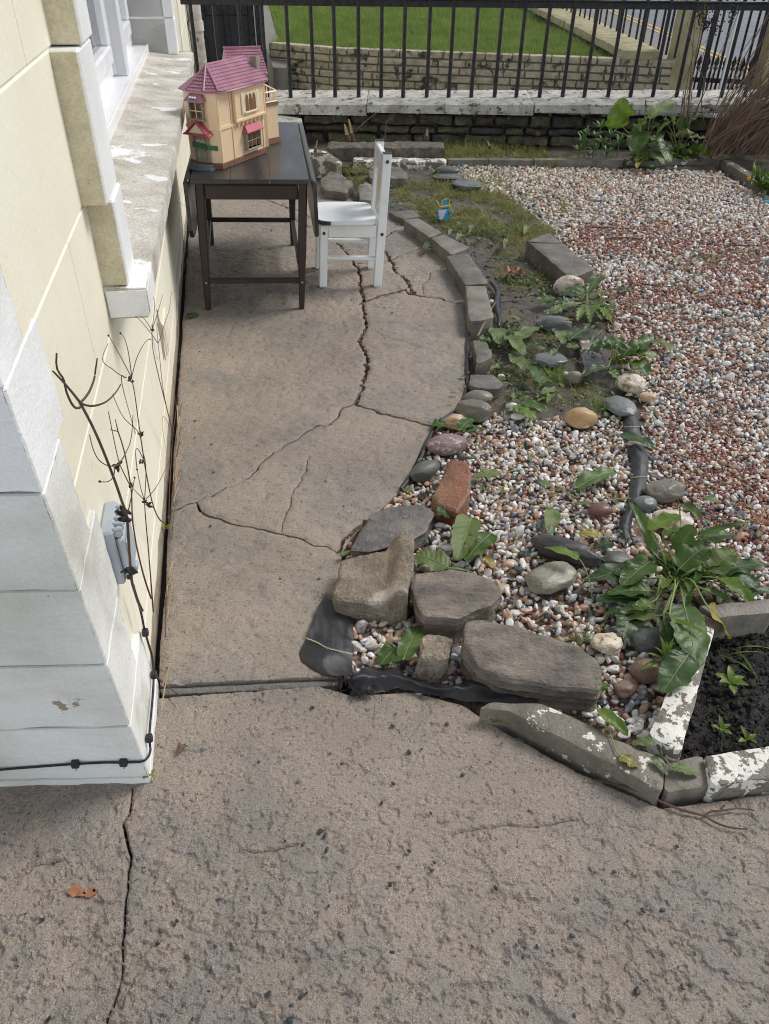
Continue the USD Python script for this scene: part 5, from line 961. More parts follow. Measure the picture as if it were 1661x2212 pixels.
# rear wing, turned towards the camera
RW = np.array([-.543, 3.662, .868]); rd = np.array([.94, .34, 0]); rd /= np.linalg.norm(rd); dd_ = np.array([rd[1], -rd[0], 0])
def wv(a, b, z): return RW + rd * a + dd_ * b + np.array([0, 0, z])
dhs.add("wing_wall", hull([wv(a, b, z) for a in (-.135, -.012) for b in (-.095, .095) for z in (TZ - .867, -.078)]), m_pbrick)
i_wr = dhs.add("wing_roof", hull([wv(a, b, z) for a, b, z in ((-.15, .118, -.078), (0, .118, -.078), (-.15, -.118, -.078), (0, -.118, -.078), (-.15, .118, -.084), (0, .118, -.084), (-.15, -.118, -.084), (0, -.118, -.084), (-.15, 0, -.001), (0, 0, -.001))]), m_roof)
roof_slope([wv(-.15, .118, -.078), wv(0, .118, -.078), wv(0, 0, 0), wv(-.15, 0, 0)], "", i_wr); dhs.add("ridge_cap", tube([wv(-.152, 0, .003), wv(.002, 0, .003)], .0042, 6), m_roof, parent=i_wr)
dhs.add("side_gable_roof", hull([dp_(x, y, z) for x, y, z in ((.20, .16, .29), (.32, .16, .29), (.20, .245, .235), (.32, .245, .235), (.32, .16, .23), (.20, .16, .23))]), m_roof)
t4 = [np.array([-.545, 3.588]), np.array([-.488, 3.655]), np.array([-.56, 3.72]), np.array([-.64, 3.655])]
dhs.add("terrace_wall", prism([tuple(q) for q in t4], TZ + .024, .660), m_pbrick); i_tp = dhs.add("terrace_plinth", prism(Polygon([tuple(q) for q in t4]).buffer(.004, join_style=2), TZ + .001, TZ + .0235), m_plinth); dhs.add("terrace_cap", prism(Polygon([tuple(q) for q in t4]).buffer(.004, join_style=2), .6602, .672), m_plinth)
v3 = lambda q, z: np.array([q[0], q[1], z]); i_bal = dhs.add("balustrade_rail", beam(v3(t4[0], .712), v3(t4[1], .712), .008, .006), m_ivoryp); dhs.add("balustrade_foot", beam(v3(t4[0], .6755), v3(t4[1], .6755), .008, .005), m_ivoryp, parent=i_bal)
for t in np.linspace(.06, .94, 6): q = lerp(t4[0], t4[1], t); dhs.add("baluster", tube([v3(q, z) for z in (.678, .682, .690, .698, .709)], [.0035, .002, .0042, .002, .003], 6), m_ivoryp, parent=i_bal, smooth=50)
i_b2 = dhs.add("stair_rail", beam(v3(t4[1], .714), np.array([-.585, 3.66, .756]), .006, .006), m_ivoryp)
for t in np.linspace(.1, .9, 6): q = lerp(v3(t4[1], .711), np.array([-.585, 3.66, .753]), t); dhs.add("baluster", tube([q - [0, 0, .036], q - [0, 0, .018], q], [.002, .0035, .002], 5), m_ivoryp, parent=i_b2)
# grey arched niche at the foot of the inner corner
pts = [(0, 0), (.017, 0), (.017, .06)] + [(.0085 + .0085 * math.cos(a), .06 + .016 * math.sin(a)) for a in np.linspace(.3, 2.8, 6)] + [(0, .06)]; v, f = prism(pts, 0, .012); e2 = (v3(t4[1], 0) - v3(t4[0], 0)); e2 /= np.linalg.norm(e2); dhs.add("arched_niche", xf((v, f), v3(t4[0], TZ + .024) - e2 * .012 + np.array([e2[1], -e2[0], 0]) * .0005, e2, np.array([0, 0, 1.0]), np.array([e2[1], -e2[0], 0])), m_greyp)
cc_ = GY(552, 140, 3.49); i_ch = dhs.add("chimney", hull([cc_ + dx * a * w + dy * b * w + [0, 0, z] for a in (-1, 1) for b in (-1, 1) for w, z in ((.0095, -.05), (.0095, .008), (.014, .024), (.014, .030))]), m_greyp); dhs.add("chimney_opening", hull([cc_ + dx * a * .0105 + dy * b * .0105 + [0, 0, z] for a in (-1, 1) for b in (-1, 1) for z in (.0295, .0305)]), m_inside, parent=i_ch)
# side face windows (axis boxes: x along the side, y outward negative)
def swin(x0, x1, z0, z1, yf, cols, arch, bay_=False):
    i = dhs.add("window", dm(cat([box(x0, x1, yf - .003, yf - .0005, z0, z1, .0008)])), m_inside)
    fm = m_greyp if bay_ else m_ivoryp; d = .018 if bay_ else .004
    for a, b, c, e in ((x0 - .004, x0, z0 - .003, z1 + .003), (x1, x1 + .004, z0 - .003, z1 + .003)): dhs.add("jamb", dm(box(a, b, yf - d, yf - .0004, c, e, .0008)), fm, parent=i)
    dhs.add("head", dm(box(x0 - .004, x1 + .004, yf - d, yf - .0004, z1 + .0005, z1 + .0045, .0008)), fm, parent=i); dhs.add("sill", dm(box(x0 - .007, x1 + .007, yf - d - .004, yf - .0004, z0 - .0065, z0 - .0005, .001)), fm, parent=i)
    for k in range(1, cols): x = x0 + (x1 - x0) * k / cols; dhs.add("glazing_bar", dm(box(x - .0013, x + .0013, yf - d + .001, yf - d + .0034, z0, z1, .0005)), fm, parent=i)
    zm_ = z0 + (z1 - z0) * (.62 if arch else .5); dhs.add("glazing_bar", dm(box(x0, x1, yf - d + .0012, yf - d + .0036, zm_ - .0013, zm_ + .0013, .0005)), fm, parent=i)
    return i
iw = swin(.176, .250, .178, .236, -.0105, 3, True)
for k in range(3):
    xa = .176 + .0247 * k; v, f = prism(Polygon([(xa, .0), (xa + .0247, .0), (xa + .0247, .022), (xa, .022)]).difference(Polygon([(xa + .002, -.01), (xa + .0227, -.01)] + [(xa + .01235 + .01035 * math.cos(a), .006 + .0125 * math.sin(a)) for a in np.linspace(0, math.pi, 9)])), 0, .003); dhs.add("arch_head", dm((np.column_stack([v[:, 0], -.0137 - v[:, 2] + .003, v[:, 1] + .218]), f[:, ::-1])), m_pbrick if False else m_ivoryp, parent=iw)
for x0 in (.150, .254):
    s_ = dhs.add("shutter", dm(box(x0, x0 + .020, -.0145, -.0108, .172, .244, .001)), m_ivoryp, parent=iw)
dhs.items[-1]
for x0 in (.150, .254):
    for k in range(10): dhs.add("louvre", dm(box(x0 + .003, x0 + .017, -.0158, -.0146, .178 + .0062 * k, .1815 + .0062 * k, .0005)), m_ivoryp, parent=iw)
ib = swin(.172, .262, .045, .098, .002, 3, False, True); dhs.add("window_box", dm(cat([box(.168, .266, -.016, .001, .0385, .0445, .001)])), m_greyp, parent=ib)
dhs.add("awning", dm(hull([(x, y, z) for x, y, z in ((.158, -.026, .103), (.276, -.026, .103), (.158, .001, .103), (.276, .001, .103), (.172, -.006, .128), (.262, -.006, .128), (.172, .001, .128), (.262, .001, .128), (.158, -.026, .106), (.276, -.026, .106))])), m_pink, parent=ib)
# front face: bay window above, door below
def fbx(y0, y1, z0, z1, d0, d1, c=.0008): return dm(box(-.0045 - d1, -.0045 - d0, y0, y1, z0, z1, c))
iF = dhs.add("window", fbx(.052, .104, .178, .228, .0002, .0022), m_inside)
for a in (.047, .1042): dhs.add("jamb", fbx(a, a + .005, .172, .232, .0002, .015), m_greyp, parent=iF)
dhs.add("sill", fbx(.043, .113, .168, .1755, .0002, .018), m_greyp, parent=iF); dhs.add("head", fbx(.047, .109, .2285, .2335, .0002, .015), m_greyp, parent=iF); dhs.add("glazing_bar", fbx(.0765, .0795, .176, .228, .011, .014), m_ivoryp, parent=iF); dhs.add("glazing_bar", fbx(.052, .104, .200, .2035, .011, .0142), m_ivoryp, parent=iF)
dhs.add("awning", dm(hull([(-.0045 - d, y, z) for d, y, z in ((.0, .034, .234), (.026, .034, .234), (.0, .120, .234), (.026, .120, .234), (.0, .045, .257), (.008, .050, .257), (.0, .109, .257), (.008, .104, .257), (.026, .034, .237), (.026, .120, .237))])), m_roof, parent=iF)
v = cat([rock(dp_(-.0275, .078 + s_ * .011, .2485), .006, .009, .004, 0, 3, 1, .05) for s_ in (-1, 0, 1)]); dhs.add("bow_badge", v, m_upvc, parent=iF)
iD = dhs.add("door", fbx(.050, .106, .026, .118, .0002, .003), m_greyp)
for (a, b, c, e) in ((.056, .076, .034, .066), (.080, .100, .034, .066), (.056, .076, .086, .110), (.080, .100, .086, .110)): dhs.add("door_panel", fbx(a, b, c, e, .0032, .0048), m_greyp, parent=iD)
for k in range(5): dhs.add("door_ornament", fbx(.056 + .009 * k, .0635 + .009 * k, .092 + .004 * (k % 2), .099 + .004 * (k % 2), .005, .0062), m_ivoryp, parent=iD)
dhs.add("handle", tube([dp_(-.0105, .098, .058), dp_(-.0125, .098, .064), dp_(-.0105, .098, .076)], .0017, 6), m_metal, parent=iD)
for a in (.0425, .1065): dhs.add("door_column", fbx(a, a + .007, .024, .121, .0002, .010), m_greyp, parent=iD)
dhs.add("porch_roof", dm(hull([(-.0045 - d, y, z) for d, y, z in ((0, .018, .121), (.036, .018, .121), (0, .134, .121), (.036, .134, .121), (.036, .018, .1245), (.036, .134, .1245), (0, .030, .136), (0, .122, .136))])), m_pink); ip = len(dhs.items) - 1
v, f = prism([(.036, .0), (.116, .0), (.076, .034)], 0, .026); dhs.add("porch_gable", dm((np.column_stack([-.0046 - v[:, 2], v[:, 0], v[:, 1] + .127]), f)), m_ivoryp, parent=ip)
for a, b in (((.030, .126), (.076, .166)), ((.122, .126), (.076, .166))): dhs.add("gable_board", dm(beam((-.019, a[0], a[1]), (-.019, b[0], b[1]), .034, .005, up=(1, 0, 0)) if False else hull([(x, q[0] , q[1] + z) for q in (a, b) for x in (-.038, -.001) for z in (0, .006)])), m_pink, parent=ip)
sp2 = [(-.004, .030), (-.004, .128)] + [(-.030 - .012 * math.sin(t * math.pi), .128 - .098 * t) for t in np.linspace(0, 1, 12)]; dhs.add("lower_step", dm(prism([(x - .010 if x < -.01 else x, y * 1.12 - .010) for x, y in sp2], 0, .0095)), m_step); dhs.add("upper_step", dm(prism(sp2, .0097, .0195)), m_step)
tape = [dp_(-.0112 - .004, .115, .083), dp_(-.0155, .108, .084), dp_(-.0150, .050, .078), dp_(-.0155, .042, .078), dp_(-.0075, .0345, .077), dp_(.004, .011, .075)]
tv = np.vstack([[q - [0, 0, .0085], q + [0, 0, .0085]] for q in tape]); tn = len(tape); tf = np.vstack([[[2 * i, 2 * i + 2, 2 * i + 1], [2 * i + 1, 2 * i + 2, 2 * i + 3]] for i in range(tn - 1)]); off_ = (-dx * .6 - dy * .8) * .0006
dhs.add("green_tape", (np.vstack([tv, tv + off_]), np.vstack([tf[:, ::-1], tf + 2 * tn])), m_tape, label="strip of green tape stuck across the door")
dhs.done()

# ------------------------------------------------------------------ leaves
def leaf_mesh(A, B, width, arch=.1, fold=.15, seed=0, shape="dock", curl=0.0, roll=0.0, n=26, m=6, wav=.20, droop=0.0):
    A, B = np.asarray(A, float), np.asarray(B, float); d = B - A; L = np.linalg.norm(d); d = d / L; s = np.cross(d, [0, 0, 1.0]); s = s / (np.linalg.norm(s) + 1e-9) if np.linalg.norm(s) > .15 else RT.copy(); u = np.cross(s, d)
    c_, s_ = math.cos(roll), math.sin(roll); s, u = s * c_ + u * s_, u * c_ - s * s_; r = np.random.default_rng(seed); ph = r.uniform(0, 6.28, 4)
    t = np.linspace(0, 1, n + 1)[:, None]; q = np.linspace(-1, 1, 2 * m + 1)[None, :]
    if shape == "dock": w = np.sin(math.pi * np.clip(t, 0, 1) ** .85) ** .42 * (1.10 - .30 * t)
    elif shape == "lance": w = np.sin(math.pi * t ** 1.15) ** .9
    elif shape == "tooth":
        sw_ = np.abs((t * 9 + ph[0]) % 1 - .35); w = np.sin(math.pi * np.clip(t * .93 + .05, 0, 1) ** 1.1) ** .8 * (.42 + .75 * np.clip(1 - sw_ * 1.8, 0, 1))
    else: w = np.sin(math.pi * t) ** .5
    edge = 1 + (.045 * np.sin(t * 34 + ph[1] + 2 * np.sign(q)) + .22 * (meshkit.fbm(np.stack(np.broadcast_arrays(t * 13 + seed, np.sign(q) * 3.0 + 0 * t, 0 * t + 0 * q), -1), 3, 4) - .5)) * np.abs(q) + (r.uniform(-.1, .06) if shape == "dock" else 0) * np.sign(q)
    if shape == "dock": edge = edge - .22 * np.clip(meshkit.noise(np.stack(np.broadcast_arrays(t * 6 + seed, np.sign(q) * 2.0 + 0 * t, 0 * t + 0 * q), -1)) - .60, 0, 1) * np.abs(q) ** 3 * 2
    hw = width / 2 * w * edge; a = np.abs(q)
    x = t * L; y = q * hw
    vein = np.cos(2 * math.pi * (t * 7.5 - a * 1.25))
    z = arch * L * 4 * t * (1 - t) - droop * L * t ** 3 + fold * hw * a ** 1.3 * (1.0 if fold > 0 else 1.0) + wav * hw * a ** 1.6 * np.sin(t * r.uniform(11, 17) + ph[2] + (q > 0) * 2.1) - .034 * width * (vein * .5 + .5) ** 2 * np.sin(math.pi * a) ** .6
    tw_ = r.uniform(-.35, .35); z = z + tw_ * y * t + .05 * L * (meshkit.fbm(np.stack(np.broadcast_arrays(t * 3.5, q * 1.5, 0 * t + 0 * q + seed * 1.7), -1), 3, 5) - .5); z = z - .018 * width * np.exp(-(a / .07) ** 2) + curl * hw * a ** 2 * np.sin(t * 3.0 + ph[3])
    y = y * (1 - .25 * abs(fold) * a)
    V = (A + x[..., None] * d + y[..., None] * s + z[..., None] * u).reshape(-1, 3); M2 = 2 * m + 1
    i, j = np.meshgrid(np.arange(n), np.arange(2 * m), indexing="ij"); k = i * M2 + j; F = np.stack([k, k + 1, k + M2 + 1, k + M2], -1).reshape(-1, 4); F = np.vstack([F[:, [0, 1, 2]], F[:, [0, 2, 3]]])
    mid = (A + x[..., None] * d + z[:, m:m + 1][..., None] * u).reshape(-1, 3) + u * .0004
    return (V, F), mid
def add_leaf(t, A, B, wid, mat, root=None, seed=0, vein=None, pet=.0022, **k):
    L = float(np.linalg.norm(np.asarray(B) - np.asarray(A))); wid = wid * (1.28 if k.get("shape", "dock") == "dock" else 1.25); (V, F), mid = leaf_mesh(A, B, wid, seed=seed, **k)
    i = t.add("leaf", (V, F), mat, smooth=True); w = np.clip(wid * .020, .0006, .0022)
    t.add("midrib", tube(mid, np.linspace(w, w * .3, len(mid)), 5), vein or m_vein, parent=i, smooth=True)
    if root is not None:
        root = np.asarray(root, float); A = np.asarray(A, float); md = (root + A) / 2 + [0, 0, .25 * np.linalg.norm(A[:2] - root[:2]) if A[2] > .03 else .004]
        t.add("leaf_stalk", tube(smoothpath([root, md, A, mid[2]], 10), np.linspace(pet * 1.1, pet * .8, 10), 6), vein or m_vein, smooth=True)
    return i
def plant(name, label, cat_, f, root, leaves, y=None, pet=.0025, extra=None, group=None, more=0):
    """leaves: (base px, base z, tip px, tip z, width px, material, options); y: stand everything at that garden depth instead of at heights."""
    t = Thing(name, label, cat_, group); r0 = GY(*f(*root), y) if y else G(*f(*root), 0.005); r0 = r0 if not y else np.array([r0[0], r0[1], .0])
    k_px = f(1, 0)[0] - f(0, 0)[0]
    for k, L in enumerate(leaves):
        (bx, by), bz, (tx, ty), tz, w, mt = L[:6]; op = L[6] if len(L) > 6 else {}
        if y:
            A, B = GY(*f(bx, by), y + op.pop("dy", 0) - .0), GY(*f(tx, ty), y + op.pop("dt", 0)); A[2], B[2] = max(A[2], .01), max(B[2], .01)
        else: A, B = G(*f(bx, by), bz), G(*f(tx, ty), tz)
        wm = w * k_px * depth(A) / FPX; add_leaf(t, A, B, wm, mt, None if op.pop("nostalk", False) else r0 + [.01 * math.cos(k * 2.4), .01 * math.sin(k * 2.4), 0], seed=k * 7 + len(label), pet=pet, **op)
    if more:
        rr = np.random.default_rng(len(label)); kp = k_px * depth(r0) / FPX
        for k in range(more):
            a = rr.uniform(0, 6.28); L = rr.uniform(60, 210) * kp; A = r0 + np.array([math.cos(a), math.sin(a), 0]) * L * rr.uniform(.2, .6) + [0, 0, rr.uniform(.02, .07)]; B = r0 + np.array([math.cos(a + rr.normal(0, .25)), math.sin(a + rr.normal(0, .25)), 0]) * L * 1.35 + [0, 0, rr.uniform(.012, .08)]
            add_leaf(t, A, B, rr.uniform(45, 100) * kp, [m_leaf, m_leaf_d, m_leaf_l, m_leaf_p, m_leaf][k % 5], r0, seed=k + 300, pet=pet, arch=rr.uniform(.03, .16), fold=rr.uniform(.1, .6), roll=rr.normal(0, .35))
    if extra: extra(t, r0)
    t.done()
l, g, d_, p_, y_ = m_leaf_l, m_leaf, m_leaf_d, m_leaf_p, m_leaf_y
def dock_extra(t, r0):
    for k, pts in enumerate([[(1060, 700, .02), (1000, 640, .06), (985, 690, .07), (955, 800, .03)], [(1070, 690, .02), (1050, 600, .05), (1045, 640, .06)], [(1080, 720, .02), (1120, 640, .05), (1170, 600, .08), (1235, 560, .09)], [(1090, 730, .02), (1140, 700, .03), (1190, 715, .03)], [(1040, 860, .02), (1010, 830, .04), (1025, 810, .05), (1030, 830, .02)]]):
        q = smoothpath([G(*c20(a, b), z) for a, b, z in pts], 14); t.add("bent_stalk", tube(q, np.linspace(.0042, .0026, 14), 6), m_vein if k % 2 == 0 else m_vein_r, smooth=True)
plant("dock_plant", "big leafy dock plant spreading over the corner of the planter kerbs", "dock plant", c20, (1070, 700), [
    ((945, 480), .07, (800, 165), .13, 78, g, dict(arch=.04, fold=.5)), ((930, 345), .13, (1110, 245), .15, 125, l, dict(arch=.06, fold=.1, roll=.5)), ((1000, 375), .09, (1160, 345), .11, 80, l, dict(arch=.10, fold=.2, roll=.3)),
    ((1095, 480), .08, (1195, 310), .14, 120, g, dict(arch=.05, fold=.3)), ((1105, 580), .07, (1285, 430), .11, 150, g, dict(arch=.08, fold=.2)), ((1235, 400), .11, (1460, 370), .11, 120, g, dict(arch=.08, fold=.15)),
    ((1215, 385), .12, (1535, 296), .15, 42, g, dict(arch=.03, fold=.6)), ((1290, 600), .07, (1450, 465), .10, 150, p_, dict(arch=.06, fold=.2)), ((1330, 610), .05, (1650, 550), .06, 125, d_, dict(arch=.08, fold=.1)),
    ((1340, 640), .05, (1610, 685), .05, 120, d_, dict(arch=.10, fold=.1)), ((1430, 700), .04, (1710, 735), .03, 90, d_, dict(arch=.06)), ((1250, 705), .06, (1490, 855), .03, 66, g, dict(arch=.08, fold=.4)), ((1350, 640), .08, (1575, 835), .05, 85, l, dict(arch=.12, fold=.4)),
    ((945, 520), .06, (750, 685), .05, 140, g, dict(arch=.06, fold=.15)), ((900, 585), .045, (520, 655), .03, 150, d_, dict(arch=.05, fold=.1)), ((945, 720), .045, (660, 735), .035, 105, g, dict(arch=.08, fold=.2)),
    ((900, 765), .030, (590, 770), .02, 130, d_, dict(arch=.06, fold=.1)), ((950, 830), .030, (640, 860), .02, 85, g, dict(arch=.06, fold=.2)), ((985, 875), .04, (755, 890), .025, 66, p_, dict(arch=.06, fold=.2)), ((940, 790), .05, (830, 830), .05, 80, l, dict(arch=.1)),
    ((1135, 800), .075, (1215, 1185), .072, 185, g, dict(arch=.03, fold=.10, wav=.06)), ((1010, 890), .06, (1060, 1080), .05, 100, d_, dict(arch=.06, fold=.2)), ((1050, 895), .08, (1275, 985), .09, 34, l, dict(arch=.05, fold=.5)),
    ((1165, 1105), .085, (1005, 1345), .065, 165, d_, dict(arch=.05, fold=.12, nostalk=True)), ((1280, 810), .09, (1410, 1012), .01, 115, y_, dict(arch=.08, fold=.2, wav=.2)), ((1000, 490), .08, (1030, 545), .05, 55, l, dict(arch=.15, fold=.5)), ((1250, 560), .08, (1190, 710), .05, 40, g, dict(arch=.1, fold=.5)),
    ((1120, 520), .05, (1080, 640), .05, 90, d_, dict(arch=.1)), ((1000, 560), .05, (930, 460), .07, 90, d_, dict(arch=.1)), ((1190, 480), .09, (1300, 520), .08, 80, g, dict(arch=.1)), ((1150, 560), .06, (1320, 600), .06, 90, d_, dict(arch=.1)), ((880, 640), .04, (700, 600), .05, 90, d_, dict(arch=.1)),
    ((1120, 180), .12, (1240, 270), .12, 70, g, dict(arch=.06, fold=.3)), ((1060, 850), .05, (1130, 900), .06, 90, d_, dict(arch=.05)), ((820, 830), .03, (760, 1010), .02, 150, d_, dict(arch=.04, nostalk=True))], extra=dock_extra, more=22)
plant("dock_plant", "small dock plant by the veined white quartz at the gravel's edge", "dock plant", c16, (1290, 840), [
    ((1270, 760), .05, (1180, 715), .06, 70, g, dict(arch=.1, fold=.2)), ((1280, 740), .06, (1245, 665), .08, 60, g, dict(arch=.1, fold=.2)), ((1350, 790), .06, (1400, 735), .08, 90, g, dict(arch=.1, fold=.2)), ((1375, 770), .06, (1540, 800), .05, 85, l, dict(arch=.1, fold=.2)),
    ((1390, 830), .04, (1505, 905), .02, 100, g, dict(arch=.08, fold=.2)), ((1310, 760), .05, (1330, 690), .07, 45, d_, dict(arch=.1)), ((1250, 860), .03, (1090, 925), .02, 60, d_, dict(arch=.1, fold=.3)), ((1270, 880), .02, (1310, 925), .015, 60, l, dict(arch=.1))], pet=.0022, more=6)
plant("toothed_weed", "pale rosette of toothed leaves sprawling at the gravel's edge", "weed", c16, (1130, 455), [
    ((1130, 430), .03, (1215, 300), .06, 70, g, dict(shape="tooth", arch=.08, fold=.2)), ((1120, 420), .03, (1050, 360), .05, 60, g, dict(shape="tooth", arch=.1, fold=.2)), ((1100, 440), .03, (960, 420), .03, 60, d_, dict(shape="tooth", arch=.1)), ((1110, 470), .03, (880, 545), .02, 60, g, dict(shape="tooth", arch=.06)),
    ((1140, 470), .03, (1355, 545), .02, 70, g, dict(shape="tooth", arch=.08)), ((1140, 450), .03, (1310, 480), .03, 60, g, dict(shape="tooth", arch=.08)), ((1130, 480), .03, (1150, 590), .02, 50, p_, dict(shape="tooth", arch=.1, fold=.2)), ((1120, 480), .03, (1070, 580), .02, 50, l, dict(shape="tooth", arch=.08)),
    ((1145, 460), .03, (1280, 590), .02, 55, l, dict(shape="tooth", arch=.08)), ((1150, 440), .04, (1270, 400), .05, 60, p_, dict(shape="tooth", arch=.1)), ((1100, 430), .03, (1000, 385), .04, 55, g, dict(shape="tooth", arch=.1)), ((1090, 450), .03, (930, 480), .03, 60, d_, dict(shape="tooth", arch=.05)), ((1140, 480), .03, (1220, 575), .02, 50, g, dict(shape="tooth", arch=.1))], pet=.0016)
plant("dock_plant", "tall dock plant with upright yellow-green leaves below the railings", "dock plant", cB, (590, 1340), [
    ((335, 1100), 0, (410, 835), 0, 170, l, dict(arch=.05, fold=.15)), ((400, 1060), 0, (525, 945), 0, 110, l, dict(arch=.08, fold=.2)), ((530, 1130), 0, (625, 1000), 0, 150, l, dict(arch=.05, fold=.15)), ((640, 1020), 0, (870, 870), 0, 120, p_, dict(arch=.08, dt=.2)), ((600, 960), 0, (600, 850), 0, 40, g, dict(arch=.05)),
    ((570, 1110), 0, (500, 1310), 0, 160, g, dict(arch=.05, dt=-.1)), ((600, 1230), 0, (830, 1390), 0, 120, g, dict(arch=.10, dt=-.15)), ((620, 1280), 0, (760, 1410), 0, 90, p_, dict(arch=.1, dt=-.2)), ((560, 1340), 0, (525, 1440), 0, 60, y_, dict(arch=.1, dt=-.2)), ((660, 1100), 0, (720, 1060), 0, 90, g, dict(arch=.1)), ((640, 1170), 0, (760, 1260), 0, 120, g, dict(arch=.1, dt=-.1)), ((500, 1180), 0, (430, 1250), 0, 90, d_, dict(arch=.1)), ((700, 1150), 0, (820, 1040), 0, 50, l, dict(arch=.1))], y=5.55, pet=.003, more=14)
plant("dock_plant", "dock plant behind, half hidden by dry brown stems at the wall", "dock plant", cB, (880, 1330), [
    ((920, 1110), 0, (1095, 985), 0, 110, g, dict(arch=.08)), ((860, 1170), 0, (1025, 1140), 0, 90, l, dict(arch=.1)), ((900, 1100), 0, (920, 1000), 0, 90, d_, dict(arch=.1)), ((980, 1180), 0, (1140, 1210), 0, 80, p_, dict(arch=.1)), ((950, 1250), 0, (1060, 1310), 0, 100, d_, dict(arch=.1)), ((760, 1020), 0, (815, 1060), 0, 60, l, dict(arch=.1)), ((830, 1200), 0, (780, 1120), 0, 60, p_, dict(arch=.1)), ((840, 1070), 0, (810, 980), 0, 70, p_, dict(arch=.1)), ((900, 1260), 0, (850, 1300), 0, 90, d_, dict(arch=.1)), ((1000, 1210), 0, (1090, 1280), 0, 100, g, dict(arch=.1)), ((1240, 1370), 0, (1400, 1350), 0, 80, p_, dict(arch=.1, dy=-.15, dt=-.15, nostalk=True))], y=5.75, pet=.003, more=16)
wf = Thing("wallflower_plant", "bushy grey-green plant of narrow leaves left of the tall dock", "plant"); r = np.random.default_rng(15)
for (px, py) in [(95, 1130), (180, 1140), (310, 1130), (235, 1200), (95, 1210), (330, 1230), (30, 1270), (160, 1260), (270, 1290), (60, 1180), (120, 1300), (380, 1190), (220, 1060)]:
    q = GY(*cB(px, py + 30), 5.60); q[2] = max(q[2], .02); base = np.array([q[0] * .97 + .03 * GY(*cB(200, 1320), 5.62)[0], 5.62, 0]); wf.add("stem", tube([base, (base + q) / 2 + [.005, 0, 0], q], .0028, 5), m_vein, smooth=True)
    for k in range(11):
        az = k * 2.4 + r.uniform(-.3, .3); el = r.uniform(.25, 1.15); L = r.uniform(.045, .075); dv = np.array([math.cos(az) * math.cos(el), math.sin(az) * math.cos(el), math.sin(el)]); A = q - [0, 0, .012 * (k / 11)]; (V, F), mid = leaf_mesh(A, A + dv * L, .016, arch=.12, fold=.2, seed=k, shape="lance", n=8, m=2); wf.add("leaf", (V, F), m_leaf_w, smooth=True)
wf.done()

r = np.random.default_rng(91); vs = []
for q in scatter(bed, .0095, 92): vs.append(rock([q[0], q[1], -.010 + .02 * (fb(q[0:1], q[1:2], 14, 4, 61)[0] - .5) + r.uniform(0, .008)], *(min(.012, .0032 * math.exp(r.normal(0, .6))) * np.array([1, .85, .7])), r.uniform(0, 3), int(r.integers(30)), 1, .4))
single("soil_crumbs", "crumbs of black soil in the kerbed bed at the right", "soil crumbs", cat(vs), m_black_soil, kind="stuff")

# torn and fallen leaves, each lying by itself
def fallen(label, f, base, tip, w, mat, z=.012, stalk=None, seed=0, name="fallen_leaf", z1=None, **k):
    t = Thing(name, label, "leaf"); kp = f(1, 0)[0] - f(0, 0)[0]; A, B = G(*f(*base), z), G(*f(*tip), z1 if z1 is not None else z * .8); o = dict(arch=.07, fold=.12, wav=.16); o.update(k); add_leaf(t, A, B, w * kp * depth(A) / FPX, mat, G(*f(*stalk), .006) if stalk else None, seed=seed + len(label) * 3, pet=.0016, **o); t.done()
fallen("torn dock leaf pointing left, its stalk to the right, on gravel below tan cobbles", c13, (690, 405), (545, 430), 75, p_, .018, (845, 388))
fallen("crinkled dock leaf pointing up right, near the top of the lower gravel", c13, (1110, 490), (1335, 395), 90, g, .018)
fallen("small wilted leaf with a long green stalk left of the crinkled dock leaf", c13, (970, 480), (905, 450), 42, p_, .016, (1110, 540))
fallen("single upright diamond-shaped leaf on the gravel above the black cobble", c13, (985, 600), (965, 745), 72, p_, .018)
fallen("thin leaf beside the dark red pebble with its stalk across the strip", c13, (1190, 572), (1095, 575), 38, p_, .016, (1430, 545))
fallen("long dock leaf with a pale midrib on the pale gravel beside the slate rock", c13, (535, 650), (460, 890), 130, p_, .03, None, fold=.3)
fallen("broad dark dock leaf overlapping a paler one beside the slate rock", c13, (640, 740), (500, 890), 120, g, .03)
fallen("wide pale dock leaf with its midrib pointing right, beside the L-shaped block", c13, (410, 930), (215, 860), 130, p_, .025, (560, 965))
fallen("little leaf stuck to the right end of the red brick", c13, (340, 610), (440, 650), 80, d_, .04, z1=.02)
fallen("small round leaf lying above the slate slab, left of the red brick", c13, (205, 500), (150, 495), 45, p_, .02)
fallen("wilting bronze-tipped leaf on the gravel near the black cobble", c13, (1130, 740), (1265, 750), 55, y_, .018)
fallen("dark round leaf at the right end of the black cobble", c13, (1320, 790), (1205, 820), 70, d_, .04)
fallen("leaf draped over the black cobble with a drooping stalk", c13, (1130, 880), (935, 815), 62, l, .07, (1200, 1100), z1=.06)
fallen("dark leaf lying across the black strip below the blue-grey cobble", c13, (1350, 190), (1560, 270), 60, d_, .03)
fallen("long leaf with a tapering tip below the small dock plant", c16, (740, 1075), (900, 1130), 62, g, .03, (550, 1060))
fallen("bright curled leaf by the white pebbles at the upper edge of the gravel", c16, (690, 1090), (820, 1180), 90, l, .025)
fallen("glossy leaf at the path edge right of the small orange stone", c16, (360, 1240), (440, 1170), 75, g, .035, (210, 1250))
fallen("dark leaf at the path edge left of the small orange stone", c16, (270, 1200), (190, 1210), 85, g, .02)
fallen("ragged leaf tip hanging beside the purple cobble", c16, (400, 1250), (520, 1225), 60, d_, .03)
fallen("pale crinkled leaf with veins, in the mud below the last edging block", c16, (700, 700), (838, 615), 85, p_, .02, (640, 740))
fallen("big pale leaf pointing down, in the middle of the muddy patch", c16, (655, 670), (745, 790), 85, p_, .022)
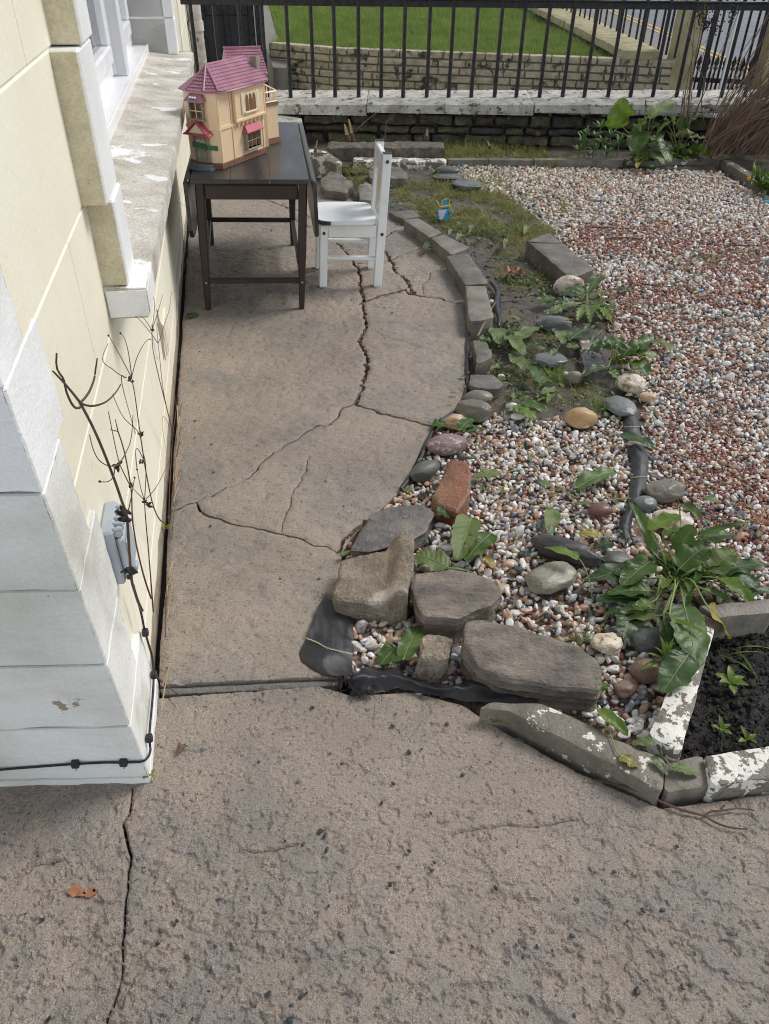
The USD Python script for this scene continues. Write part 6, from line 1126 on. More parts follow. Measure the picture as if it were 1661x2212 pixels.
fallen("narrow pale leaf pointing right below the clean edging block", c16, (735, 575), (625, 545), 38, p_, .016, (760, 600))
fallen("leaf curling against the last edging block's lower corner", c16, (470, 690), (555, 700), 60, g, .02)
fallen("fresh green leaf with ragged edges in the mud left of centre", c16, (570, 620), (600, 720), 80, p_, .02)
fallen("dark shiny leaf lying along the mud under the pale ones", c16, (720, 740), (890, 748), 36, d_, .018)
fallen("folded leaf standing beside the flat grey stone", c16, (860, 960), (780, 850), 70, g, .035, (880, 955))
fallen("wide leaf next to the wet grey stone, half over it", c16, (1030, 690), (1145, 630), 85, d_, .035)
fallen("square-ended pale leaf below the wet grey stone", c16, (960, 640), (990, 720), 66, p_, .025)
fallen("crumpled leaf above the flat grey stone", c16, (1010, 740), (1090, 735), 60, p_, .02)
fallen("yellow-spotted leaf clinging to the wet grey stone", c16, (985, 575), (1040, 570), 45, y_, .035)
fallen("leaf lying face down among stalks under the grey stones", c16, (680, 800), (780, 880), 80, p_, .02)
fallen("mid-green leaf in the mud above the plump yellow-tan cobble", c16, (860, 1020), (960, 985), 60, p_, .02)
fallen("dark leaf near the toothed weed's left side", c16, (935, 440), (830, 470), 70, g, .02)
fallen("dark crumpled leaf on bare earth above the rusty leaf", c16, (535, 205), (630, 215), 36, d_, .018)
fallen("rust-red crumpled leaf lying on the bare earth", c16, (620, 300), (760, 285), 70, m_leaf_r, .02, wav=.4, fold=.3)
fallen("large dock leaf lying alone on the red gravel at the right", c16, (1530, 700), (1680, 770), 80, p_, .02, (1500, 660))
fallen("small dark leaf lying on the red gravel above the large lone one", c16, (1310, 385), (1400, 390), 60, d_, .018)
fallen("leaf with a stripe lying in the small gravel pocket, the left of two", c11, (800, 1150), (700, 1260), 150, g, .02, (740, 1110))
fallen("pointed leaf in the small gravel pocket, the right of two", c11, (850, 1230), (960, 1000), 120, g, .03, (830, 1245))
fallen("small leaf beneath the L-shaped block on the black flap's edge", c11, (540, 900), (690, 920), 36, d_, .02)
fallen("yellow-green curl of leaf at the corner of the L-shaped block", c11, (430, 540), (515, 505), 32, l, .02)
fallen("leaf on the light gravel by the L-shaped block's top right corner", c11, (1110, 600), (1180, 630), 60, g, .02, (1335, 660))
fallen("yellow-edged leaf by the gravel above the slate rock", c11, (1400, 540), (1450, 620), 50, y_, .02)
fallen("bright leaf hanging over the front kerb from the gravel", c20, (600, 1450), (790, 1610), 78, l, .07, (560, 1440), fold=.4)
fallen("yellowing leaf with an orange stalk on the front kerb", c20, (735, 1735), (870, 1810), 70, y_, .056, (600, 1560), wav=.3)
fallen("mottled leaf lying flat across the small corner block", c20, (1060, 1800), (1230, 1850), 66, p_, .045, (950, 1740))
fallen("narrow green leaf hanging over the join of the front kerbs", c20, (930, 1740), (1035, 1860), 52, g, .06)
fallen("jagged leaf piece at the inner end of the painted kerb", c20, (945, 1640), (810, 1660), 60, p_, .06)
fallen("small green leaf tucked at the end of the large slate slab", c20, (590, 1320), (665, 1290), 85, g, .03)
fallen("brown papery leaf at the right edge of the red gravel", c20, (1560, 270), (1680, 300), 85, m_leaf_r, .02, (1480, 350), wav=.3)
fallen("slim grey-green leaf on the gravel, upper right of the big dock", c20, (1255, 140), (1350, 170), 40, p_, .018)
fallen("small fresh leaf on the concrete by the table's left leg", cr(0, 0, 1.661), (1240, 2105), (1320, 2090), 50, g, .008)
fallen("fallen leaf resting against the edging behind the chair", c6, (600, 545), (695, 535), 40, d_, .05)
fallen("small leaf caught in the gap of the second edging block", c6, (830, 830), (875, 770), 45, d_, .03)
fallen("long pale leaf by the right flap side of the grass", c6, (1250, 885), (1360, 905), 36, d_, .02)
fallen("yellow-stemmed dock leaf lying in the grass beyond the toy", c6, (1280, 690), (1330, 690), 40, l, .03, (1180, 665))
fallen("bright dock leaf in the grass just right of the chair back", c6, (690, 520), (770, 545), 40, l, .04)

r = np.random.default_rng(58); zones = [(c16, 540, 620, 1000, 1080), (c16, 460, 640, 800, 900), (c16, 620, 960, 980, 1140), (c16, 900, 640, 1200, 760), (c6, 1000, 650, 1560, 780)]
for k in range(30):
    f, x0, y0, x1, y1 = zones[k % 5]; x, y = r.uniform(x0, x1), r.uniform(y0, y1); a = r.uniform(0, 6.28); L = r.uniform(45, 85); t = Thing("torn_leaf", "small torn weed leaf lying on the wet mud", "leaf", "torn leaves littering the mud"); A, B = G(*f(x, y), .012), G(*f(x + L * math.cos(a), y + .75 * L * math.sin(a)), r.uniform(.012, .04)); kp = f(1, 0)[0] - f(0, 0)[0]
    add_leaf(t, A, B, r.uniform(22, 40) * kp * depth(A) / FPX, [p_, g, l, d_, p_][k % 5], A + (A - B) * .7 * [1, 1, 0] - [0, 0, .006], seed=k, pet=.0013, arch=.1, fold=r.uniform(.1, .5), wav=.25); t.done()

# strap-leaved clump and seedlings
def straps(name, label, cat_, q0, items, mat, w=.006):
    t = Thing(name, label, cat_)
    for k, (tip, z) in enumerate(items):
        B = np.array([*G(*tip, z)[:2], z]); A = np.asarray(q0, float); (V, F), mid = leaf_mesh(A, B, w, arch=.12, fold=.5, seed=k, shape="lance", n=12, m=2); t.add("leaf", (V, F), mat, smooth=True)
    t.done()
straps("strap_leaf_clump", "tuft of striped strap leaves growing by the brown-red cobble", "plant", G(*c20(1010, 1160), .045), [(c20(x, y), z) for x, y, z in ((985, 985, .10), (1075, 1000, .10), (1085, 1030, .11), (1185, 1020, .08), (905, 1100, .07), (860, 1210, .05), (950, 1060, .09), (1180, 1120, .07), (1030, 1020, .11), (880, 1185, .05), (1110, 1085, .09))], m_leaf_l, .010)
def seedling(label, c, r_, n, z=.02):
    t = Thing("seedling", label, "seedling")
    for k in range(n):
        a = k * 6.28 / n + .4; A = np.asarray(c); B = A + [math.cos(a) * r_, math.sin(a) * r_, z * (1 if k % 2 else .4)]; (V, F), mid = leaf_mesh(A, B, r_ * .45, arch=.15, fold=.2, seed=k, shape="lance", n=8, m=2); t.add("leaf", (V, F), m_leaf_l, smooth=True)
    t.add("stem", tube([A - [0, 0, .015], A], .0012, 5), m_vein); t.done()
seedling("seedling with five pointed leaves in the black soil", G(*c20(1420, 1290), .010), .036, 6)
seedling("smaller seedling in the black soil near the painted front kerb", G(*c20(1365, 1575), .010), .022, 5)
seedling("tiny dark seedling in the soil just behind the front kerb", G(*c20(1520, 1640), .008), .024, 4)
bl = Thing("grass_blades", "few long grass blades lying over the black soil", "grass blades")
for a, b in (((1350, 1110), (1600, 1255)), ((1440, 1070), (1600, 1290)), ((1390, 1115), (1661, 1105)), ((1450, 1070), (1680, 1075)), ((1630, 1050), (1690, 1110)), ((1560, 1300), (1640, 1290))):
    A, B = G(*c20(*a), .012), G(*c20(*b), .022); (V, F), mid = leaf_mesh(A, B, .0045, arch=.10, fold=.4, seed=a[0], shape="lance", n=10, m=2); bl.add("blade", (V, F), m_leaf_l if a[0] < 1500 else m_leaf, smooth=True)
bl.done()
yd = Thing("feathery_plant", "feathery dark green plant with one yellow flower at the gravel's right edge", "plant"); r = np.random.default_rng(21); b0 = G(*cB(1640, 1640), .0)
for k in range(70):
    az, el = r.uniform(0, 6.28), r.uniform(.2, 1.3); L = r.uniform(.08, .17); A = b0 + [r.normal(0, .05), r.normal(0, .05), .01]; B = A + np.array([math.cos(az) * math.cos(el), math.sin(az) * math.cos(el), math.sin(el)]) * L; (V, F), mid = leaf_mesh(A, B, .022, arch=.1, fold=.3, seed=k, shape="tooth", n=14, m=2); yd.add("frond", (V, F), g if k % 3 else l, smooth=True)
fq = GY(*cB(1490, 1520), b0[1] - .02); m_flower = M("yellow_petal", R((.62, .36, .02), (.72, .46, .03)), 30, 3, (.5, .6), None)
yd.add("flower_stem", tube([b0 + [-.03, 0, .03], fq], .002, 5), m_vein); fl = yd.add("flower", rock(fq, .010, .010, .006, 0, 3, 2, .1), m_flower, smooth=True)
for k in range(10): a = k * .628; yd.add("petal", leaf_mesh(fq, fq + np.array([math.cos(a) * .8, -.35 * abs(math.sin(a)) - .2, math.sin(a) * .8]) * .022, .008, seed=k, shape="lance", n=4, m=1)[0], m_flower, parent=fl)
yd.done()

# ------------------------------------------------------------------ grass and weeds on the bare earth (too fine to count)
def turf(name, label, polys, dens, L, W, mat, seed, zf, lean=1.0, clump=6.0, thr=.42):
    r = np.random.default_rng(seed); vs, fs, n = [], [], 0; base = [blades(7, L, W, s + seed, .010, lean, .6, 3) for s in range(6)]
    for pg in polys:
        p = scatter(pg, 1 / math.sqrt(dens), seed); w = fb(p[:, 0], p[:, 1], clump, 3, seed); p = p[w > thr]
        for q in p:
            v, f = base[r.integers(6)]; a = r.uniform(0, 6.28); s = r.uniform(.5, 1.3); ex, ey = rotz(a); v = v * s @ np.stack([ex, ey, [0, 0, 1]]) + [q[0], q[1], 0]; v[:, 2] += zf(q[0:1], q[1:2])[0]; vs.append(v); fs.append(f + n); n += len(v)
    single(name, label, "grass", (np.vstack(vs), np.vstack(fs)), mat, False, kind="stuff")
PW = lambda f, pts: Polygon(xy([f(*q) for q in pts]))
turf("grass_patch", "straggly yellow-green grass on the earth around the toy and beyond the chair", [PW(c6, [(620, 420), (900, 300), (1200, 360), (1360, 470), (1480, 560), (1661, 640), (1700, 760), (1600, 790), (1300, 780), (1050, 740), (900, 640), (760, 560)]), PW(cT, [(350, 420), (600, 420), (560, 560), (460, 640), (400, 560)]), PW(cT, [(1210, 250), (1661, 260), (1661, 460), (1210, 430)])], 2600, .055, .0032, m_weedgrass, 3, mud_z, 1.15, 5, .36)
turf("grass_patch", "sparse flattened grass on the mud between the long loose block and the edging", [PW(c16, [(560, 120), (760, 90), (800, 200), (980, 290), (900, 380), (640, 420), (560, 260)]), PW(c16, [(560, 860), (960, 860), (1300, 1000), (1240, 1060), (700, 1050), (560, 1000)]), PW(c16, [(700, 640), (1000, 640), (1000, 820), (700, 820)])], 1900, .045, .0028, m_weedgrass, 8, mud_z, 1.25, 7, .43)
turf("grass_patch", "thin dry grass lying on the red gravel right of the loose block", [PW(cr(1850, 700, 1.3548), [(1150, 420), (1560, 400), (1560, 460), (1200, 540), (960, 420)]), PW(cr(1850, 700, 1.3548), [(0, 0), (520, 20), (640, 160), (560, 300), (420, 330), (260, 220)])], 700, .060, .0024, m_straw if False else m_weedgrass, 12, lambda x, y: grav_z(x, y) + .008, 1.45, 9, .50)
turf("grass_patch", "fine grass tufts by the egg-shaped pebble and blue-grey cobble", [PW(c16, [(880, 860), (1020, 900), (1000, 950), (860, 940)]), PW(c16, [(1160, 1030), (1260, 1060), (1250, 1150), (1150, 1140)]), PW(c20, [(400, 960), (600, 980), (560, 1040), (420, 1020)])], 2600, .055, .0026, m_leaf_l, 14, lambda x, y: grav_z(x, y) + .01, .8, 9, .36)
turf("wall_foot_weeds", "low weeds and stalks along the foot of the dark rubble wall", [Polygon([(.35, 5.75), (1.1, 5.75), (1.1, 6.15), (.35, 6.15)]), Polygon([(.2, 5.5), (1.3, 5.5), (1.3, 5.75), (.2, 5.75)])], 900, .055, .006, m_weedgrass, 16, lambda x, y: -.01 + .05 * (fb(x, y, 4, 4, 53) - .5) - .02 * np.clip((y - 5.7) / .5, 0, 1), .7, 4, .30)
r = np.random.default_rng(33); vs = []
for k in range(900):
    f, bx = [(c6, (620, 400, 1600, 800)), (c16, (440, 80, 980, 1050)), (cT, (150, 400, 1661, 560))][k % 3]; x, y = r.uniform(bx[0], bx[2]), r.uniform(bx[1], bx[3]); q = G(*f(x, y), 0.0)
    if not mud.contains(Point(q[0], q[1])): continue
    q[2] = mud_z(q[0:1], q[1:2])[0] + .004; a = r.uniform(0, 6.28); L = r.uniform(.01, .045); e = q + [math.cos(a) * L, math.sin(a) * L, r.uniform(0, .008)]; vs.append(tube([q, (q + e) / 2 + [0, 0, .003], e], .0009, 4))
single("plant_litter", "bits of dead stalk and straw strewn over the wet mud", "plant litter", cat(vs), m_straw, kind="stuff")
vs = []
for k in range(1500):
    x, y = r.uniform(-.3, 1.3), r.uniform(1.9, 5.0)
    if mud.contains(Point(x, y)): vs.append(rock([x, y, mud_z(np.array([x]), np.array([y]))[0] + .002], *(r.uniform(.003, .011) * np.array([1, .8, .6])), r.uniform(0, 3), k % 9, 1, .2))
single("soil_crumbs", "crumbs of wet soil lying over the bare earth", "soil crumbs", cat(vs), m_soil, kind="stuff")
def sprigs(polys, n, seed):
    r = np.random.default_rng(seed); vs = []
    for pg in polys:
        p = scatter(pg, math.sqrt(pg.area / n), seed)
        for q in p:
            for k in range(r.integers(3, 7)):
                a = r.uniform(0, 6.28); A = np.array([q[0], q[1], mud_z(q[0:1], q[1:2])[0] + .004]); B = A + [math.cos(a) * r.uniform(.012, .03), math.sin(a) * r.uniform(.012, .03), r.uniform(.002, .018)]; vs.append(leaf_mesh(A, B, r.uniform(.007, .014), seed=int(a * 100), shape="lance", n=5, m=1)[0])
    return cat(vs)
single("small_weeds", "tiny leafy weeds dotted over the wet mud", "weeds", sprigs([PW(c16, [(520, 840), (900, 820), (940, 1080), (560, 1040)]), PW(c16, [(480, 640), (700, 560), (760, 660), (560, 760)]), PW(c16, [(640, 300), (980, 290), (900, 420), (660, 400)]), PW(c6, [(1000, 650), (1500, 700), (1400, 800), (1100, 800)])], 34, 5), m_leaf, True, kind="stuff")

r = np.random.default_rng(17); vs = []
for q in list(scatter(G_LOW.difference(solid), .085, 5)) + list(scatter(G_MAIN, .14, 6)) + list(scatter(mud, .06, 7)):
    a = r.uniform(0, 6.28); L = r.uniform(.008, .03); A = np.array([q[0], q[1], r.uniform(.006, .014)]); B = A + [math.cos(a) * L, math.sin(a) * L, r.uniform(-.004, .008)]; vs.append(leaf_mesh(A, B, L * r.uniform(.25, .6), seed=int(a * 99), fold=r.uniform(0, .6), n=6, m=1)[0])
single("leaf_bits", "torn scraps of green leaf strewn over the gravel and mud", "leaf scraps", cat(vs), m_leaf_p, True, kind="stuff")

# ------------------------------------------------------------------ things along the house wall
c1 = cr(0, 1200, 1.8433); cw2 = cr(0, 2200, 1.661); c7 = cr(0, 3000, 1.038)
LEAN = WD * -.087 + WN * -.0138 + np.array([0, 0, 1.0]); LEAN /= np.linalg.norm(LEAN); FN = np.cross(FD, LEAN); FN /= np.linalg.norm(FN); FN = FN if FN[1] < 0 else -FN
def GF(u, v, off=.004):
    d = ray(u, v); return CAM + d * (((A0 + FN * off - CAM) @ FN) / (d @ FN))
def wallpath(f, pts, off0, off1=None, n=30):
    off1 = off0 if off1 is None else off1; q = [GW(*f(x, y), off0 + (off1 - off0) * i / max(1, len(pts) - 1)) for i, (x, y) in enumerate(pts)]; return smoothpath(q, n)
cb = Thing("wall_cable", "thin black cable clipped along the foot of the white corner stones", "cable")
pa_ = [GF(*cw2(x, y)) for x, y in ((-260, 1490), (0, 1460), (250, 1440), (500, 1422), (700, 1412), (830, 1412), (930, 1408), (965, 1395))]; pb_ = [GW(*cw2(x, y), .006) for x, y in ((990, 1365), (1000, 1320), (990, 1250), (998, 1150), (1012, 1000), (1020, 880), (1020, 800), (1008, 700), (985, 620), (962, 540), (940, 430), (920, 350), (900, 290), (885, 230))]
cb.add("cable", tube(smoothpath(pa_ + pb_, 90), .0023, 7), m_cable, smooth=True)
for x, y in ((500, 1422), (820, 1412)): q = GF(*cw2(x, y), .005); i = cb.add("cable_clip", xf(box(-.007, .007, -.006, .006, -.007, .007, .002), q, FD, -FN), m_cable); cb.add("nail", tube([q + [0, 0, -.007], q + FN * .004 + [0, 0, -.013]], .002, 6), m_metal, parent=i)
for x, y in ((992, 1250), (1022, 830), (965, 548)): q = GW(*cw2(x, y), .007); cb.add("cable_clip", xf(box(-.007, .007, -.006, .006, -.007, .007, .002), q, WD, WN), m_cable)
cb.done()
sb = Thing("outdoor_socket_box", "grey weatherproof socket box on the cream wall behind the dry stalks", "socket box")
s0, s1, z0, z1 = .150, .243, .366, .484
sb.add("back_box", wallm(box(s0, s1, -.015, .008, z0, z1, .004)), m_boxgrey); il = sb.add("lid", wallm(box(s0 + .003, s1 - .003, .0085, .021, z0 + .004, z1 - .018, .005)), m_boxgrey); sb.add("raised_panel", wallm(box(s0 + .014, s1 - .014, .0212, .0235, z0 + .016, z1 - .034, .002)), m_boxgrey, parent=il)
sb.add("hinge_rod", tube([Ws(s0 + .006, .014, z1 - .010), Ws(s1 - .006, .014, z1 - .010)], .0055, 10), m_boxgrey, smooth=50)
for k in range(5): sb.add("hinge_knuckle", wallm(box(s0 + .008 + .016 * k, s0 + .015 + .016 * k, .006, .022, z1 - .017, z1 + .001, .002)), m_boxgrey)
sb.add("latch", wallm(box((s0 + s1) / 2 - .010, (s0 + s1) / 2 + .010, .018, .026, z0 - .002, z0 + .010, .002)), m_boxgrey); sb.done()
def stalkplant(label, f, main, branches, off, husks=(), rad=.0030, top_off=None):
    rad = rad * .62
    t = Thing("dead_stalk", label, "dead stalk"); p = wallpath(f, main, off[0], off[1], 40); t.add("stem", tube(p, np.linspace(rad, rad * .55, 40), 6), m_stalk, smooth=True); N = len(main)
    for br in branches:
        b = wallpath(f, br, off[1], off[1] + .02, 16); t.add("branch", tube(b, np.linspace(rad * .55, rad * .3, 16), 5), m_stalk, smooth=True)
        if (len(br) + len(main)) % 3 == 0: t.add("seed_end", rock(b[-1], .0016, .0013, .0018, 0, 3, 1, .3), m_husk)
    r = np.random.default_rng(len(label))
    for x, y, s in husks:
        q = GW(*f(x, y), (off[0] + off[1]) / 2); vs = []
        for k in range(8): s_ = s * .7; a = r.normal(0, 1, 3); a /= np.linalg.norm(a); vs.append(rock(q + a * s_ * .35, s_ * r.uniform(.12, .5), s_ * .16, s_ * .14, r.uniform(0, 3), k, 2, .45, tilt=r.uniform(-1.2, 1.2)))
        t.add("withered_leaves", cat(vs), m_husk, True)
    t.done()
stalkplant("thickest red-brown dead stalk, reaching highest across the wall to the left", c1, [(1050, 2290), (1000, 2170), (965, 2020), (950, 1800), (940, 1640), (890, 1460), (800, 1210), (700, 970), (640, 850), (590, 760)], [[(590, 760), (650, 690), (700, 550), (717, 430)], [(590, 760), (720, 775), (810, 730), (890, 622)], [(590, 790), (540, 780), (490, 680), (470, 590), (415, 480), (418, 395)], [(590, 755), (480, 620), (390, 525)]], (.03, .09), [(915, 1590, .030), (975, 2020, .026), (950, 1990, .022)], .0042)
stalkplant("forked dead stalk leaning left past the socket box", c1, [(1115, 2200), (1010, 1830), (980, 1650), (965, 1380), (930, 1180), (870, 970)], [[(870, 970), (815, 955)], [(870, 970), (850, 880)], [(960, 1370), (900, 1250), (880, 1200), (850, 1080), (800, 825)], [(880, 1210), (740, 1190), (690, 1110), (660, 995)], [(880, 1200), (950, 1080), (975, 950), (980, 850)], [(840, 1220), (840, 1290), (735, 1338)], [(945, 1560), (970, 1440), (992, 1310)]], (.03, .06), [(870, 1215, .022), (960, 1365, .014)], .0028)
stalkplant("slender dead stalk with a curled four-way top in the middle", c1, [(1210, 1640), (1110, 1440), (1065, 1200), (1030, 960), (1000, 740), (970, 575)], [[(970, 575), (890, 420), (800, 262)], [(970, 565), (945, 380), (888, 245)], [(970, 570), (1020, 400), (1105, 290)], [(930, 572), (830, 510), (755, 420), (798, 320)], [(1050, 1090), (1030, 1000), (900, 850), (830, 695)], [(920, 575), (900, 620), (940, 780), (1000, 990)], [(1055, 1170), (1000, 1120), (1010, 1250)]], (.02, .05), [(965, 590, .018), (1035, 990, .016), (1045, 1190, .014)], .0026)
stalkplant("dead stalk with three upright prongs low beside the crack", c1, [(1130, 2300), (1110, 2040), (1085, 1740), (1065, 1490)], [[(1065, 1475), (1020, 1300), (1000, 1130)], [(1065, 1475), (1075, 1300), (1050, 1120)], [(1065, 1475), (1180, 1330), (1250, 1170)], [(1065, 1475), (1000, 1410), (965, 1370)]], (.02, .045), [(1065, 1490, .014), (1105, 1510, .018)], .0026)
stalkplant("tall thin dead stalks rising beside the end of the sill", c1, [(1270, 970), (1230, 800), (1160, 520), (1125, 340), (1120, 230)], [[(1120, 230), (1080, 160), (1040, 120)], [(1120, 225), (1135, 100), (1130, -20)], [(1120, 225), (1160, 100), (1200, -40)], [(1165, 320), (1060, 180), (1000, 120)], [(1165, 320), (1240, 100), (1265, -60)], [(1230, 800), (1190, 560), (1165, 320), (1158, 80)]], (.02, .05), [(1122, 225, .014)], .0026)
stalkplant("long thin dead stalk hugging the wall foot by the crack of the path", c1, [(1245, 1640), (1255, 1300), (1275, 1000), (1300, 800), (1330, 500), (1305, 200), (1300, 0)], [[(1275, 1010), (1200, 960), (1250, 1250)], [(1300, 800), (1275, 570)]], (.012, .02), [(1270, 1010, .012)], .0018)
stalkplant("fine twig tangle hanging beside the left table flap", cr(700, 500, 1.661), [(65, 960), (60, 860), (50, 700), (15, 510)], [[(15, 510), (40, 450), (15, 430)], [(15, 510), (100, 560), (155, 600)], [(50, 700), (110, 720), (155, 690)], [(60, 860), (100, 830), (150, 880)]], (.02, .05), [(75, 960, .012)], .0016)
t = Thing("dry_straw", "dry yellow straws and twigs lying in the gap at the wall foot", "straw"); r = np.random.default_rng(6)
for k in range(26):
    s = r.uniform(.15, 1.5); p0 = Ws(s, .012, .004 + r.uniform(0, .01)); p1 = Ws(s + r.uniform(.03, .15), .012 + r.uniform(-.008, .012), .006 + r.uniform(0, .02)); t.add("straw", tube(smoothpath([p0, (p0 + p1) / 2 + [0, 0, .004], p1], 5), .0013, 4), m_straw if k % 3 else m_stalk)
t.done()
single("wall_gap", "dark gap of soil and moss between the path and the wall", "gap", cat([wallm(box(.22, 4.6, -.0145, .03, -.052, -.024, .001))]), m_black_soil, kind="stuff")
for lab, p0, k in (("green sprout growing at the foot of the front corner stone", cw2(980, 1520), 7), ("small green sprout in the wall gap by the path crack", c1(1225, 1690), 6)):
    t = Thing("sprout", lab, "weed"); b0 = G(*p0, .003)
    for q in range(k): a = q * 2.4; e = b0 + [math.cos(a) * .02, math.sin(a) * .02, .008 + .01 * (q % 3)]; t.add("leaf", leaf_mesh(b0, e, .009, seed=q, shape="lance", n=7, m=2)[0], m_leaf_l if q % 2 else m_leaf_y, smooth=True)
    t.done()

# ------------------------------------------------------------------ dead shrub and stumps by the low wall
ds = Thing("dead_shrub", "mass of dry brown stems drooping across the railings at the right", "shrub"); r = np.random.default_rng(44)
m_twig = M("dry_brown_twig", R((.08, .048, .030), (.155, .098, .064), (.25, .175, .115)), 9, 4, (.6, .85), None)
for k in range(300):
    yb = r.uniform(5.55, 6.02); bx, by = r.uniform(1130, 1720), r.uniform(1000, 1330); A = GY(*cB(bx, by), yb); A[2] = max(.0, A[2] * .5); ang = r.uniform(.45, 1.35); L = r.uniform(.35, 1.05); dv = np.array([math.cos(ang), r.normal(0, .12), math.sin(ang)]); B = A + dv * L; B[0] += .06; md = (A + B) / 2 + [r.normal(0, .02) - .04, 0, .03 + r.normal(0, .02)]
    ds.add("stem", tube(smoothpath([A, md, B], 9), np.linspace(.0036, .0014, 9) * r.uniform(.7, 1.3), 4), m_twig)
for pts in [[(950, 1100), (985, 700), (1010, 400), (1035, 100)], [(900, 1080), (990, 760), (1090, 500), (1180, 160)], [(960, 1050), (1020, 560), (1070, 280), (1120, 0)], [(1000, 1000), (1110, 740), (1050, 560), (960, 190)], [(870, 1100), (930, 860), (1000, 500), (1150, 330)], [(880, 1280), (1060, 900), (1240, 500), (1420, 60)], [(1230, 1290), (1100, 740), (1300, 330), (1400, 30)], [(560, 1300), (680, 1010), (930, 700), (1010, 480)], [(1030, 1300), (1400, 1130), (1600, 960), (1661, 560)], [(920, 960), (1200, 965), (1330, 935)], [(1470, 700), (1560, 960), (1650, 1300)], [(1640, 1240), (1590, 700), (1580, 520)]]:
    q = smoothpath([GY(*cB(*a), 5.98) for a in pts], 16); ds.add("tall_stem", tube(q, np.linspace(.0042, .0016, 16), 5), m_twig)
for k in range(5): q = [GY(*cB(880 + 22 * k + 6 * (k % 2), 1180), 5.9), GY(*cB(930 + 18 * k, 780 - 20 * (k % 3)), 5.95)]; ds.add("broken_cane", tube(q, [.006, .003], 6), m_straw if k == 2 else m_twig)
for cx_s, cy_s, n in ((1090, 90, 46), (1120, 190, 60), (1200, 130, 46), (1190, 250, 40), (1060, 150, 30), (1350, 80, 30), (1330, 150, 22)):
    vs = []
    for k in range(n): q = GY(*cB(cx_s + r.normal(0, 26), cy_s + r.normal(0, 34)), 5.98 + r.normal(0, .03)); vs.append(rock(q, *(r.uniform(.003, .007) * np.array([1, 1, .9])), 0, k % 5, 1, .25))
    ds.add("seed_head", cat(vs), m_husk, kind="stuff")
ds.done()
def stump(label, f, base, top, y, rad):
    A, B = GY(*f(*base), y), GY(*f(*top), y); t = Thing("broken_stump", label, "stump"); t.add("stump", tube([A, lerp(A, B, .6), B], [rad, rad * .8, rad * .35], 7), m_stalk); t.add("split_face", tube([lerp(A, B, .4) - [0, rad * .4, 0], B - [0, rad * .3, -.004]], [rad * .7, rad * .2], 5), m_straw); t.done()
stump("splintered woody stump poking up behind the long coping block", cT, (400, 235), (370, 100), 5.75, .020); stump("second splintered stump standing against the rubble wall", cT, (440, 240), (405, 60), 5.78, .018); stump("pale split stump top to the right of the coping block's middle", cT, (1050, 222), (1055, 140), 5.80, .018); stump("small burnt-looking stump left of the long coping block", cT, (125, 330), (145, 235), 5.3, .010); stump("dark stump in the weeds right of the long coping block", cT, (1580, 300), (1555, 240), 5.75, .014)
single("thin_branch", "thin bare branch leaning on the rubble wall above the coping block", "branch", tube(smoothpath([GY(*cT(455, 165), 5.9), GY(*cT(540, 80), 5.95), GY(*cT(640, 0), 6.0)], 12), .005, 6), m_stalk, True)
single("dry_cane", "single dark upright stem behind the long coping block", "stem", tube([GY(*cT(705, 240), 5.75), GY(*cT(716, 60), 5.8)], [.006, .004], 6), m_stalk, True)

# ------------------------------------------------------------------ the blue toy, litter and twigs
ty = Thing("small_toy", "small blue and white toy with a yellow handle, lying in the grass", "toy"); q0 = G(*c6(955, 628), .0); k_ = depth(q0) / FPX / 1.661 * .54
m_blue = M("bright_blue_plastic", R((.015, .24, .42), (.025, .33, .53)), 20, 4, (.25, .4), None); m_pale = M("pale_printed_plastic", R((.55, .60, .68), (.66, .64, .70)), 60, 4, (.3, .45), None, spots=[(160, .6, .04, (.35, .22, .38))]); m_yel = M("yellow_plastic", R((.60, .38, .03), (.68, .46, .05)), 20, 4, (.3, .4), None)
def tp(x, z, y=0.0): return q0 + np.array([(x - 955) * k_, y, (628 - z) * k_ * 1.12])
ty.add("body", hull([tp(x, z, y) for x, z, y in ((902, 625, -.012), (990, 628, -.012), (915, 570, -.006), (975, 565, -.006), (902, 625, .025), (995, 622, .025), (925, 565, .02), (970, 560, .02))]), m_blue)
ty.add("front_panel", hull([tp(x, z, y) for x, z, y in ((922, 622, -.0165), (945, 626, -.0175), (915, 572, -.0105), (972, 566, -.0105), (922, 622, -.013), (945, 626, -.014), (915, 572, -.0065), (972, 566, -.0065))]), m_pale)
ty.add("hood", hull([tp(x, z, y) for x, z, y in ((935, 566, -.004), (985, 560, -.004), (940, 520, .006), (985, 514, .006), (938, 560, .028), (985, 556, .028))]), m_blue)
ty.add("hood_trim", tube([tp(936, 562, -.006), tp(938, 520, .002), tp(960, 512, .004), tp(986, 512, .004), tp(987, 556, -.004)], .0032, 6), m_yel, smooth=True); ty.add("handle", tube([tp(920, 552, -.012), tp(945, 550, -.016), tp(982, 543, -.012)], .0042, 7), m_yel, smooth=True)
ty.add("grip", tube([tp(898, 520, .0), tp(912, 535, -.004), tp(928, 552, -.008)], .0030, 6), m_metal, smooth=True)
for x, y in ((1000, .008), (978, .030)): ty.add("wheel", tube([tp(x, 590, y), tp(x + 9, 588, y)], .021, 14), m_blue, smooth=40); ty.add("hub", tube([tp(x + 9, 588, y), tp(x + 12, 588, y)], .009, 8), m_yel)
ty.add("side_frame", tube([tp(990, 545, .0), tp(1004, 575, .004), tp(1008, 610, .006)], .003, 6), m_yel, smooth=True); ty.done()
def litter(label, name, f, x, y, L, w, h, yaw, mat, cat_="litter"):
    q = G(*f(x, y), .0); q[2] = .010 + h / 2; ex, ey = rotz(yaw); single(name, label, cat_, xf(cbox(L, w, h, min(w, h) * .35), q, ex, ey), mat)
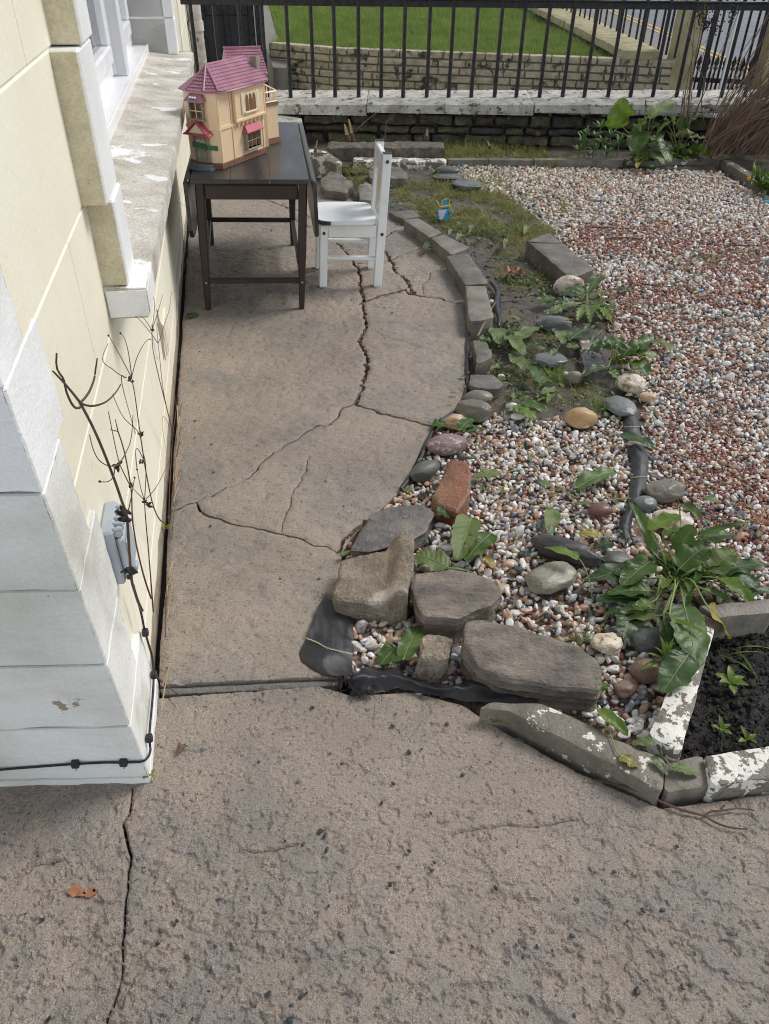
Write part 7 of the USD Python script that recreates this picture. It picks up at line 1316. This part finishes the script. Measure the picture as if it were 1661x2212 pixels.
cg = cr(1850, 700, 1.3548); m_bluelit = M("vivid_blue_scrap", R((.02, .14, .42), (.03, .22, .55)), 20, 3, (.3, .5), None); m_cyan = M("cyan_scrap", R((.02, .34, .55), (.03, .40, .62)), 20, 3, (.3, .5), None); m_grn = M("green_scrap", R((.02, .36, .06), (.03, .42, .08)), 20, 3, (.3, .5), None)
q = G(*cg(1278, 634), .016); t = Thing("plastic_peg", "tiny yellow and blue plastic peg lying on the red gravel", "litter"); t.add("yellow_half", tube([q + [-.022, -.003, 0], q + [-.004, 0, 0]], .005, 8), m_yel, smooth=40); t.add("blue_half", tube([q + [-.004, 0, 0], q + [.018, .004, .002]], .006, 8), m_bluelit, smooth=40); t.done()
litter("bright green scrap at the back of the gravel under the dock", "green_scrap", cB, 650, 1445, .036, .02, .014, .3, m_grn); litter("white and dark bottle-cap sized scrap at the back of the gravel", "white_scrap", cB, 855, 1455, .020, .016, .018, .8, m_upvc)
litter("cyan plastic strip at the right edge of the gravel", "cyan_scrap", cg, 1655, 160, .05, .02, .01, -.5, m_cyan); litter("blue crumb of plastic by the flat stones beyond the grass", "blue_scrap", cT, 1356, 458, .018, .012, .01, 0, m_cyan); litter("ragged strip of blue plastic on the concrete path", "blue_scrap", c16, 98, 838, .022, .005, .001, -.15, m_bluelit)
def twig(label, f, pts, rad=.0022, z=.010, mat=None, nm="twig"): single(nm, label, "twig", tube(smoothpath([G(*f(*p), z + .004 * math.sin(i * 2.1)) for i, p in enumerate(pts)], 16), np.linspace(rad, rad * .55, 16), 5), mat or m_stalk, True)
tw = Thing("forked_twig", "long dark forked twig lying across the concrete below the front kerb", "twig"); P_ = [G(*c15(*p), .008) for p in ((912, 338), (1000, 352), (1110, 385), (1220, 435), (1300, 465), (1388, 486))]; tw.add("stem", tube(smoothpath(P_, 30), np.linspace(.0020, .0026, 30), 6), m_stalk, smooth=True)
for pts in [((1388, 486), (1420, 470), (1470, 466), (1530, 458), (1600, 466)), ((1388, 486), (1440, 518), (1500, 538), (1570, 545))]: tw.add("branch", tube(smoothpath([G(*c15(*p), .009) for p in pts], 16), np.linspace(.0022, .0014, 16), 5), m_stalk, smooth=True)
tw.done()
twig("thin dark twig lying on the red gravel right of the loose block", cg, [(985, 592), (1060, 600), (1150, 608)], .004, .018); twig("crooked dark twig on the pale gravel near the toy", cg, [(240, 270), (280, 225), (318, 172)], .003, .03); twig("long brown twig across the top of the gravel", cg, [(660, 280), (800, 285), (900, 290), (1000, 305)], .003, .02)
twig("brown twig lying across the loose concrete block", cg, [(350, 362), (440, 368), (545, 368)], .003, .092); twig("dark twig above the loose block on the gravel", cg, [(780, 345), (900, 340), (980, 355), (1000, 400)], .004, .018); twig("brown twig in the mud beside the last edging block", c16, [(600, 468), (680, 460), (745, 455)], .0025, .010)
twig("straw standing upright from the mud above the loose block", c16, [(862, 75), (855, 160), (850, 260)], .0018, .02, m_straw); twig("black twig at the gravel's far right", cg, [(1440, 385), (1540, 380), (1620, 382)], .004, .02); twig("dark twig on the pale gravel near the top", cg, [(960, 130), (950, 170), (930, 190)], .005, .02)
twig("reddish shoot with a torn top leaning on the last edging block", c16, [(470, 670), (500, 610), (540, 530), (575, 470)], .004, .05, m_vein_r); twig("thin dry twig lying at the foot of the corner stone", cw2, [(1025, 810), (1090, 890), (1200, 965)], .0022, .006)
twig("tiny dry stalk on the concrete left of the black membrane", c11, [(1080, 1490), (1120, 1505), (1165, 1525)], .0010, .005, m_straw); twig("pale straw on the concrete at the lower left", c15, [(65, 440), (100, 438), (135, 428)], .0009, .005, m_straw)
dl = Thing("dead_leaf", "dry curled brown leaf with its stalk on the concrete by the corner", "leaf"); (V, F), mid = leaf_mesh(G(*cw2(1250, 1305), .006), G(*cw2(1170, 1340), .006), .020, arch=.2, fold=.5, seed=3, shape="lance", n=12, m=3, wav=.4); dl.add("leaf", (V, F), m_stalk, smooth=True); dl.add("stalk", tube([G(*cw2(1250, 1308), .005), G(*cw2(1308, 1322), .004)], .0010, 5), m_straw); dl.done()
vs = [leaf_mesh(G(*c15(505, 85), .006) + np.array([math.cos(k * 1.3) * .006, math.sin(k * 1.3) * .006, 0]), G(*c15(515, 75), .010) + np.array([math.cos(k * 1.7) * .022, math.sin(k * 1.7) * .016, .006]), .014, seed=k, fold=.6, wav=.6, n=8, m=2)[0] for k in range(7)]; single("dead_leaf", "crumpled orange-yellow leaf in the corner under the front kerb", "leaf", cat(vs), m_leaf_y, True)
vs = []
for k, (x, y, w) in enumerate(((312, 588, .012), (372, 596, .010), (340, 600, .006), (395, 585, .004))):
    q = G(*c7(x, y), .0); pp = [(q[0] + w * math.cos(a) * (1 + .5 * (meshkit.fbm(np.array([a * 1.9, k, 0.0]), 3, 4) - .5) * 2), q[1] + .7 * w * math.sin(a) * (1 + .5 * (meshkit.fbm(np.array([a * 1.9, k, 5.0]), 3, 4) - .5) * 2)) for a in np.linspace(0, 6.28, 26)[:-1]]; vs.append(prism(Polygon(pp).buffer(0) if Polygon(pp).buffer(0).geom_type == "Polygon" else Polygon(pp).convex_hull, .0005, .0030))
single("rotted_leaf", "flat orange-brown rotted leaf smeared on the concrete at the lower left", "leaf", cat(vs), M("rotted_leaf", R((.24, .13, .075), (.30, .11, .05), (.36, .22, .14)), 80, 5, (.5, .7), (200, .5, .001)), False)
# dark stone chips scattered on the concrete
m_chip2 = M("dark_stone_chip", R((.010, .013, .013), (.022, .028, .029), (.055, .065, .065)), 60, 4, (.25, .5), (300, .5, .001)); m_chip3 = M("pale_blue_bead", R((.15, .155, .17), (.22, .225, .24)), 60, 4, (.25, .4), None)
r = np.random.default_rng(77); chips = [(c7, x, y, s) for x, y, s in ((222, 471, 10), (1330, 338, 20), (1350, 355, 14), (1260, 392, 15), (1185, 378, 9), (1358, 414, 16), (736, 710, 12), (608, 716, 13), (655, 804, 15), (893, 815, 12), (178, 705, 14), (106, 680, 7), (75, 897, 8), (202, 1118, 18), (1115, 1015, 18), (1250, 1025, 17), (1272, 1010, 10), (1210, 1060, 12), (1365, 648, 10), (1622, 560, 13), (1630, 840, 12), (1632, 140, 13), (1420, 58, 12), (1478, 106, 7), (1075, 50, 10), (820, 182, 6), (1205, 1122, 22), (800, 1118, 12), (120, 265, 8), (1025, 577, 8), (601, 489, 8), (1585, 220, 12), (1370, 15, 8), (866, 1003, 10))]
chips += [(c15, x, y, s) for x, y, s in ((145, 220, 17), (75, 110, 16), (305, 101, 12), (370, 315, 14), (77, 352, 13), (235, 478, 11), (145, 637, 12), (250, 685, 11), (241, 718, 13), (508, 792, 15), (63, 778, 15), (72, 1064, 14), (545, 1027, 9), (597, 1035, 12), (685, 1040, 13), (832, 995, 17), (1130, 888, 17), (1212, 886, 16), (1065, 932, 12), (1010, 724, 13), (1298, 1210, 18), (840, 1330, 13), (1105, 1228, 24), (160, 802, 9), (485, 262, 8), (1274, 618, 12), (1520, 662, 7), (1400, 812, 8), (1470, 448, 9), (196, 208, 8))]
chips += [(c1, x, y, s) for x, y, s in ((1437, 893, 16), (1470, 380, 8), (1437, 1015, 10), (1560, 1065, 14), (1575, 1270, 14), (1550, 1668, 18), (1502, 2030, 9))] + [(cr(700, 500, 1.661), x, y, s) for x, y, s in ((1175, 1158, 10), (1443, 1246, 11), (1390, 1215, 10), (365, 1045, 10), (640, 700, 12))] + [(c11, x, y, s) for x, y, s in ((1037, 42, 0), (250, 1545, 22), (35, 692, 16), (455, 208, 14), (176, 178, 9), (290, 690, 14), (800, 1588, 14), (1145, 1655, 20), (265, 820, 8), (335, 42, 12))]
for f, x, y, s in chips:
    if s < 5: continue
    q = G(*f(x, y), .003); L = s * (f(1, 0)[0] - f(0, 0)[0]) * depth(q) / FPX
    single("stone_chip", "dark blue-black stone chip lying loose on the concrete", "stone chip", rock(q + [0, 0, L * .14], L * .78, L * .52, L * .36, r.uniform(0, 3.1), r.integers(99), 1, .28, .8), m_chip2, False, "dark stone chips scattered over the concrete")
for k, (f, x, y) in enumerate(((c7, 919, 607), (c7, 1108, 662), (c7, 1242, 125), (cw2, 1353, 1313))):
    single("pale_bead", ["pale lilac bead on the concrete, left of centre at the bottom", "pale lilac bead on the concrete near the middle bottom", "pale lilac bead on the concrete below the black membrane", "pale lilac bead on the concrete beside the dry curled leaf"][k], "bead", rock(G(*f(x, y), .004), .0050, .0042, .0022, .4 * k, k, 2, .08), m_chip3, True)
